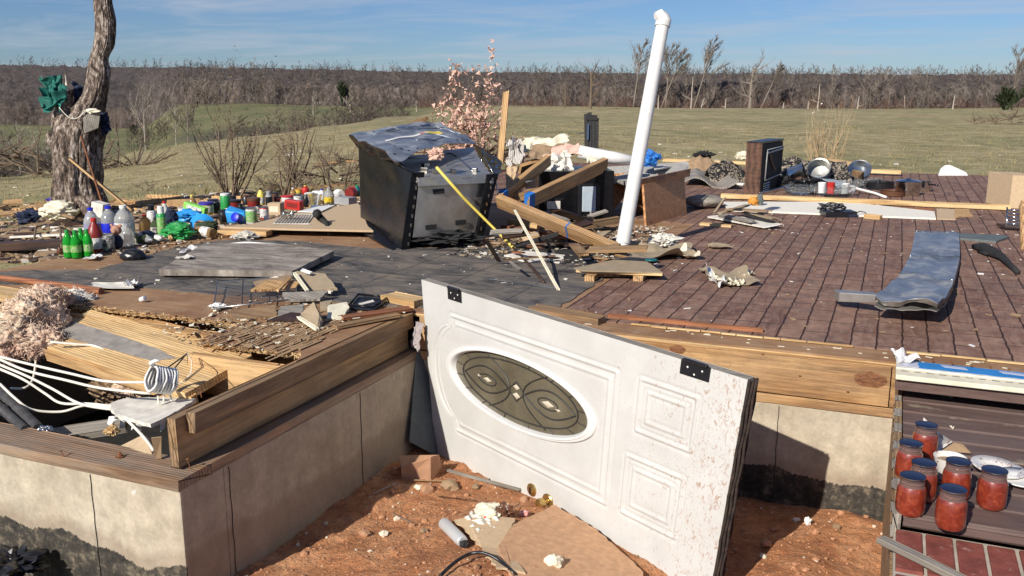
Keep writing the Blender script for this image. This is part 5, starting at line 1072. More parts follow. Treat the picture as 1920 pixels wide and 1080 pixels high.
slabv('upright_board', [(1600, 345, .0), (1620, 347, .0), (1620, 322, .16), (1602, 318, .16)], .03, 'old_wood', 'short dark wooden stub wall behind the pots', 'board')
blob('gray_cushion', 1320, 389, 74, 24, 'gray_wood', 'flat gray brown cushion behind the cabinet door', 'cushion', 9, .005, .12, crease=.05, sq=(1, .8, .8))
# ---- box with dark front, rugs
s0, s1 = G(1395, 362), G(1424, 364); s2 = G(1463, 352); SB = empty('radio_cabinet', s1, 'upright brown wooden box with an open black front at the back of the floor', 'cabinet')
bk = (s0-s1)
hB = (364-268)*mpp(s1)
U_ = Vector((0, 0, hB)); e1_ = s2-s1
MB().hexa([s1, s1+e1_*.06, s0+e1_*.06, s0], [s1+U_, s1+e1_*.06+U_, s0+e1_*.06+U_, s0+U_]).build('side_panel', M['dark_wood' if 0 else 'red_wood'], SB, bevel=.003)
M['box_brown'] = wood('box_brown', (.13, .06, .035), (.075, .035, .02), dirt=.2); SB.children[0].data.materials[0] = M['box_brown']
MB().hexa([s1+e1_*.06, s2, s2+bk, s0+e1_*.06], [s1+e1_*.06+U_*.96, s2+U_*.96, s2+bk+U_*.96, s0+e1_*.06+U_*.96]).build('body', M['black_matt'], SB, bevel=.004)
MB().hexa([s1+e1_*.0-bk*.02+U_*.97, s2+e1_*.02-bk*.02+U_*.97, s2+bk+U_*.97, s0+U_*.97], [s1-bk*.02+U_*1.01, s2+e1_*.02-bk*.02+U_*1.01, s2+bk+U_*1.01, s0+U_*1.01]).build('top_panel', M['black'], SB, bevel=.003)
pf = lambda u, v, o_=.012: s1+e1_*u-bk.normalized()*o_+U_*v
MB().tube([pf(.16, .25), pf(.92, .3), pf(.95, .86), pf(.2, .84), pf(.16, .25)], .007, 6).build('front_frame', M['gray'], SB, smooth=True)
MB().tube([pf(.2, .78), pf(.92, .82)], .01, 6).build('front_rail', M['gray'], SB); MB().tube([pf(.3, .8), pf(.42, .6), pf(.6, .42)], .008, 6).build('loose_bar', M['steel'], SB)
for k in range(4): MB().tube([pf(.12, .05+.045*k), pf(.38, .06+.045*k)], .006, 5).build('grille_bar', M['steel'], SB)
t = MT('rug'); v = t.co(); n = t.noise(v, 9, 5, .6, 2); w1_ = t.wave(v, 7, 6, 3, 'BANDS', 'X'); M['rug'] = t.out(t.ramp(t.noise(v, 16, 3, .5, 1.5), [(.50, (.010, .009, .009)), (.545, (.42, .35, .26)), (.60, (.03, .022, .02))]), .95, t.bump(n, .5, .01))
def mound(name, x0, x1, yb, hpx, m, label, cat, seed=0, dep=.35, amp=.25):
    a, b = G(x0, yb), G(x1, yb); h = hpx*mpp((a+b)/2)
    def fn(u, v):
        p = a.lerp(b, u)+yaxis(dep*(v-.1)); k = math.sin(math.pi*min(1, max(0, v)))**.7*(.55+.45*math.sin(math.pi*u)); p.z = .006+h*k*(1+amp*mnoise.noise(Vector((u*6, v*4, seed))))+.02*abs(mnoise.noise(Vector((u*15, v*10, seed)))); return p
    return MB().sheet(fn, 46, 26, .004).build(name, M[m], smooth=True, label=label, cat=cat, sa=50)
def rugf(u, v):
    a, b, c_, d = G(1462, 345), G(1600, 350), V(1604, 308, G(1600, 350))+yaxis(.3), V(1465, 298, G(1462, 345))+yaxis(.3)
    p = bil(a, b, c_, d)(u, v); p.z += .04*mnoise.noise(Vector((u*5, v*4, 1)))+.03*math.sin(v*3.1); p.z = max(p.z, .008); return p
MB().sheet(rugf, 40, 24, .012).build('patterned_rug', M['rug'], smooth=True, label='black and cream patterned rug heaped behind the pots', cat='rug', sa=50)
mound('patterned_rug', 1330, 1400, 345, 40, 'rug', 'brown and cream patterned rug bundled left of the radio cabinet', 'rug', 3)
def padf(u, v):
    p = bil(G(1283, 345, .02), G(1385, 352, .03), G(1345, 322, .06), G(1290, 326, .05))(u, v); p.z += .05*math.sin(u*7)*(1-v*.5)+.02*mnoise.noise(Vector((u*5, v*5, 2)))+.03; return p
MB().sheet(padf, 36, 16, .012).build('carpet_pad', M['gray_wood'], smooth=True, label='wavy gray brown carpet pad left of the rug bundle', cat='carpet pad', sa=50)
mound('carpet_pad', 1288, 1345, 322, 26, 'kraft', 'tan padding folded behind the wavy carpet pad', 'carpet pad', 6, .2)
blob('black_rag', 1318, 300, 34, 16, 'black_matt', 'black rag with white flecks on top of the folded padding', 'rag', 5, .06, .5, crease=.9)
blob('white_cloth', 1392, 300, 26, 16, 'cream', 'cream cloth lump just left of the radio cabinet', 'cloth', 7, .08, .4, crease=.5)
board('white_strip', G(1368, 343, .02), G(1396, 346, .02), .05, .02, M['white'], label='short white strip at the foot of the radio cabinet', cat='strip')
# ---- pots and pans
def pot(px, py, wpx, hpx, label, m='chrome', handle=None, lid=False, tilt=None, z=.006, cat='pot', nm='cooking_pot', group='pots and pans on the brick floor', lidm=None):
    p = G(px, py, z); s = mpp(p); r = wpx*.5*s; h = hpx*s*.95; o = empty(nm, p, label, cat, group); R = Matrix.Rotation(tilt[0], 3, tilt[1]) if tilt else None
    c = p+Vector((0, 0, r*.8 if tilt else 0))
    MB().lathe([(r*.05, .002), (r*.9, 0), (r*.98, h*.08), (r, h*.9), (r*1.05, h), (r*.96, h*.98), (r*.94, h*.12), (r*.05, h*.08)], c, 28, R, cap=False).build('body', M[m], o, smooth=True, sa=40)
    if lid: MB().lathe([(r*1.03, h*1.0), (r*.8, h*1.06), (r*.2, h*1.12), (r*.1, h*1.2), (.002, h*1.22)], c, 28, R).build('lid', M[lidm or m], o, smooth=True, sa=40)
    if handle:
        d = Vector((math.cos(handle[0]), math.sin(handle[0]), 0)); b = c+d*r+Vector((0, 0, h*.75)); MB().tube([b, b+d*handle[1]*.5+Vector((0, 0, .005)), b+d*handle[1]], [.009, .008, .011], 8).build('handle', M['black'], o, smooth=True)
    return o
pot(1701, 366, 44, 28, 'largest steel pot with a flat lid, on the right of the cookware', lid=True)
pot(1733, 359, 22, 20, 'small steel saucepan with black handle at the far right of the cookware', handle=(-.9, .12))
pot(1673, 367, 44, 11, 'brown frying pan left of the largest pot', 'brown', nm='frying_pan', cat='pan', handle=(2.4, .2))
pot(1650, 352, 50, 12, 'black frying pan behind the brown one', 'black', nm='frying_pan', cat='pan', handle=(1.6, .2))
pot(1610, 345, 40, 22, 'shiny steel mixing pot tipped behind the glass lid', tilt=(.9, 'X'))
pot(1480, 345, 34, 30, 'steel saucepan tipped on its side right of the radio cabinet', tilt=(1.2, 'Y'))
pot(1535, 345, 40, 30, 'dark steel pot tipped towards the viewer in the heap', 'steel', tilt=(1.0, 'X'))
pot(1570, 333, 34, 14, 'black enamel pan lying behind the tray', 'black', nm='frying_pan', cat='pan', handle=(2.8, .25))
pot(1505, 338, 30, 16, 'steel pan with crushed rim behind the tipped saucepan', 'steel', tilt=(.4, 'Y'))
MB().tube([G(1424, 362, .02), G(1515, 340, .05)], .009, 8).build('chrome_rod', M['chrome'], smooth=True, label='chrome rod pointing right from the foot of the radio cabinet', cat='rod')
slabv('steel_tray', [(1528, 330, .10), (1575, 332, .06), (1596, 348, .03), (1570, 347, .05)], .006, 'pale_blue', 'pale steel tray leaning across the cookware heap', 'tray')
for k, (x, y, w_, h_, lb) in enumerate(((1500, 364, 60, 12, 'clear glass dish in front of the chrome rod'), (1560, 366, 84, 14, 'largest clear glass dish in front of the cookware'), (1600, 352, 44, 10, 'round clear glass lid by the white hose'), (1625, 350, 46, 12, 'domed gray glass lid left of the brown pan'))):
    p = G(x, y, .006); s = mpp(p); r = w_*.5*s; h = h_*s; MB().lathe([(.001, 0), (r*.75, 0), (r*.95, h*.5), (r, h*1.3), (r*.97, h*1.3), (r*.9, h*.5), (r*.7, h*.15), (.001, h*.15)], p, 28, cap=False).build('glass_dish', M['glass'], smooth=True, label=lb, cat='dish', group='glass dishes with the pots', sa=40)
MB().tube([G(1592, 348, .06), G(1612, 355, .05), G(1640, 362, .03), G(1662, 370, .01)], .012, 8).build('white_hose', M['white'], smooth=True, label='curved white hose in front of the glass lids', cat='hose')
for k, (x, y, w_, h_, m, lb) in enumerate(((1540, 366, 15, 24, 'white', 'white plastic cup in front of the glass dishes'), (1557, 362, 15, 20, 'red', 'red and white cup beside the white one'), (1584, 362, 14, 18, 'white', 'small white cup behind the largest glass dish'))):
    p = G(x, y, .006); s = mpp(p); r = w_*.5*s; h = h_*s; MB().lathe([(r*.8, 0), (r, h*.95), (r*1.03, h), (r*.93, h), (r*.75, h*.1)], p, 20).build('plastic_cup', M[m], smooth=True, sa=40, label=lb, cat='cup', group='plastic cups with the pots')
for k, (x, y, w_, h_, m, lb) in enumerate(((1465, 352, 40, 20, 'black_matt', 'dark crumpled heap at the right foot of the radio cabinet'), (1515, 352, 50, 16, 'black', 'black crumpled pan liner among the tipped pots'), (1590, 340, 50, 18, 'black_matt', 'dark crumpled cloth behind the tipped mixing pot'))):
    blob('dark_scrap', x, y, w_, h_, m, lb, 'scrap', k+60, .004, .5, crease=.8)
# ---- router with cables, bent sheet metal, slate, glove, etc
p0, p1 = G(1548, 409), G(1607, 409); RO = empty('black_receiver', p0, 'flat black electronics box with a coil of cables on top', 'receiver'); ex = (p1-p0)
MB().hexa([p0, p1, p1+yaxis(.16), p0+yaxis(.16)], [q_+Vector((0, 0, .05)) for q_ in (p0, p1, p1+yaxis(.16), p0+yaxis(.16))]).build('case', M['black'], RO, bevel=.003)
MB().hexa([p0+ex*.72-yaxis(.002)+Vector((0, 0, .012)), p0+ex*.99-yaxis(.002)+Vector((0, 0, .012)), p0+ex*.99+Vector((0, 0, .012)), p0+ex*.72+Vector((0, 0, .012))], [q_+Vector((0, 0, .03)) for q_ in (p0+ex*.72-yaxis(.002), p0+ex*.99-yaxis(.002), p0+ex*.99, p0+ex*.72)]).build('display', M['navy'], RO)
q = random.Random(3)
for k in range(9):
    c_ = p0+ex*(.32+q.uniform(-.1, .1))+yaxis(.07)+Vector((0, 0, .055+.006*k)); r_ = q.uniform(.05, .09); a0 = q.uniform(0, 6)
    MB().tube([c_+Vector((math.cos(a0+i*.45)*r_*1.2, math.sin(a0+i*.45)*r_*.7, .012*math.sin(i+k))) for i in range(14)], .0035, 5).build('cable', M['black'], smooth=True, label='thin black cable coiled on the flat black electronics box', cat='cable', group='coiled cables on the electronics box')
MB().tube([G(1602, 402, .03), G(1612, 396, .05), G(1622, 398, .03), G(1628, 408, .005)], .004, 5).build('cable', M['black'], smooth=True, label='black cable looping off the right end of the electronics box', cat='cable')
board('pine_offcut', G(1622, 405, .02), G(1652, 408, .02), .05, .035, M['pine_fresh'], label='short pine offcut on the white panel right of the electronics box', cat='offcut')
BS = empty('bent_sheet_metal', G(1700, 560), 'long folded sheet of blue gray metal with a crushed near end', 'sheet metal')
rows = [(1716, 434, 1798, 437, .030), (1709, 470, 1800, 470, .050), (1704, 484, 1799, 487, .040), (1686, 517, 1787, 532, .085), (1662, 538, 1776, 553, .115), (1641, 557, 1758, 568, .115)]
R3 = [(G(a, b, h), G(c_, d, h)) for a, b, c_, d, h in rows]
def bs(u, v):
    x = v*(len(R3)-1); i = min(int(x), len(R3)-2); f = x-i; a = R3[i][0].lerp(R3[i+1][0], f); b = R3[i][1].lerp(R3[i+1][1], f); p = a.lerp(b, u); k = max(0, v-.7)/.3
    p.z += .014*mnoise.noise(Vector((u*4, v*9, 1)))+.006*abs(mnoise.noise(Vector((u*7, v*14, 4))))-.013*k*math.sin(u*math.pi*2.1-.3)+.012*math.exp(-((v-.4)/.012)**2)+.014*math.exp(-((v-.6)/.012)**2); return p
MB().sheet(bs, 40, 90, .003).build('top_panel', M['blue_steel'], BS, smooth=True, sa=35)
def lip(u, v):
    p = bs(u, 1.0); zb = p.z-.016-.008*abs(math.sin(u*math.pi*1.5)); p2 = Vector((p.x, p.y-.004+.02*v, p.z)); p2.z = p.z*(1-v)+max(.006, zb)*v; return p2+Vector((.004*math.sin(u*9), .012*math.sin(u*12+v), 0))
MB().sheet(lip, 40, 8, .002).build('crushed_end', M['galvanised'], BS, smooth=True, sa=35)
MB().sheet(lambda u, v: bs(u, .55+.45*v)-Vector((0, 0, .020+.022*v+.008*math.sin(u*7+v*3))), 30, 30, .002).build('bottom_panel', M['galvanised'], BS, smooth=True, sa=45)
MB().sheet(lambda u, v: bs(1, u)*(1-v)+Vector((bs(1, u).x+.004, bs(1, u).y, max(.004, bs(1, u).z-.022)))*v, 60, 3, .002).build('side_panel', M['enamel'], BS, smooth=True)
MB().sheet(lambda u, v: bs(0, u)*(1-v)+Vector((bs(0, u).x, bs(0, u).y, max(.004, bs(0, u).z-.022)))*v, 60, 3, .002).build('side_panel', M['galvanised'], BS, smooth=True)
for v_ in (.0, .4, .6):
    MB().tube([bs(u/20, v_)+Vector((0, 0, .004)) for u in range(21)], .0035, 6).build('bright_seam', M['chrome'], BS, smooth=True)
lb0, lb1 = G(1572, 566, .035), G(1646, 569, .06)
MB().hexa([lb0, lb1, lb1+yaxis(.07), lb0+yaxis(.07)], [lb0+Vector((0, 0, .045)), lb1+Vector((0, 0, .04)), lb1+yaxis(.07)+Vector((0, 0, .04)), lb0+yaxis(.07)+Vector((0, 0, .045))]).build('duct_collar', M['galvanised'], BS, bevel=.004)
slabv('slate_tile', [(1796, 437, .02), (1880, 440, .02), (1893, 443, .02), (1868, 452, .02), (1800, 446, .02)], .018, 'slate', 'slate gray board right of the bent sheet metal', 'board', bevel=.002)
GLV = MB().tube([G(1830, 462, .02), G(1846, 466, .03), G(1864, 474, .03), G(1880, 482, .03), G(1896, 498, .025), G(1910, 512, .015)], [.022, .036, .036, .024, .018, .014], 10)
GLV.tube([G(1832, 470, .02), G(1852, 476, .02), G(1872, 478, .02)], [.006, .014, .02], 8)
for v_ in GLV.v: v_ += Vector((mnoise.noise(v_*30), mnoise.noise(v_*30+Vector((5, 0, 0))), mnoise.noise(v_*30+Vector((0, 5, 0)))))*.01; v_.z = max(v_.z, .007)
GLV.build('charred_stick', M['black_matt'], smooth=True, label='charred black twisted stick right of the bent sheet metal', cat='stick')
CT = empty('chrome_rack', G(1900, 430), 'small chrome wire rack standing at the right edge of the floor', 'rack')
ra, rb = G(1884, 428, .02), G(1920, 430, .02)
MB().hexa([ra, rb, rb+yaxis(.12), ra+yaxis(.12)], [q_+Vector((0, 0, .02)) for q_ in (ra, rb, rb+yaxis(.12), ra+yaxis(.12))]).build('base', M['dark_wood'], CT, bevel=.003)
for k in range(5): MB().tube([ra.lerp(rb, .1)+Vector((0, .02*k, .035+.022*k)), ra.lerp(rb, .9)+Vector((0, .02*k, .035+.022*k))], .007, 7).build('rail', M['chrome'], CT, smooth=True)
for k in (.08, .92): MB().tube([ra.lerp(rb, k)+Vector((0, 0, .02)), ra.lerp(rb, k)+Vector((0, .1, .14))], .006, 7).build('upright', M['chrome'], CT, smooth=True)
pw = G(1922, 468)
MB().tube([pw, V(1921, 400, pw), V(1921, 388, pw), V(1921, 376, pw)], [.028, .028, .034, .02], 12).build('wooden_post', M['rim_wood'], smooth=True, sa=40, label='turned wooden post cut off by the right edge of the picture', cat='post')
bx0, bx1 = G(1892, 391), G(1950, 394); hb = 62*mpp(bx0)
BX = empty('cardboard_box', bx0, 'tan cardboard box at the back right edge of the floor', 'box')
MB().hexa([bx0, bx1, bx1+yaxis(.4), bx0+yaxis(.4)], [q_+Vector((0, 0, hb)) for q_ in (bx0, bx1, bx1+yaxis(.4), bx0+yaxis(.4))]).build('body', M['tanboard'], BX, bevel=.004)
MB().slab([q_+Vector((0, 0, hb+.004)) for q_ in (bx0, bx1, bx1+yaxis(.2), bx0+yaxis(.2))], .003).build('flap', M['tanboard'], BX)
wz = G(1787, 330); MB().slab([V(1760, 330, wz), V(1765, 316, wz), V(1772, 310, wz), V(1781, 309, wz), V(1795, 315, wz), V(1812, 323, wz), V(1816, 330, wz)], .03).build('white_seat_lid', M['white'], bevel=.006, label='white rounded lid propped at the back edge of the brick floor', cat='lid')
# small splinters, chips and papers strewn over the floors
def chips(name, n, x0, x1, y0, y1, z, m, label, seed, smin=.004, smax=.016, flat=.3, poly=None):
    q = random.Random(seed); mb = MB()
    for i in range(n):
        x, y = q.uniform(x0, x1), q.uniform(y0, y1); s = q.uniform(smin, smax)*(1 if q.random() < .85 else 2)
        R = Matrix.Rotation(q.uniform(0, 3.1), 3, 'Z') @ Matrix.Rotation(q.uniform(-.3, .3), 3, 'X'); mb.box((x, y, (z(x, y) if callable(z) else z)+s*flat*.5), (s*q.uniform(.8, 2.6), s*q.uniform(.4, 1), s*flat), R)
    return mb.build(name, M[m], label=label, cat='litter', kind='stuff')
chips('floor_litter', 150, -1.3, 1.2, 3.8, 9, .006, 'white', 'tiny white scraps strewn over the brick floor', 1, .004, .009)
chips('floor_litter', 170, -1.3, 1.2, 3.8, 8, .006, 'kraft', 'tiny tan splinters strewn over the brick floor', 2, .004, .012)
chips('tile_litter', 140, -4.4, -1.5, 3.5, 5.6, .005, 'dirty_white', 'white flecks strewn over the black tile floor', 3, .003, .009)
chips('wreck_litter', 520, -2.5, -1.45, 4.9, 6.6, .008, 'dirty_white', 'pale debris flakes around the foot of the taped beams', 4, .004, .014)
chips('wreck_litter', 520, -2.5, -1.45, 4.9, 6.6, .008, 'drywall', 'tan debris flakes around the foot of the taped beams', 5, .004, .016)
chips('wreck_litter', 420, -2.5, -1.5, 4.9, 6.4, .008, 'black_matt', 'dark debris flakes around the foot of the taped beams', 6, .005, .022)
slabv('torn_floor_piece', [(945, 478, .02), (985, 470, .03), (1060, 478, .02), (1050, 492, .01), (990, 490, .01)], .01, 'dirty_white', 'pale torn floor piece left of the pipe foot', 'board piece', jag=.02)
slabv('dark_floor_piece', [(1040, 470, .02), (1110, 462, .03), (1120, 478, .01), (1060, 492, .01)], .012, 'black_matt', 'dark charred floor piece just left of the pipe foot', 'board piece', jag=.02)
slabv('tan_board_piece', [(975, 440, .05), (1010, 432, .06), (1012, 446, .04), (985, 452, .02)], .012, 'tanboard', 'small tan board piece under the lower taped beam', 'board piece', jag=.01)
q = random.Random(77)
for k in range(16):
    a = G(q.uniform(930, 1160), q.uniform(440, 492), q.uniform(.01, .06)); d = Vector((q.uniform(-1, 1), q.uniform(-.6, .6), q.uniform(-.08, .12))).normalized()*q.uniform(.08, .32)
    board('splintered_stick', a, a+d, q.uniform(.012, .035), .010, M[('old_wood', 'red_wood', 'dark_wood', 'gray_wood', 'pine')[k % 5]], label='loose splintered stick in the rubble around the foot of the taped beams', cat='stick', group='sticks in the rubble by the taped beams', ragged=.012)
for k in range(18):
    a = G(q.uniform(950, 1150), q.uniform(402, 470), q.uniform(.02, .14)); d = Vector((q.uniform(-1, 1), q.uniform(-.8, .8), q.uniform(-.18, .18))).normalized()*q.uniform(.1, .4)
    board('broken_board', a, a+d, q.uniform(.04, .10), .015, M[('dark_wood', 'old_wood', 'black_matt', 'gray_wood', 'dark_wood', 'drywall')[k % 6]], up=(q.uniform(-.5, .5), q.uniform(-.6, .2), 1), label='broken board in the dark heap under the taped beams', cat='board piece', group='broken boards under the taped beams', ragged=.02)
board('tile_edge_rod', G(915, 523, .008), G(1042, 541, .008), .010, .006, M['steel'], label='thin gray rod lying on the black tile near the white lath', cat='rod')
# corroded angle along the floor edge and beam ends
board('rusty_angle', G(1140, 592, .012), G(1432, 620, .012), .022, .018, M['red_wood'], label='long rusty red strip along the front edge of the brick floor', cat='strip', ragged=.004)
o = board('pine_beam_end', G(1000, 582, .008), G(1128, 604, .008), .075, .05, M['old_wood'], label='weathered pine beam end lying on the floor edge behind the door', cat='beam', ragged=.006)
board('pine_block', G(728, 556, .018), G(789, 568, .018), .10, .035, M['pine_fresh'], label='short pine block beside the top left door corner', cat='block', ragged=.006)
# ================================================================ open crawlspace at the left front
plain('gray_stain', (.27, .24, .21), .85, .25, .2)
def plank4(name, a, b, w_, th, m, label, up=(0, 0, 1), stain=None, group='loose pine joists over the crawlspace'):
    o = board(name, a, b, w_, th, M[m], up=up, label=label, cat='joist', group=group, ragged=.004); return o
uj = (-.08, -.42, .9)
t = MT('stained_pine'); v = t.co((.9, 13, 13)); v0 = t.co(rnd=False); X, Y, Z = t.xyz(v0)
g_ = t.wave(t.co((.35, 5, 5)), 3.2, 5.5, 3, 'RINGS', 'X', 1.2); n = t.noise(v, 3, 6, .65, .4); c = t.ramp(t.ma('ADD', t.ma('MULTIPLY', g_, .5), t.ma('MULTIPLY', n, .6)), [(.3, (.72, .51, .26)), (.85, (.55, .34, .14))])
band = t.ma('SUBTRACT', .034, t.ma('ABSOLUTE', t.ma('ADD', t.ma('ADD', Y, t.ma('MULTIPLY', t.noise(v0, 2.5), .05)), -.010)), clamp=True)
c = t.mix(t.ma('MULTIPLY', t.ma('MULTIPLY', band, 90, clamp=True), .85), c, (.24, .21, .185)); M['stained_pine'] = t.out(c, .8, t.bump(n, .3, .004))
TLj, TRj, BRj, BLj = G(128, 580, -.03), G(452, 680, -.06), G(372, 738, -.115), G(94, 650, -.10)
upj = (TRj-TLj).cross(BLj-TLj).normalized(); upj = upj if upj.z > 0 else -upj
wj = ((BLj-TLj).length+(BRj-TRj).length)/2
bj = plank4('loose_joist', (TLj+BLj)/2, (TRj+BRj)/2, wj*.97, .036, 'pine_fresh', 'widest loose pine joist with a gray stain band along it', upj)
gb_ = [G(x, y, 0) for x, y in ((106, 606), (200, 634), (300, 668), (332, 686), (285, 690), (205, 667), (97, 637))]
def onplane(x, y, o=.0035):
    d = ray(x, y); k = ((TLj-EYE).dot(upj))/d.dot(upj); return EYE+d*k+upj*o
sb_ = MB().slab([onplane(x, y, .0195) for x, y in ((106, 600), (200, 628), (300, 662), (332, 680), (285, 684), (205, 661), (97, 631))], .001, nrm=upj, jag=.004)
st_ = sb_.build('gray_stain', M['gray_stain']); st_.parent = bj; st_.matrix_parent_inverse = Matrix.LocRotScale(bj.location, bj.rotation_quaternion, None).inverted()
plank4('loose_joist', G(90, 664, -.125), G(366, 752, -.145), .030, .05, 'pine', 'narrow pine joist edge in front of the gray stained one', upj)
plank4('loose_joist', G(180, 584, -.05), G(432, 648, -.075), .06, .036, 'pine', 'pine joist behind the gray stained one, running under the torn plywood', upj)
plank4('loose_joist', G(-70, 540, .02), G(62, 560, .015), .13, .036, 'pine_fresh', 'pine board end poking out left behind the pink insulation')
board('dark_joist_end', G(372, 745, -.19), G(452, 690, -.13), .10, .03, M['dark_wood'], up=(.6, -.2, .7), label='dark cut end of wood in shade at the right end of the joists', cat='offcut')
board('gray_board', G(92, 818, -.26), G(238, 796, -.23), .07, .03, M['gray_wood'], up=(0, -.3, 1), label='gray weathered board down in the crawlspace behind the sill', cat='board', ragged=.006)
slabv('tan_panel_scrap', [(222, 838, -.19), (268, 815, -.16), (282, 822, -.17), (285, 852, -.185), (240, 846, -.187)], .006, 'tanboard', 'small tan panel scrap propped behind the sill near the corner', 'panel scrap')
slabv('tan_panel_scrap', [(284, 820, -.10), (303, 818, -.10), (303, 858, -.18), (292, 858, -.18)], .006, 'kraft', 'narrow tan panel scrap standing against the shaded rim board end', 'panel scrap')
slabv('torn_drywall', [(205, 757, -.14), (232, 747, -.14), (300, 744, -.14), (368, 748, -.13), (318, 778, -.12), (282, 795, -.12), (248, 785, -.14), (215, 778, -.15)], .014, 'dirty_white', 'torn gray white drywall sheet lying over the crawlspace near the corner', 'drywall', jag=.008, seed=4)
for i in range(5):
    q = random.Random(i+40); x = 212+i*22; a = G(x, 782+q.uniform(-6, 8), -.15); MB().sheet((lambda a_, q_: lambda u, v: a_+Vector((u*.05-.02, -.01*v+.012*math.sin(u*6), -v*.045*(.5+.5*math.sin(u*5+q_)))))(a, i), 8, 8, .002).build('torn_paper', M['white'], smooth=True, label='white torn paper hanging from the edge of the drywall sheet', cat='paper', group='torn paper hanging off the drywall sheet')
def fluff(name, blobs, n, m, label, seed, cat='insulation', strands=0):
    q = random.Random(seed); mb = MB(); cs = [(G(x, y, h), wx*mpp(G(x, y, h)), wz*mpp(G(x, y, h))) for x, y, h, wx, wz in blobs]
    for c, rx, rz in cs:
        bm = bmesh.new(); bmesh.ops.create_icosphere(bm, subdivisions=5, radius=1); vs = []
        for v in bm.verts:
            k = v.co.normalized(); o3 = c*7; n_ = 1+.30*mnoise.noise(k*1.8+o3)+.30*abs(mnoise.noise(k*4.5+o3))+.22*abs(mnoise.noise(k*10+o3))+.12*abs(mnoise.noise(k*22+o3)); vs.append(c+(cr*k.x*rx+yaxis(k.y*rx*.8)+Vector((0, 0, k.z*rz)))*n_*.85)
        mb.add(vs, [tuple(v.index for v in f.verts) for f in bm.faces]); bm.free()
    for i in range(strands):
        c, rx, rz = q.choice(cs); k = Vector((q.gauss(0, 1), q.gauss(0, 1), q.gauss(0, 1))).normalized(); p = c+(cr*k.x*rx+yaxis(k.y*rx*.8)+Vector((0, 0, k.z*rz)))*1.02
        t1 = Vector((q.gauss(0, 1), q.gauss(0, 1), q.gauss(0, 1))).normalized()*q.uniform(.010, .035); r_ = q.uniform(.001, .0032); mb.tube([p-t1, p+k*.006, p+t1*.7+k*.004], [r_*.5, r_, r_*.4], 4)
    return mb.build(name, M[m], smooth=True, label=label, cat=cat)
t = MT('pink_wool'); v = t.co(rnd=False); n = t.noise(v, 18, 7, .7, 1); n2 = t.noise(v, 3, 3)
c = t.ramp(n, [(.38, (.42, .27, .18)), (.5, (.76, .57, .40)), (.62, (.90, .76, .58))]); c = t.mix(t.ramp(n2, [(.45, 0), (.65, .55)]), c, (.80, .48, .38)); M['pink_wool'] = t.out(c, .95, t.bump(n, 1, .02))
fluff('pink_insulation', [(78, 565, .05, 40, 30), (45, 590, .02, 42, 34), (88, 600, -.02, 38, 36), (20, 625, -.04, 42, 38), (62, 640, -.08, 40, 34), (110, 560, .03, 24, 18), (10, 660, -.12, 30, 26), (95, 640, -.08, 26, 24)], 0, 'pink_wool', 'big tuft of pink and tan fibre insulation at the left edge', 3, strands=1500)
fluff('gray_wool', [(135, 552, .02, 22, 9), (160, 558, .01, 18, 6)], 0, 'dirty_white', 'gray white fibres trailing right of the big insulation tuft', 5, strands=60)
fluff('insulation_batt', [(255, 735, -.24, 22, 14), (230, 728, -.24, 18, 14)], 0, 'pink_wool', 'pink insulation piece under the loose joists by the white coil', 6, strands=60)
blob('kraft_paper', 205, 762, 56, 60, 'kraft', 'crumpled brown kraft paper under the loose joists', 'paper', 5, -.34, .4, crease=.8)
blob('kraft_paper', 100, 660, 40, 34, 'kraft', 'crumpled brown paper hanging below the big insulation tuft', 'paper', 9, -.16, .4, crease=.8)
CAB_ = [([(0, 669, -.04), (60, 684, -.05), (130, 700, -.06), (200, 715, -.07), (275, 717, -.07)], 'upper white cable crossing the crawlspace to the white coil'),
 ([(0, 674, -.05), (50, 695, -.06), (120, 712, -.07), (190, 728, -.08), (282, 738, -.09)], 'second white cable just below the upper one'),
 ([(0, 684, -.06), (50, 705, -.08), (100, 730, -.12), (150, 757, -.14), (210, 768, -.15)], 'white cable sagging to the torn drywall, upper of the low three'),
 ([(0, 692, -.07), (45, 712, -.10), (85, 738, -.15), (115, 756, -.17), (165, 757, -.16), (212, 762, -.15)], 'white cable sagging to the torn drywall, middle of the low three'),
 ([(0, 720, -.10), (30, 748, -.14), (60, 768, -.18), (115, 772, -.20), (160, 760, -.17), (208, 764, -.15)], 'lowest white cable sagging deepest into the crawlspace'),
 ([(20, 728, -.2), (45, 728, -.2), (60, 715, -.19), (66, 690, -.17), (68, 665, -.15)], 'short white cable hanging from the big insulation tuft'),
 ([(95, 641, -.05), (135, 645, -.06), (175, 648, -.07), (198, 658, -.08)], 'white cable lying on the gray stained joist'),
 ([(212, 768, -.15), (235, 785, -.16), (270, 820, -.16), (288, 845, -.18)], 'white cable dropping from the drywall towards the sill corner')]
for pth, lb in CAB_:
    P_ = [G(*p) for p in pth]; Q = []
    for i in range(len(P_)-1):
        a = P_[max(0, i-1)]; b = P_[i]; c = P_[i+1]; d = P_[min(len(P_)-1, i+2)]
        for k in range(5): f = k/5; Q.append(.5*((2*b)+(c-a)*f+(2*a-5*b+4*c-d)*f*f+(3*b-a-3*c+d)*f**3))
    Q.append(P_[-1]); MB().tube(Q, .0052, 7).build('white_cable', M['wire_white'], smooth=True, label=lb, cat='cable', group='white house cables over the crawlspace')
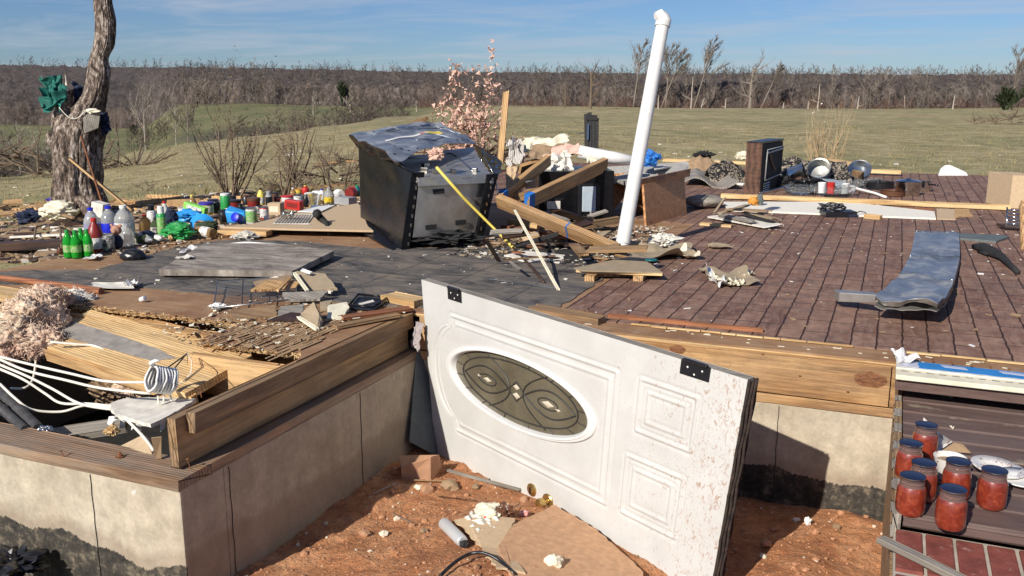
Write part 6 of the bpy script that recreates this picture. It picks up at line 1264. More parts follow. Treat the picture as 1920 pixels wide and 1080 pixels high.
# white coil of flexible duct
cc = G(300, 712, -.03); CO = empty('flexible_duct_end', cc, 'white ribbed flexible duct end with loose wires sitting on the joists', 'duct'); axd = (Vector((-.35, -.85, .35))).normalized(); Rd = axd.to_track_quat('Z', 'Y').to_matrix()
rd = 22*mpp(cc)
for k in range(8):
    zc = -.045+.011*k; MB().tube([cc+Rd @ Vector((rd*math.cos(a_/24*6.283)*(1+.04*math.sin(k*2)), rd*1.08*math.sin(a_/24*6.283), zc+.002*math.sin(a_+k))) for a_ in range(25)], .0045, 6, cap=False).build('coil_ring', M['white'], CO, smooth=True)
MB().lathe([(rd*.95, -.045), (rd*.93, .032)], cc, 28, Rd, cap=False).build('duct_liner', M['gray'], CO, smooth=True)
MB().tube([cc+Rd @ Vector((-rd*.2, rd*1.0, .03)), cc+Rd @ Vector((0, rd*1.3, .05)), cc+Rd @ Vector((rd*.6, rd*1.6, .05)), cc+Rd @ Vector((rd*.9, rd*1.75, .04))], [.008, .009, .007, .003], 7).build('torn_strip', M['white'], CO, smooth=True)
for k, (a, b, h0, h1) in enumerate((((318, 702), (351, 662), -.05, .0), ((302, 698), (350, 664), -.03, .0))): MB().tube([G(*a, h0), G(*b, h1)], .0028, 5).build('thin_wire', M['black'], CO)
MB().tube([G(351, 662, 0), G(360, 678, 0), G(358, 700, -.02), G(345, 714, -.05), G(330, 722, -.08)], .002, 5).build('thin_wire', M['wire_white'], CO, smooth=True)
for a, b in (((296, 742), (297, 758)), ((318, 735), (322, 752)), ((308, 740), (306, 756))): MB().tube([G(*a, -.10), G(*b, -.13)], .0035, 5).build('thin_wire', M['wire_white'], CO)
plain('old_pipe', (.055, .052, .05), .6, .45, .3, 30)
for (a, b, r_, lb) in (((-30, 705, -.14), (72, 804, -.19), .021, 'upper dark iron pipe slanting into the crawlspace at the left edge'), ((-30, 738, -.16), (48, 806, -.19), .018, 'lower dark iron pipe slanting into the crawlspace at the left edge')):
    A, B = G(*a), G(*b); o = MB().tube([A, A.lerp(B, .44), A.lerp(B, .45), A.lerp(B, .52), A.lerp(B, .53), B], [r_, r_, r_*1.18, r_*1.18, r_, r_*.95], 14).build('iron_pipe', M['old_pipe'], smooth=True, sa=40, label=lb, cat='pipe', group='iron pipes in the crawlspace')
blob('foil_scrap', 85, 812, 22, 14, 'chrome', 'small foil scrap at the end of the iron pipes', 'foil', 3, -.2, .5, crease=.9)
blob('splinter_clump', 210, 815, 26, 16, 'pine_fresh', 'splintered pale wood clump under the torn drywall', 'splinters', 4, -.2, .5, crease=.9)
# nails and bolt on the sills
def nail(px, py, z, dx, dy, h, label, r_=.0018, m='rust'):
    p = G(px, py, z); e = p+Vector((dx, dy, h)); o = MB().tube([p, e], [r_, r_], 6); d = (e-p).normalized(); o.lathe([(r_*2.6, 0), (r_*2.6, .001), (r_, .0015)], e, 8, d.to_track_quat('Z', 'Y').to_matrix())
    return o.build('nail', M[m], label=label, cat='nail', group='nails bristling from the sills')
for a in ((120, 856, -.184, -.012, .0, .018, 'bent nail on the sunlit front sill'), (352, 865, -.184, -.01, -.01, .03, 'nail at the corner beside the shaded rim board'), (357, 878, -.184, .0, -.01, .035, 'nail standing up right of the corner nail'), (383, 847, -.184, .002, 0, .012, 'short nail in the gap under the shaded rim board'), (378, 745, 0, -.004, 0, .03, 'pale splinter nail standing on the torn plywood corner'), (595, 640, -.0, .004, 0, .02, 'small nail on top of the shaded ledger board')): nail(*a[:6], a[6])
bt = G(225, 856, -.184); BO = empty('anchor_bolt', bt, 'rusty anchor bolt with washer on the front sill', 'bolt')
MB().lathe([(.014, 0), (.014, .002), (.004, .0022)], bt, 16).build('washer', M['rust'], BO); MB().lathe([(.008, .002), (.008, .008), (.004, .0085), (.004, .016)], bt, 6).build('nut', M['rust'], BO)
# ---- things on the torn plywood and the tile
MB().tube([G(-60, 515, .016), G(25, 524, .016), G(110, 535, .016), G(190, 546, .016)], [.017, .017, .018, .018], 14).build('wooden_pole', M['red_wood'], smooth=True, sa=40, label='rusty brown pole lying on the floor edge at the left', cat='pole')
slabv('concrete_slab', [(298, 505, .050), (548, 508, .050), (626, 470, .058), (520, 456, .05), (384, 456, .04)], .034, 'gray_stain', 'large gray slab lying raised on the black tile floor', 'slab', jag=.004)
t = MT('slabtop'); v = t.co(); n = t.noise(t.co((1, 3, 1)), 4, 8, .75, .6); n2_ = t.noise(v, 30, 5, .7); c = t.mix(.6, t.ramp(n, [(.36, (.12, .095, .08)), (.5, (.26, .22, .18)), (.64, (.42, .37, .31))]), t.ramp(n2_, [(.3, .7), (.7, 1.3)]), 'MULTIPLY'); M['slabtop'] = t.out(c, .85, t.bump(n, .4, .006))
bpy.data.objects['concrete_slab'].data.materials[0] = M['slabtop']
blob('black_bowl', 250, 486, 48, 26, 'black', 'shiny black plastic lump lying on the tile floor behind the slab', 'plastic lump', 4, .004, .12, crease=.12, lift=.25)
paper('white_scrap', 362, 470, 26, 10, 'white', 'square white scrap on the tile left of the slab', 'scrap', 3, .01, .02)
paper('white_scrap', 345, 484, 26, 4, 'dirty_white', 'thin white flake on the left end of the slab', 'scrap', 4, .01, .01, z=.052)
paper('white_strip', 450, 459, 130, 3, 'white', 'long thin white strip behind the slab', 'strip', 5, .0, .01, irr=.1)
paper('paper_sheet', 210, 537, 90, 9, 'dirty_white', 'pale flat sheet at the seam of tile and torn plywood', 'sheet', 6, .0, .01)
paper('white_scrap', 249, 535, 22, 8, 'white', 'white curled scrap on the tile seam', 'scrap', 7, .02, .03)
o = MB().lathe([(.012, 0), (.012, .028), (.009, .029)], G(264, 562, .012), 14, Matrix.Rotation(1.2, 3, 'Y')).build('white_stopper', M['white'], smooth=True, sa=40, label='small white cap lying on the torn plywood', cat='cap')
# oven rack
OR = empty('oven_rack', G(470, 570), 'wire oven rack lying on the torn plywood', 'oven rack')
ra, rb, rc_, rd_ = G(400, 578, .02), G(558, 560, .03), G(552, 517, .055), G(408, 527, .04)
RF = bil(ra, rb, rc_, rd_)
MB().tube([RF(0, 0), RF(1, 0), RF(1, 1), RF(0, 1), RF(0, 0)], .0032, 6).build('rim_wire', M['steel'], OR, smooth=True)
for k in range(17): MB().tube([RF(0, (k+.5)/17), RF(1, (k+.5)/17)], .0016, 5).build('wire', M['steel'], OR)
for u in (.33, .66): MB().tube([RF(u, 0), RF(u, 1)], .003, 5).build('cross_wire', M['black'], OR)
# heap of drywall and wood pieces beside the rack
HP = [([(555, 508, .06), (610, 513, .075), (632, 540, .05), (578, 545, .03)], 'drywall', 'brown faced drywall slab with broken white edge, highest in the heap by the rack'), ([(475, 528, .05), (540, 515, .07), (550, 524, .06), (490, 545, .04)], 'kraft', 'brown panel piece behind the oven rack'),
 ([(530, 548, .05), (615, 545, .05), (600, 560, .03), (535, 562, .03)], 'gray_wood', 'gray board piece under the drywall slab'), ([(562, 590, .02), (588, 566, .09), (603, 600, .03), (594, 618, .01)], 'drywall', 'pointed drywall shard with pale edge nearest the shaded ledger'),
 ([(525, 575, .03), (570, 570, .03), (565, 592, .02), (520, 592, .02)], 'gray_wood', 'gray splintered offcut in front of the oven rack'), ([(425, 582, .02), (515, 572, .03), (520, 592, .015), (440, 598, .01)], 'old_wood', 'flat brown board end below the oven rack'),
 ([(616, 572, .04), (650, 566, .04), (654, 578, .03), (640, 598, .01), (614, 597, .01)], 'cream', 'pale pinkish drywall shard at the right of the heap'), ([(600, 566, .03), (622, 562, .03), (618, 578, .015), (600, 578, .015)], 'drywall', 'small brown shard between the two pale ones'),
 ([(470, 543, .05), (500, 525, .07), (560, 528, .06), (556, 540, .04)], 'pine', 'pale wood strips seen through the oven rack'), ([(500, 600, .015), (545, 585, .03), (600, 590, .02), (560, 602, .012)], 'dark_wood', 'dark splintered strip along the front of the heap')]
for i, (p, m, lb) in enumerate(HP): slabv('broken_piece', p, .013, m, lb, 'broken panel', jag=.007, seed=i+3, group='broken panels heaped by the oven rack')
for i, (a, b, h0, h1, m, lb) in enumerate((((552, 512), (576, 545), .07, .05, 'cream', 'cream torn edge on the left of the brown faced drywall slab'), ((566, 506), (582, 512), .09, .08, 'white', 'white crumb on top of the brown faced drywall slab'), ((560, 595), (595, 618), .02, .01, 'cream', 'cream torn edge along the pointed drywall shard'), ((520, 545), (545, 520), .05, .08, 'pine', 'narrow wood strip leaning on the oven rack'), ((575, 545), (622, 548), .02, .03, 'dirty_white', 'white broken edge below the brown faced drywall slab'))):
    board('edge_piece', G(*a, h0), G(*b, h1), .018, .012, M[m], label=lb, cat='broken edge', group='torn edges in the heap by the oven rack', ragged=.008)
blob('white_scrap', 408, 580, 26, 12, 'white', 'white scrap under the left corner of the oven rack', 'scrap', 5, .002, .5, crease=.6)
chips('heap_litter', 260, -2.75, -2.15, 2.75, 3.5, .006, 'kraft', 'brown crumbs around the heap by the oven rack', 11, .004, .012)
chips('heap_litter', 160, -2.85, -2.15, 2.75, 3.5, .006, 'cream', 'cream crumbs around the heap by the oven rack', 12, .004, .011)
TR = empty('black_tray', G(690, 580), 'black metal tray lying on the tile behind the pine block', 'tray')
q_ = [G(655, 577, .012), G(700, 581, .012), G(728, 562, .012), G(672, 556, .012)]; MB().slab(q_, .006).build('base', M['black'], TR)
for i in range(4): MB().tube([q_[i]+Vector((0, 0, .012)), q_[(i+1) % 4]+Vector((0, 0, .012))], .006, 6).build('rim', M['enamel'], TR, smooth=True)
for i, (a, b, w_, m, lb) in enumerate((((640, 596), (770, 578), .06, 'red_wood', 'red brown weathered board along the top of the shaded rim'), ((630, 612), (745, 590), .05, 'old_wood', 'brown weathered board in front of the red brown one'), ((676, 572), (700, 566), .03, 'dirty_white', 'small white chip by the black tray'))):
    board('weathered_board', G(*a, .012), G(*b, .014), w_, .014, M[m], label=lb, cat='board', group='weathered boards at the inner corner', ragged=.01)
# tan panel with grille, shoes of the bottle row
slabv('tan_sheet', [(412, 425, .058), (470, 420, .058), (560, 398, .058), (672, 381, .058), (690, 424, .058), (700, 432, .058), (560, 429, .058)], .014, 'tanboard', 'large tan panel resting on pine boards left of the range', 'panel', bevel=.002)
slabv('white_board', [(558, 396, .07), (600, 386, .07), (628, 384, .07), (598, 398, .07)], .006, 'white', 'white board lying on the tan panel', 'board')
board('pine_support', G(414, 434, .03), G(505, 437, .03), .10, .036, M['pine'], label='pine board under the left end of the tan panel', cat='board')
board('pine_support', G(440, 440, .008), G(412, 444, .008), .06, .02, M['pine_fresh'], label='short pale board under the pine board', cat='board')
VG = empty('vent_grille', G(545, 412, .062), 'white slotted vent grille lying on the tan panel', 'vent grille')
for k in range(12): board('slat', G(514+k*5.6, 419, .064), G(530+k*5.2, 402, .066), .012, .004, M['dirty_white'], parent=VG)
board('rail', G(512, 420, .064), G(582, 420, .064), .012, .006, M['dirty_white'], parent=VG); board('rail', G(530, 402, .066), G(592, 402, .066), .012, .006, M['dirty_white'], parent=VG)
for i, x in enumerate((533, 548)): blob('metal_lump', x, 410, 10, 14, 'steel', ('left', 'right')[i]+' of two small gray metal lumps on the vent grille', 'metal lump', i+3, .07, .2, crease=.1)
MB().tube([G(594, 400, .13), G(600, 408, .09), G(612, 418, .07), G(618, 440, .012)], [.035, .028, .018, .014], 8).build('charred_tool', M['black_matt'], smooth=True, label='black charred tool leaning off the front of the tan panel', cat='tool')
# ---- the row of bottles, cans and tubs salvaged along the floor edge
BR_ = 'salvaged bottles, cans and tubs along the floor edge'
PR = {'bottle': [(.0, 0), (.92, .0), (1, .04), (1, .52), (.92, .62), (.55, .80), (.36, .87), (.34, .93)], 'jug': [(.0, 0), (.95, .0), (1, .05), (1, .50), (.9, .62), (.58, .78), (.34, .86), (.30, .93)],
      'can': [(.0, 0), (.92, 0), (1, .03), (1, .86), (.9, .90), (.8, .92)], 'tub': [(.0, 0), (.85, 0), (.9, .05), (1, .80), (1, .84)], 'spray': [(.0, 0), (.96, 0), (1, .03), (1, .68), (.8, .74), (.7, .76)]}
CAPS = {'bottle': (.40, .90, 1.0), 'jug': (.36, .90, 1.0), 'can': (.95, .90, 1.0), 'tub': (1.06, .80, 1.0), 'spray': (.72, .74, 1.0)}
LAB = {'bottle': (.10, .44), 'jug': (.10, .42), 'can': (.12, .80), 'tub': (.2, .7), 'spray': (.08, .62)}
def vessel(kind, px, py, w_, h_, body, cap, lab, label, cat='bottle', liquid=None, z=.006, lean=None, group=BR_, nm=None, back=0):
    p = G(px, py, z); s = mpp(p); r = w_*.5*s; h = (h_-w_*.18)*s; o = empty(nm or cat.replace(' ', '_'), p, label, cat, group)
    R = Matrix.Rotation(lean[0], 3, Vector(lean[1])) if lean else None; b = p+(Vector((0, 0, r*.95)) if lean and abs(lean[0]) > 1 else Vector((0, 0, 0)))
    MB().lathe([(max(.0005, a*r), c*h) for a, c in PR[kind]], b, 20, R).build('body', M[body], o, smooth=True, sa=45)
    cr_, c0_, c1_ = CAPS[kind]
    if cap: MB().lathe([(cr_*r, c0_*h), (cr_*r, (c1_-.01)*h), (cr_*r*.85, c1_*h), (.001, c1_*h)], b, 16, R).build('cap', M[cap], o, smooth=True, sa=45)
    if lab:
        l0, l1 = LAB[kind]; MB().lathe([(r*1.015, l0*h), (r*1.02, l0*h+.001), (r*1.02, l1*h), (r*1.015, l1*h+.001)], b, 20, R, cap=False).build('label', M[lab], o, smooth=True, sa=45)
    if liquid:
        lv = liquid[1]; pr = [(a*r*.96, c*h+.002) for a, c in PR[kind] if c <= lv]+[(r*.96*(1 if lv < .55 else .8), lv*h), (.001, lv*h)]; MB().lathe([(max(.0005, a), c) for a, c in pr], b, 20, R).build('liquid', M[liquid[0]], o, smooth=True, sa=45)
    return o
t = MT('print_green'); v = t.co(); n = t.noise(v, 60, 3); M['print_green'] = t.out(t.ramp(n, [(.45, (.12, .4, .06)), (.55, (.5, .5, .35)), (.6, (.10, .3, .05))]), .4)
t = MT('print_white'); v = t.co(); n = t.noise(t.co((1, 1, 3)), 55, 3, .6); M['print_white'] = t.out(t.ramp(n, [(.46, (.70, .69, .65)), (.56, (.62, .60, .55)), (.62, (.12, .10, .10))]), .5)
t = MT('print_dark'); v = t.co(); n = t.noise(v, 40, 4, .6); M['print_dark'] = t.out(t.ramp(n, [(.45, (.05, .05, .05)), (.55, (.3, .29, .26)), (.65, (.5, .45, .4))]), .5)
W4 = empty('soda_pack', G(150, 482), 'four pack of green soda bottles standing at the left end of the row', 'bottle pack', BR_)
pk = G(151, 480, .006)
for k, (dx, dy) in enumerate(((-.052, -.035), (.0, -.045), (.055, -.01), (.0, .03))):
    r = .030; h = .168; b = pk+cr*dx+yaxis(dy)
    bo = MB().lathe([(max(.0005, a*r), c*h) for a, c in PR['bottle']], b, 18).build('bottle', M['green_plastic'], W4, smooth=True, sa=45)
    MB().lathe([(.4*r, .9*h), (.4*r, .99*h), (.001, h)], b, 12).build('cap', M['green'], bo, smooth=True, sa=45)
    MB().lathe([(r*1.02, .2*h), (r*1.02, .46*h)], b, 18, cap=False).build('label', M['print_green'], bo, smooth=True)
    MB().lathe([(.0005, .004), (r*.93, .006), (r*.93, .55*h), (.001, .56*h)], b, 16).build('liquid', M['green'], bo, smooth=True, sa=45)
vs_ = [
 ('jug', 174, 442, 28, 58, 'clear_plastic', 'blue', None, 'clear jug with bright blue liquid half way, left of the two blue capped jugs', 'jug', ('blue', .42)),
 ('jug', 207, 440, 31, 60, 'clear_plastic', 'blue', 'blue', 'jug with dark blue contents and blue cap, right of the two', 'jug', ('navy', .66)),
 ('jug', 235, 440, 36, 62, 'clear_plastic', 'white', 'print_white', 'large clear jug with a white cap behind the bear figure', 'jug', None),
 ('jug', 240, 460, 26, 46, 'clear_plastic', 'clear_plastic', None, 'smaller clear bottle in front of the large clear jug', 'bottle', None),
 ('jug', 181, 471, 29, 68, 'maroon', 'red', 'print_white', 'maroon sauce jug with red cap and printed label', 'jug', None),
 ('can', 204, 470, 24, 38, 'print_dark', None, None, 'gray patterned can beside the maroon jug', 'can', None),
 ('spray', 286, 426, 17, 45, 'print_white', 'black', None, 'white aerosol can with tall black cap', 'aerosol can', None),
 ('spray', 305, 441, 17, 58, 'green', 'white', 'print_green', 'tall green striped aerosol can with white cap', 'aerosol can', None),
 ('bottle', 311, 418, 16, 44, 'dirty_white', 'red', None, 'white spray bottle with red collar behind the green aerosol', 'bottle', None),
 ('jug', 273, 434, 22, 36, 'amber', 'red', None, 'brown glass bottle with a wide red lid', 'bottle', None),
 ('bottle', 294, 438, 22, 34, 'dark_leaf', 'black', 'print_dark', 'dark green squat bottle in front of the white aerosol', 'bottle', None),
 ('bottle', 362, 398, 16, 36, 'amber', 'yellow', None, 'honey bottle with yellow pointed cap', 'bottle', None),
 ('tub', 388, 402, 26, 28, 'yellow', 'purple', 'print_white', 'yellow tub with a purple lid', 'tub', None),
 ('can', 406, 399, 14, 26, 'black', None, None, 'small black can right of the yellow tub', 'can', None),
 ('tub', 344, 402, 18, 16, 'white', None, None, 'small white cup behind the green striped box', 'cup', None),
 ('can', 424, 401, 18, 42, 'green', 'white', None, 'tall green chip can with white lid', 'can', None),
 ('tub', 441, 392, 24, 22, 'maroon', 'black', None, 'dark red jar with black lid right of the green chip can', 'jar', None),
 ('bottle', 452, 412, 22, 34, 'black', 'black', 'print_dark', 'black jar in front of the dark red jar', 'jar', None),
 ('can', 472, 419, 20, 34, 'print_white', 'steel', 'print_green', 'food can with green leaf print', 'can', None),
 ('tub', 477, 398, 24, 32, 'maroon', 'brown', None, 'tall brown red jar behind the food can', 'jar', None),
 ('can', 496, 410, 16, 26, 'red', 'steel', 'print_white', 'red and white food can', 'can', None),
 ('can', 500, 415, 9, 13, 'white', None, None, 'tiny white bottle in front of the red and white can', 'bottle', None),
 ('bottle', 490, 384, 14, 34, 'yellow', 'black', 'print_white', 'yellow bottle with dark cap in the back row', 'bottle', None),
 ('spray', 505, 386, 13, 30, 'gray', 'gray', 'black', 'gray and black aerosol in the back row', 'aerosol can', None),
 ('tub', 540, 380, 24, 18, 'white', 'red', None, 'round white tub with bright red lid', 'tub', None),
 ('can', 560, 386, 17, 24, 'print_white', 'steel', None, 'white printed can right of the red lidded tub', 'can', None),
 ('bottle', 574, 388, 10, 28, 'black', 'white', None, 'slim black bottle left of the glass bowl', 'bottle', None),
 ('jug', 617, 382, 18, 34, 'clear_plastic', 'clear_plastic', 'gold', 'clear domed bottle with a pale yellow label', 'bottle', ('gold', .3)),
 ('tub', 632, 381, 16, 20, 'white', 'dirty_white', None, 'small white tub right of the yellow labelled bottle', 'tub', None),
 ('tub', 560, 362, 14, 10, 'yellow', 'orange', None, 'small yellow tub at the back of the row', 'tub', None),
 ('bottle', 573, 363, 14, 18, 'red', 'yellow', None, 'small red bottle at the back of the row', 'bottle', None),
 ('bottle', 670, 368, 14, 24, 'teal', 'green', None, 'dark green bottle half hidden by the range', 'bottle', None),
 ('can', 516, 375, 14, 16, 'brown', 'black', None, 'small brown can behind the tan paper bag', 'can', None),
 ('can', 356, 408, 12, 14, 'navy', 'red', None, 'small navy can with red top by the blue package', 'can', None),
 ('tub', 532, 390, 14, 14, 'print_dark', 'gray', None, 'small gray printed tub in front of the red lidded tub', 'tub', None),
 ('can', 462, 384, 14, 20, 'black', 'brown', None, 'black can with brown lid in the back row', 'can', None),
 ('can', 436, 376, 14, 12, 'black', None, None, 'short black tin in the back row left of the dark jars', 'tin', None)]
for a in vs_: vessel(*a[:10], liquid=a[10])
lying = [
 ('jug', 268, 455, 22, 34, 'navy', 'black', None, 'dark blue bottle lying on its side behind the small jars', 'bottle', 1.2), ('can', 258, 458, 16, 22, 'dark_leaf', 'cream', None, 'small olive jar lying on its side', 'jar', .8),
 ('bottle', 275, 455, 14, 30, 'clear_plastic', 'white', 'print_white', 'small clear bottle with white cap lying on its side', 'bottle', -.9), ('bottle', 292, 452, 13, 28, 'print_white', 'gray', None, 'small white printed bottle lying beside the clear one', 'bottle', -.7),
 ('bottle', 400, 447, 20, 66, 'amber', 'brown', 'print_white', 'long clear bottle lying flat on the tile edge', 'bottle', 2.6), ('tub', 655, 372, 20, 20, 'maroon', 'red', None, 'dark red jar lying on its side near the range', 'jar', 1.4),
 ('bottle', 640, 372, 16, 30, 'white', 'white', None, 'white bottle lying on its side near the range', 'bottle', 2.2), ('tub', 413, 418, 26, 20, 'black', 'dirty_white', None, 'black dish with a pale round lid tipped over', 'dish', .6), ('can', 316, 451, 11, 11, 'pine_fresh', None, None, 'cork stopper lying in front of the green bag', 'cork', .3)]
for k, a in enumerate(lying):
    yaw = a[10]; axv = cr*math.cos(yaw+1.57)+yaxis(math.sin(yaw+1.57)); vessel(*a[:10], lean=(1.52, axv))
def carton(px, py, w_, h_, dpx, m, label, cat, yaw=.2, tilt=0, m2=None, z=.006, group=BR_):
    p = G(px, py, z); s = mpp(p); R = Matrix.Rotation(yaw, 3, 'Z') @ Matrix.Rotation(tilt, 3, 'Y'); o = empty(cat.replace(' ', '_'), p, label, cat, group)
    c = p+Vector((0, 0, h_*s*.5+abs(math.sin(tilt))*w_*s*.5)); MB().box(c, (w_*s, dpx*s, h_*s), R).build('body', M[m], o, bevel=.003)
    if m2: MB().box(c, (w_*s*.7, dpx*s+.003, h_*s*.5), R).build('label', M[m2], o)
    return o
for a in [('tub', 415, 388, 16, 14, 'black', 'gray', None, 'short black jar behind the tall green chip can', 'jar'), ('tub', 458, 402, 18, 18, 'brown', 'black', None, 'squat brown jar between the black jar and the food can', 'jar'), ('can', 520, 384, 12, 18, 'maroon', 'black', None, 'small maroon jar in the back row above the tan bag', 'jar'),
    ('bottle', 550, 372, 12, 22, 'amber', 'white', None, 'small brown bottle with white cap in the back row', 'bottle'), ('tub', 582, 372, 16, 14, 'gold', 'white', None, 'short gold tub behind the glass bowl', 'tub'), ('bottle', 604, 374, 12, 22, 'white', 'blue', None, 'small white bottle with blue cap behind the glass bowl', 'bottle'),
    ('can', 486, 400, 14, 18, 'print_dark', 'black', None, 'small dark printed can left of the red and white can', 'can'), ('tub', 400, 386, 20, 16, 'navy', 'black', None, 'dark blue tub behind the yellow tub', 'tub'), ('can', 322, 418, 12, 22, 'print_white', 'gray', None, 'small white printed can behind the navy bag', 'can'), ('tub', 252, 446, 14, 12, 'print_dark', 'steel', None, 'low dark tin right of the large clear jug', 'tin')]: vessel(*a)
carton(368, 402, 46, 13, 12, 'lime', 'lime green box with pale print tipped on the blue dish', 'box', .1, .25, 'print_white', z=.05)
carton(518, 402, 24, 22, 22, 'tanboard', 'tan paper bag with pale folded top', 'bag', .3, 0, 'cream')
carton(552, 394, 32, 17, 16, 'red', 'red snack packet lying behind the tan bag', 'packet', .1, .1, 'maroon')
carton(648, 383, 38, 14, 22, 'gray', 'flat gray box lying near the range', 'box', -.2, 0)
carton(190, 408, 26, 26, 20, 'dirty_white', 'pale gray carton behind the two blue capped jugs', 'carton', .1, .2)
carton(600, 370, 24, 10, 14, 'white', 'flat white packet in the back row above the glass bowl', 'packet', .1, .1)
blob('green_bag', 335, 448, 60, 30, 'green', 'crumpled green foil bag with white print', 'bag', 4, .006, .4, crease=.5, group=BR_)
blob('blue_package', 352, 416, 60, 22, 'skyblue', 'blue and white crumpled package behind the green bag', 'package', 6, .02, .4, crease=.4, group=BR_)
blob('green_package', 390, 436, 38, 22, 'dark_leaf', 'dark green crumpled package right of the light blue dish', 'package', 9, .006, .3, crease=.4, group=BR_)
blob('navy_bag', 322, 432, 24, 40, 'navy', 'navy blue bag right of the green aerosol', 'bag', 10, .006, .3, crease=.5, group=BR_)
DS_ = G(378, 434, .006)
def dish(u, v): a_ = u*6.283; r_ = (v*.5+.5)*.10; return DS_+cr*(r_*math.cos(a_)*.9)+Vector((0, 0, .05+r_*math.sin(a_)*.75))+yaxis(-.02+.05*v)
MB().sheet(dish, 28, 6, .003).build('light_blue_dish', M['skyblue'], smooth=True, label='light blue plastic dish standing on its edge', cat='dish', group=BR_, sa=50)
DTG = empty('detergent_bottle', G(446, 419), 'blue detergent bottle lying over with a white square label', 'bottle', BR_)
p = G(446, 419, .006); s = mpp(p)
MB().hexa([p+cr*-20*s, p+cr*16*s, p+cr*16*s+yaxis(.09), p+cr*-20*s+yaxis(.09)], [p+cr*-24*s+Vector((0, 0, 24*s)), p+cr*14*s+Vector((0, 0, 20*s)), p+cr*12*s+yaxis(.08)+Vector((0, 0, 22*s)), p+cr*-20*s+yaxis(.09)+Vector((0, 0, 32*s))]).build('body', M['skyblue'], DTG, bevel=.012, smooth=True)
MB().lathe([(9*s, 0), (9*s, 12*s), (7*s, 13*s)], p+cr*4*s+yaxis(-.02)+Vector((0, 0, 10*s)), 16, Matrix.Rotation(1.2, 3, 'X')).build('cap', M['blue'], DTG, smooth=True, sa=40)
MB().box(p+cr*7*s+yaxis(-.003)+Vector((0, 0, 10*s)), (11*s, .004, 8*s), Matrix.Rotation(YAW, 3, 'Z')).build('label', M['white'], DTG)
gb = G(590, 388, .006); s = mpp(gb); MB().lathe([(7*s, 0), (9*s, 2*s), (14*s, 20*s), (15*s, 24*s), (14*s, 24*s), (8*s, 4*s)], gb, 12).build('glass_bowl', M['glass'], smooth=True, sa=30, label='cut glass bowl standing on the white board', cat='bowl', group=BR_)
BF = empty('bear_figure', G(221, 467), 'small brown bear figurine in navy clothes beside the patterned can', 'figurine', BR_); p = G(221, 467, .006); s = mpp(p)
mb = MB(); mb.rock(p+Vector((0, 0, 14*s)), 12*s, 2, 3, .1, (.85, .8, 1.15)); mb.build('clothes', M['navy'], BF, smooth=True)
mb = MB(); hc = p+Vector((0, 0, 36*s)); mb.rock(hc, 10*s, 3, 3, .1, (1, 1, .95)); mb.rock(hc+cr*-8*s+Vector((0, 0, 8*s)), 4*s, 4, 2, .05, (1, .6, 1)); mb.rock(hc+cr*8*s+Vector((0, 0, 8*s)), 4*s, 5, 2, .05, (1, .6, 1)); mb.rock(hc-yaxis(9*s)-Vector((0, 0, 2*s)), 4.5*s, 6, 2, .05, (1, 1, .8)); mb.rock(p+cr*-10*s+Vector((0, 0, 24*s)), 5*s, 7, 2, .1)
plain('bear', (.40, .21, .14), .7, .2); mb.build('head', M['bear'], BF, smooth=True)
paper('white_plate_scrap', 176, 483, 20, 6, 'white', 'flat white lid in front of the green soda bottles', 'lid', 6, .0, .012)
blob('white_chips', 460, 448, 46, 12, 'dirty_white', 'small heap of white chips on the tile edge', 'chips', 4, .004, .6, crease=1)
chips('row_litter', 500, -4.64, -4.2, 4.1, 7.4, .004, 'kraft', 'brown crumbs between the salvaged bottles and cans', 41, .006, .02)
chips('row_litter', 300, -4.66, -4.3, 4.1, 7.4, .004, 'dirty_white', 'white crumbs between the salvaged bottles and cans', 42, .005, .018)
# ---- yard beside the tree
pl = G(118, 400, -.17)
def yp(px, py, dz=0):
    z = -.2
    for _ in range(8): p = G(px, py, z); z = gz(p.x, p.y)
    return Vector((p.x, p.y, z+dz))
def yblob(name, px, py, w_, h_, m, label, cat, seed, **k):
    p = yp(px, py); o = blob(name, px, py, w_, h_, m, label, cat, seed, p.z, **k); return o
yblob('white_sack', 115, 412, 74, 36, 'cream', 'crumpled white sack at the foot of the big trunk', 'sack', 4, am=.3, crease=.35)
yblob('navy_cloth', 58, 419, 46, 26, 'navy', 'navy blue cloth lying left of the white sack', 'cloth', 6, am=.4, crease=.5)
yblob('purple_cloth', 98, 378, 18, 8, 'purple', 'small dark purple rag left of the trunk base', 'rag', 7)
board('dark_timber', yp(-40, 470, .03), yp(130, 463, .03), .13, .07, M['dark_wood'], label='dark charred timber on the ground at the left edge', cat='timber')
board('white_trim', yp(20, 455, .05), yp(130, 450, .05), .02, .02, M['dirty_white'], label='thin white trim lying on the dark charred timber', cat='trim')
board('rusty_hoe_handle', yp(60, 396, .06), yp(140, 428, .10), .025, .025, M['old_wood'], label='brown handle lying across the ground by the navy cloth', cat='handle')
for i, (a, b, lb) in enumerate((((60, 480), (88, 430), 'thin bent twig left of the green soda bottles'), ((116, 470), (124, 440), 'short curved stick just left of the green soda bottles'))):
    A, B = yp(*a, .01), yp(*b, .05); MB().tube([A, A.lerp(B, .5)+Vector((-.03, 0, .10)), B], [.010, .009, .006], 6).build('curved_twig', M['twig'], smooth=True, label=lb, cat='twig')
blob('round_knob', 114, 478, 12, 14, 'brown', 'small round brown lump at the tip of the curved stick', 'lump', 3, -.02)
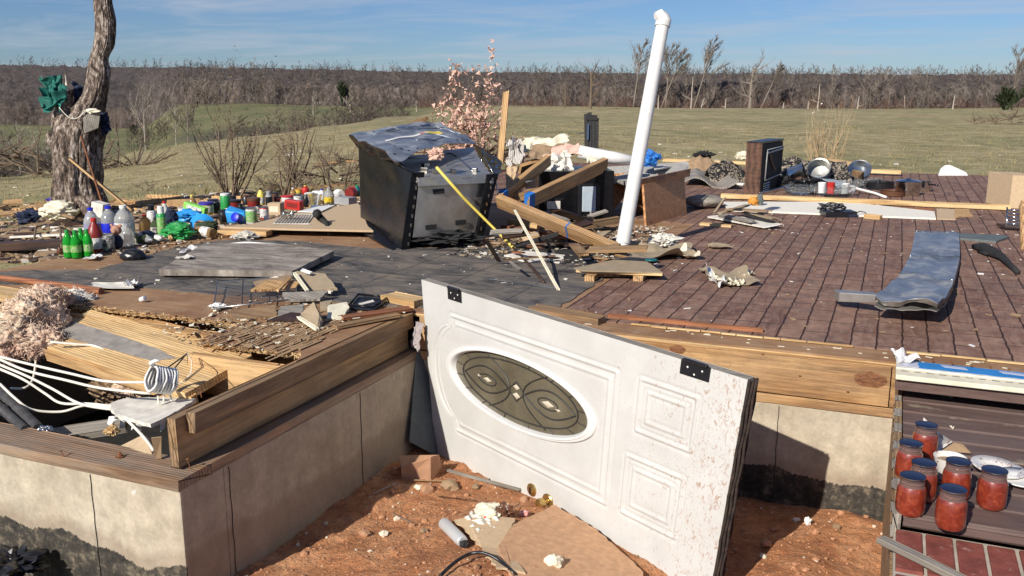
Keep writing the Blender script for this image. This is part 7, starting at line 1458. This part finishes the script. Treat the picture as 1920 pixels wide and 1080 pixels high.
def yardchips(name, n, m, label, seed, smin, smax, box):
    q = random.Random(seed); mb = MB()
    for i in range(n):
        px = q.uniform(box[0], box[1]); py = box[2]+(box[3]-box[2])*q.random()**.8; z = -.2; p = G(px, py, z); z = gz(p.x, p.y); p = G(px, py, z)
        if house_in(p.x, p.y, .02): continue
        s = q.uniform(smin, smax)*(1 if q.random() < .85 else 2.2); R = Matrix.Rotation(q.uniform(0, 3.1), 3, 'Z') @ Matrix.Rotation(q.uniform(-.5, .5), 3, 'X')
        mb.box((p.x, p.y, gz(p.x, p.y)+s*.15), (s*q.uniform(.8, 3), s*q.uniform(.4, 1), s*.25), R)
    return mb.build(name, M[m], label=label, cat='litter', kind='stuff')
yardchips('wood_litter', 1500, 'kraft', 'brown wood chips strewn over the yard by the tree', 31, .015, .05, (-60, 480, 372, 500)); yardchips('white_litter', 700, 'dirty_white', 'white scraps strewn over the yard by the tree', 32, .012, .045, (-60, 480, 368, 500))
yardchips('dark_litter', 900, 'dark_wood', 'dark splinters strewn over the yard by the tree', 33, .015, .05, (-60, 560, 372, 500)); yardchips('field_litter', 110, 'dirty_white', 'small white scraps scattered over the near field', 34, .02, .05, (0, 1900, 250, 372))
yardchips('board_litter', 500, 'pine', 'pale splintered boards behind the bottle row', 35, .03, .09, (-60, 680, 366, 392))
for i, (a, b, m, lb) in enumerate((((548, 352), (672, 340), 'pine_fresh', 'pale board across the brush pile left of the range'), ((560, 360), (668, 352), 'old_wood', 'brown board under the pale one left of the range'), ((600, 322), (672, 318), 'pine', 'board on top of the brush pile left of the range'))):
    board('scrap_board', yp(a[0], a[1]+22, .05+.12*i), yp(b[0], b[1]+30, .10+.12*i), .09, .025, M[m], label=lb, cat='board', group='boards on the brush pile left of the range', ragged=.03)
for i, (a, b, lb) in enumerate((((690, 262), (800, 222), 'gray pole rising behind the range top'), ((780, 225), (870, 250), 'dark plank end behind the right of the range top'))):
    r_ = G(800, 380); board('pole', V(*a, r_), V(*b, r_), .06, .03, M['old_wood'], label=lb, cat='pole', ragged=.02)
# grass blades over the near field
q = random.Random(8); T = []
for i in range(15000):
    u = q.uniform(-100, 2050); d = 11.5+26*q.random()**1.7; x, y = dirxy(u, d)
    if house_in(x, y, .1): continue
    z = gz(x, y); h = q.uniform(.02, .06)*(1.5 if mnoise.noise(Vector((x*.8, y*.8, 0))) > .15 else .8); w_ = .006+d*.0003; a = Vector((q.uniform(-1, 1), q.uniform(-.3, .3), 0)).normalized()*w_; t_ = Vector((q.uniform(-.6, .6)*h*1.5, q.uniform(-.6, .6)*h, h)); T.append([(x-a.x, y-a.y, z-.005), (x+a.x, y+a.y, z-.005), (x+t_.x, y+t_.y, z+t_.z)])
plain('dry_grass', (.25, .205, .10), .95, .35, 0, .8); tri_object('dry_grass', [np.array(T, dtype=np.float32)], M['dry_grass'], label='dry winter grass blades over the near field', cat='grass', kind='stuff')
# ================================================================ porch at the right front
PO = empty('porch', (.07, 2.4, -.10), 'dark weathered wooden porch deck above red brick steps', 'porch')
PZ = -.10
def px_(x, y, z=PZ): return G(x, y, z)
t = MT('porch_wood'); v = t.co((2.5, 16, 16)); v1 = t.co(); n = t.noise(v, 2, 7, .7, .8); n1 = t.noise(v1, 7, 6, .65, .4)
c = t.ramp(n, [(.3, (.075, .042, .034)), (.7, (.15, .092, .074))]); c = t.mix(t.ramp(n1, [(.60, 0), (.68, .8)]), c, (.30, .25, .17)); c = t.mix(t.ramp(t.noise(v1, 2.2, 3), [(.4, 0), (.7, .35)]), c, (.17, .13, .12)); M['porch_wood'] = t.out(c, .7, t.bump(n, .4, .003))
y0 = 2.455; y1 = 3.555; nb = 9; bw = (y1-y0)/nb
for k in range(nb):
    yc = y0+bw*(k+.5); board('deck_board', (.098, yc, PZ-.011), (2.4, yc, PZ-.011), bw-.004, .022, M['porch_wood'], parent=PO, bev=.0035)
board('nosing', (.098, y0-.001, PZ-.016), (2.4, y0-.006, PZ-.016), .030, .034, M['porch_wood'], parent=PO, bev=.006)
for k in range(14):
    yy = y0-.02+k*(y1-y0+.02)/14; board('side_trim', (.083, yy+.003, PZ-.03), (.083, yy+(y1-y0+.02)/14-.002, PZ-.03), .024, .07+.004*(k % 3), M['old_wood' if k % 2 else 'gray_wood'], parent=PO)
MB().bb(.072, .095, 1.2, 3.565, -1.1, PZ-.068).build('side_board', M['old_wood'], PO, bevel=.003)
TH = empty('door_threshold', (.1, 3.6, .0), 'white door threshold with blue film and a row of black slots', 'threshold')
a0, a1 = G(1676, 673, .012), G(1678, 705, -.055); 
X0 = .066
MB().bb(X0, 2.4, 3.398, 3.567, -.016, .002).build('sill', M['cream'], TH, bevel=.003)
MB().bb(X0, 2.4, 3.472, 3.575, .0025, .010).build('raised_sill', M['dirty_white'], TH, bevel=.002)
MB().bb(X0+.002, 2.4, 3.42, 3.562, -.060, -.0165).build('riser', M['porch_wood'], TH)
plain('blue_film', (.02, .20, .50), .35, .2); plain('lilac_film', (.50, .50, .58), .4, .1)
def film(x0, x1, y0_, y1_, m, h=.0112, seed=1): MB().slab([Vector((x0, y0_, h)), Vector((x1, y0_, h)), Vector((x1, y1_, h)), Vector((x0, y1_, h))], .001, jag=.006, seed=seed).build('protective_film', M[m], TH)
film(X0+.075, X0+.50, 3.487, 3.568, 'blue_film'); film(X0+.014, X0+.0735, 3.487, 3.568, 'lilac_film', seed=3); film(X0+.502, 2.2, 3.485, 3.568, 'lilac_film', seed=4)
for k, x in enumerate((.15, .34)): MB().slab([Vector((X0+x, 3.555, .0122)), Vector((X0+x+.08, 3.55, .0122)), Vector((X0+x+.09, 3.525, .0122)), Vector((X0+x+.012, 3.53, .0122))], .0012).build('film_patch', M['lilac_film'], TH)
for k in range(28):
    x = X0+.03+k*.042; MB().box((x, 3.456, .0026), (.024, .0035, .0012)).build('weep_slot', M['black'], TH)
for k in range(8): nail(1712+36*k, 676+4.6*k, .003, 0, 0, .014, 'short nail standing along the threshold back edge', .0022, 'rust') if k < 6 else None
paper('white_scrap', 1693, 674, 32, 14, 'white', 'crumpled white film scrap on the left end of the threshold', 'scrap', 6, .02, .03, z=.012)
# brick steps
BRK = empty('brick_step', (.1, 2.3, -.3), 'red brick step with pale mortar below the wooden porch', 'brick step')
def bricks():
    t = MT('red_brick'); v = t.co(); n = t.noise(v, 14, 6, .7); n3 = t.noise(v, 50, 4, .7); c = t.ramp(n, [(.3, (.13, .030, .022)), (.6, (.25, .065, .045)), (.75, (.16, .045, .04))])
    c = t.mix(t.ramp(n3, [(.60, 0), (.72, .65)]), c, (.42, .30, .25)); return t.out(c, .8, t.bump(n3, .5, .004))
RB = bricks(); plain('mortar', (.42, .37, .30), .95, .2, .4)
MB().bb(.078, 2.4, 1.4, 2.452, -.9, -.146).build('mortar_bed', M['mortar'], BRK)
q = random.Random(2)
for k in range(24):
    x = .083+k*.072; MB().bb(x, x+.063, 2.215, 2.434, -.24, -.138+q.uniform(-.001, .001)).build('brick', RB, BRK, bevel=.004)
for j in range(3):
    for k in range(13):
        x = .083+k*.144-(j % 2)*.072; xa = max(x, .083)
        MB().bb(xa, x+.135, 2.202-.080*(j+1)+.004, 2.202-.080*j-.006, -.24, -.141).build('brick', RB, BRK, bevel=.004)
board('wood_lath', G(1650, 1011, -.125), G(1815, 1092, -.120), .028, .016, M['gray_wood'], label='pale weathered lath lying across the brick step', cat='lath', ragged=.003)
# jars of tomato sauce
t = MT('sauce'); v = t.co(); n = t.noise(v, 55, 5, .7); n1 = t.vor(v, 85)
c = t.ramp(n, [(.3, (.13, .014, .007)), (.5, (.22, .028, .012)), (.7, (.33, .065, .028))]); c = t.mix(t.ramp(n1, [(.05, .5), (.12, 0)]), c, (.45, .17, .07)); M['sauce'] = t.out(c, .35, t.bump(n, .25, .002), Coat_Weight=1.0, Coat_Roughness=.04)
clear('jar_glass', (.62, .40, .34), .8, .04)
plain('lid_metal', (.07, .09, .16), .38, .1, .1, 30, .85); plain('band_metal', (.45, .42, .42), .28, .2, .1, 30, 1)
def jar(loc, sc, parent_label):
    o = empty('tomato_jar', loc, parent_label, 'jar', 'sealed jars of tomato sauce on the porch'); L = Vector(loc); r = .0372*sc; h = .110*sc
    MB().lathe([(r*.3, 0), (r*.86, .001), (r*.97, .008), (r, .022), (r*.985, h*.58), (r*.93, h*.68), (r*.86, h*.73)], L, 32).build('body', M['sauce'], o, smooth=True, sa=50)
    MB().lathe([(r*.9, h*.695), (r*.84, h*.75), (r*.80, h*.79), (r*.80, h*.83)], L, 32).build('glass_neck', M['jar_glass'], o, smooth=True, sa=50)
    MB().lathe([(r*.80, h*.80), (r*.83, h*.805), (r*.83, h*.84), (r*.80, h*.85), (r*.83, h*.86), (r*.83, h*.93)], L, 32).build('screw_band', M['jar_glass'], o, smooth=True, sa=60)
    lid = MB().lathe([(r*.80, h*.90), (r*.86, h*.92), (r*.87, h*.955), (r*.83, h*.962), (r*.80, h*.958), (r*.74, h*.965), (.001, h*.966)], L, 32).build('lid', M['lid_metal'], o, smooth=True, sa=40)
    MB().lathe([(r*.865, h*.925), (r*.885, h*.94), (r*.87, h*.962)], L, 32, cap=False).build('lid_rim', M['band_metal'], lid, smooth=True)
    return o
JP = [(1731, 866, 'farthest sauce jar, in front of the folded floral shard'), (1702, 903, 'second farthest sauce jar at the left edge of the porch'), (1726, 943, 'sauce jar in the middle, left of the white cup'), (1705, 970, 'leftmost of the two nearest sauce jars, close to the porch edge'), (1790, 940, 'sauce jar directly in front of the white cup'), (1780, 996, 'nearest sauce jar, standing lowest in the picture'), (1857, 958, 'rightmost sauce jar, in front of the floral plate')]
def jarcopy(src, loc, label):
    r = src.copy(); SC.collection.objects.link(r); r.location = loc; r['label'] = label
    for ch in src.children:
        c = ch.copy(); SC.collection.objects.link(c); c.parent = r
        for g in ch.children: d = g.copy(); SC.collection.objects.link(d); d.parent = c
    return r
j0 = None
for i, (x, y, lb) in enumerate(JP):
    p = G(x, y-9, PZ); 
    if j0 is None: j0 = jar(p, 1.0, lb)
    else:
        j = jarcopy(j0, p, lb); j.rotation_euler = (0, 0, i*1.3)
# floral crockery
t = MT('floral'); v = t.co(rnd=False); n = t.noise(v, 75, 4, .7, 1.5); n1 = t.noise(v, 22, 3)
c = t.mix(t.ma('MULTIPLY', t.ramp(n, [(.56, 0), (.60, 1)]), t.ramp(n1, [(.45, 0), (.52, 1)])), (.72, .68, .62), (.26, .10, .07)); M['floral'] = t.out(c, .25, Coat_Weight=.6)
pc = G(1868, 888, PZ); rpl = 47*mpp(pc); PL = MB().lathe([(.001, .004), (rpl*.6, .004), (rpl*.7, .008), (rpl*.98, .020), (rpl, .022), (rpl*.98, .025), (rpl*.70, .013), (rpl*.6, .009), (.001, .009)], pc, 48, Matrix.Rotation(.10, 3, 'Y'))
for v_ in PL.v: v_.z = max(v_.z, PZ+.0005)
PL.build('floral_plate', M['floral'], smooth=True, label='white plate with brown floral pattern behind the rightmost jar', cat='plate')
pc2 = G(1915, 905, PZ); PL2 = MB().lathe([(.001, .004), (rpl*.6, .003), (rpl*.95, .014), (rpl*.96, .018), (rpl*.62, .008), (.001, .008)], pc2, 40); PL2.build('white_plate', M['white'], smooth=True, label='plain white plate under the right side of the floral plate', cat='plate')
cp = G(1777, 898, PZ); CPO = empty('teacup', cp, 'white floral cup lying among the sauce jars', 'cup'); rc2 = 29*mpp(cp); RC = Matrix.Rotation(.0, 3, 'X')
MB().lathe([(rc2*.5, .0), (rc2*.55, .006), (rc2*.85, rc2*.9), (rc2*1.0, rc2*1.55), (rc2*.94, rc2*1.55), (rc2*.78, rc2*.9), (rc2*.4, .012), (.001, .010)], cp, 36, RC).build('bowl', M['floral'], CPO, smooth=True, sa=60)
MB().tube([cp+cr*rc2*(.9+.55*math.sin(a_/10*3.14))+yaxis(rc2*.35)+Vector((0, 0, rc2*(1.35-.9*a_/10))) for a_ in range(11)], rc2*.10, 8).build('handle', M['floral'], CPO, smooth=True)
MB().lathe([(.001, rc2*1.2), (rc2*.86, rc2*1.2)], cp, 24, cap=False).build('dregs', M['kraft'], CPO)
s0_, s1_, s2_, s3_ = G(1730, 852, PZ)+Vector((0, 0, .0)), V(1733, 782, G(1732, 848, PZ)), G(1790, 832, PZ+.035), G(1762, 848, PZ+.002)
MB().slab([V(1730, 838, G(1745, 846, PZ)), V(1733, 783, G(1745, 846, PZ)), V(1762, 812, G(1760, 846, PZ)), G(1788, 828, PZ+.01), G(1762, 845, PZ+.002)], .006).build('floral_shard', M['floral'], label='upright triangular floral shard behind the farthest jar', cat='shard', bevel=.002)
MB().slab([G(1762, 847, PZ+.004), G(1789, 829, PZ+.030), G(1806, 833, PZ+.03), G(1822, 850, PZ+.006)], .006).build('floral_shard', M['kraft'], label='brown undersided shard folded right of the upright floral shard', cat='shard', bevel=.002)
for i, (x, y, m) in enumerate(((1702, 709, 'white'), (1872, 727, 'white'), (1782, 744, 'cream'), (1785, 803, 'cream'), (1862, 746, 'cream'), (1760, 960, 'cream'))):
    paper('white_crumb', x, y, 11 if i < 2 else 4, 4 if i < 2 else 3, m, 'small pale crumb on the dark porch boards', 'crumb', 20+i, .004, .006, z=PZ, n=6, group='pale crumbs on the porch')
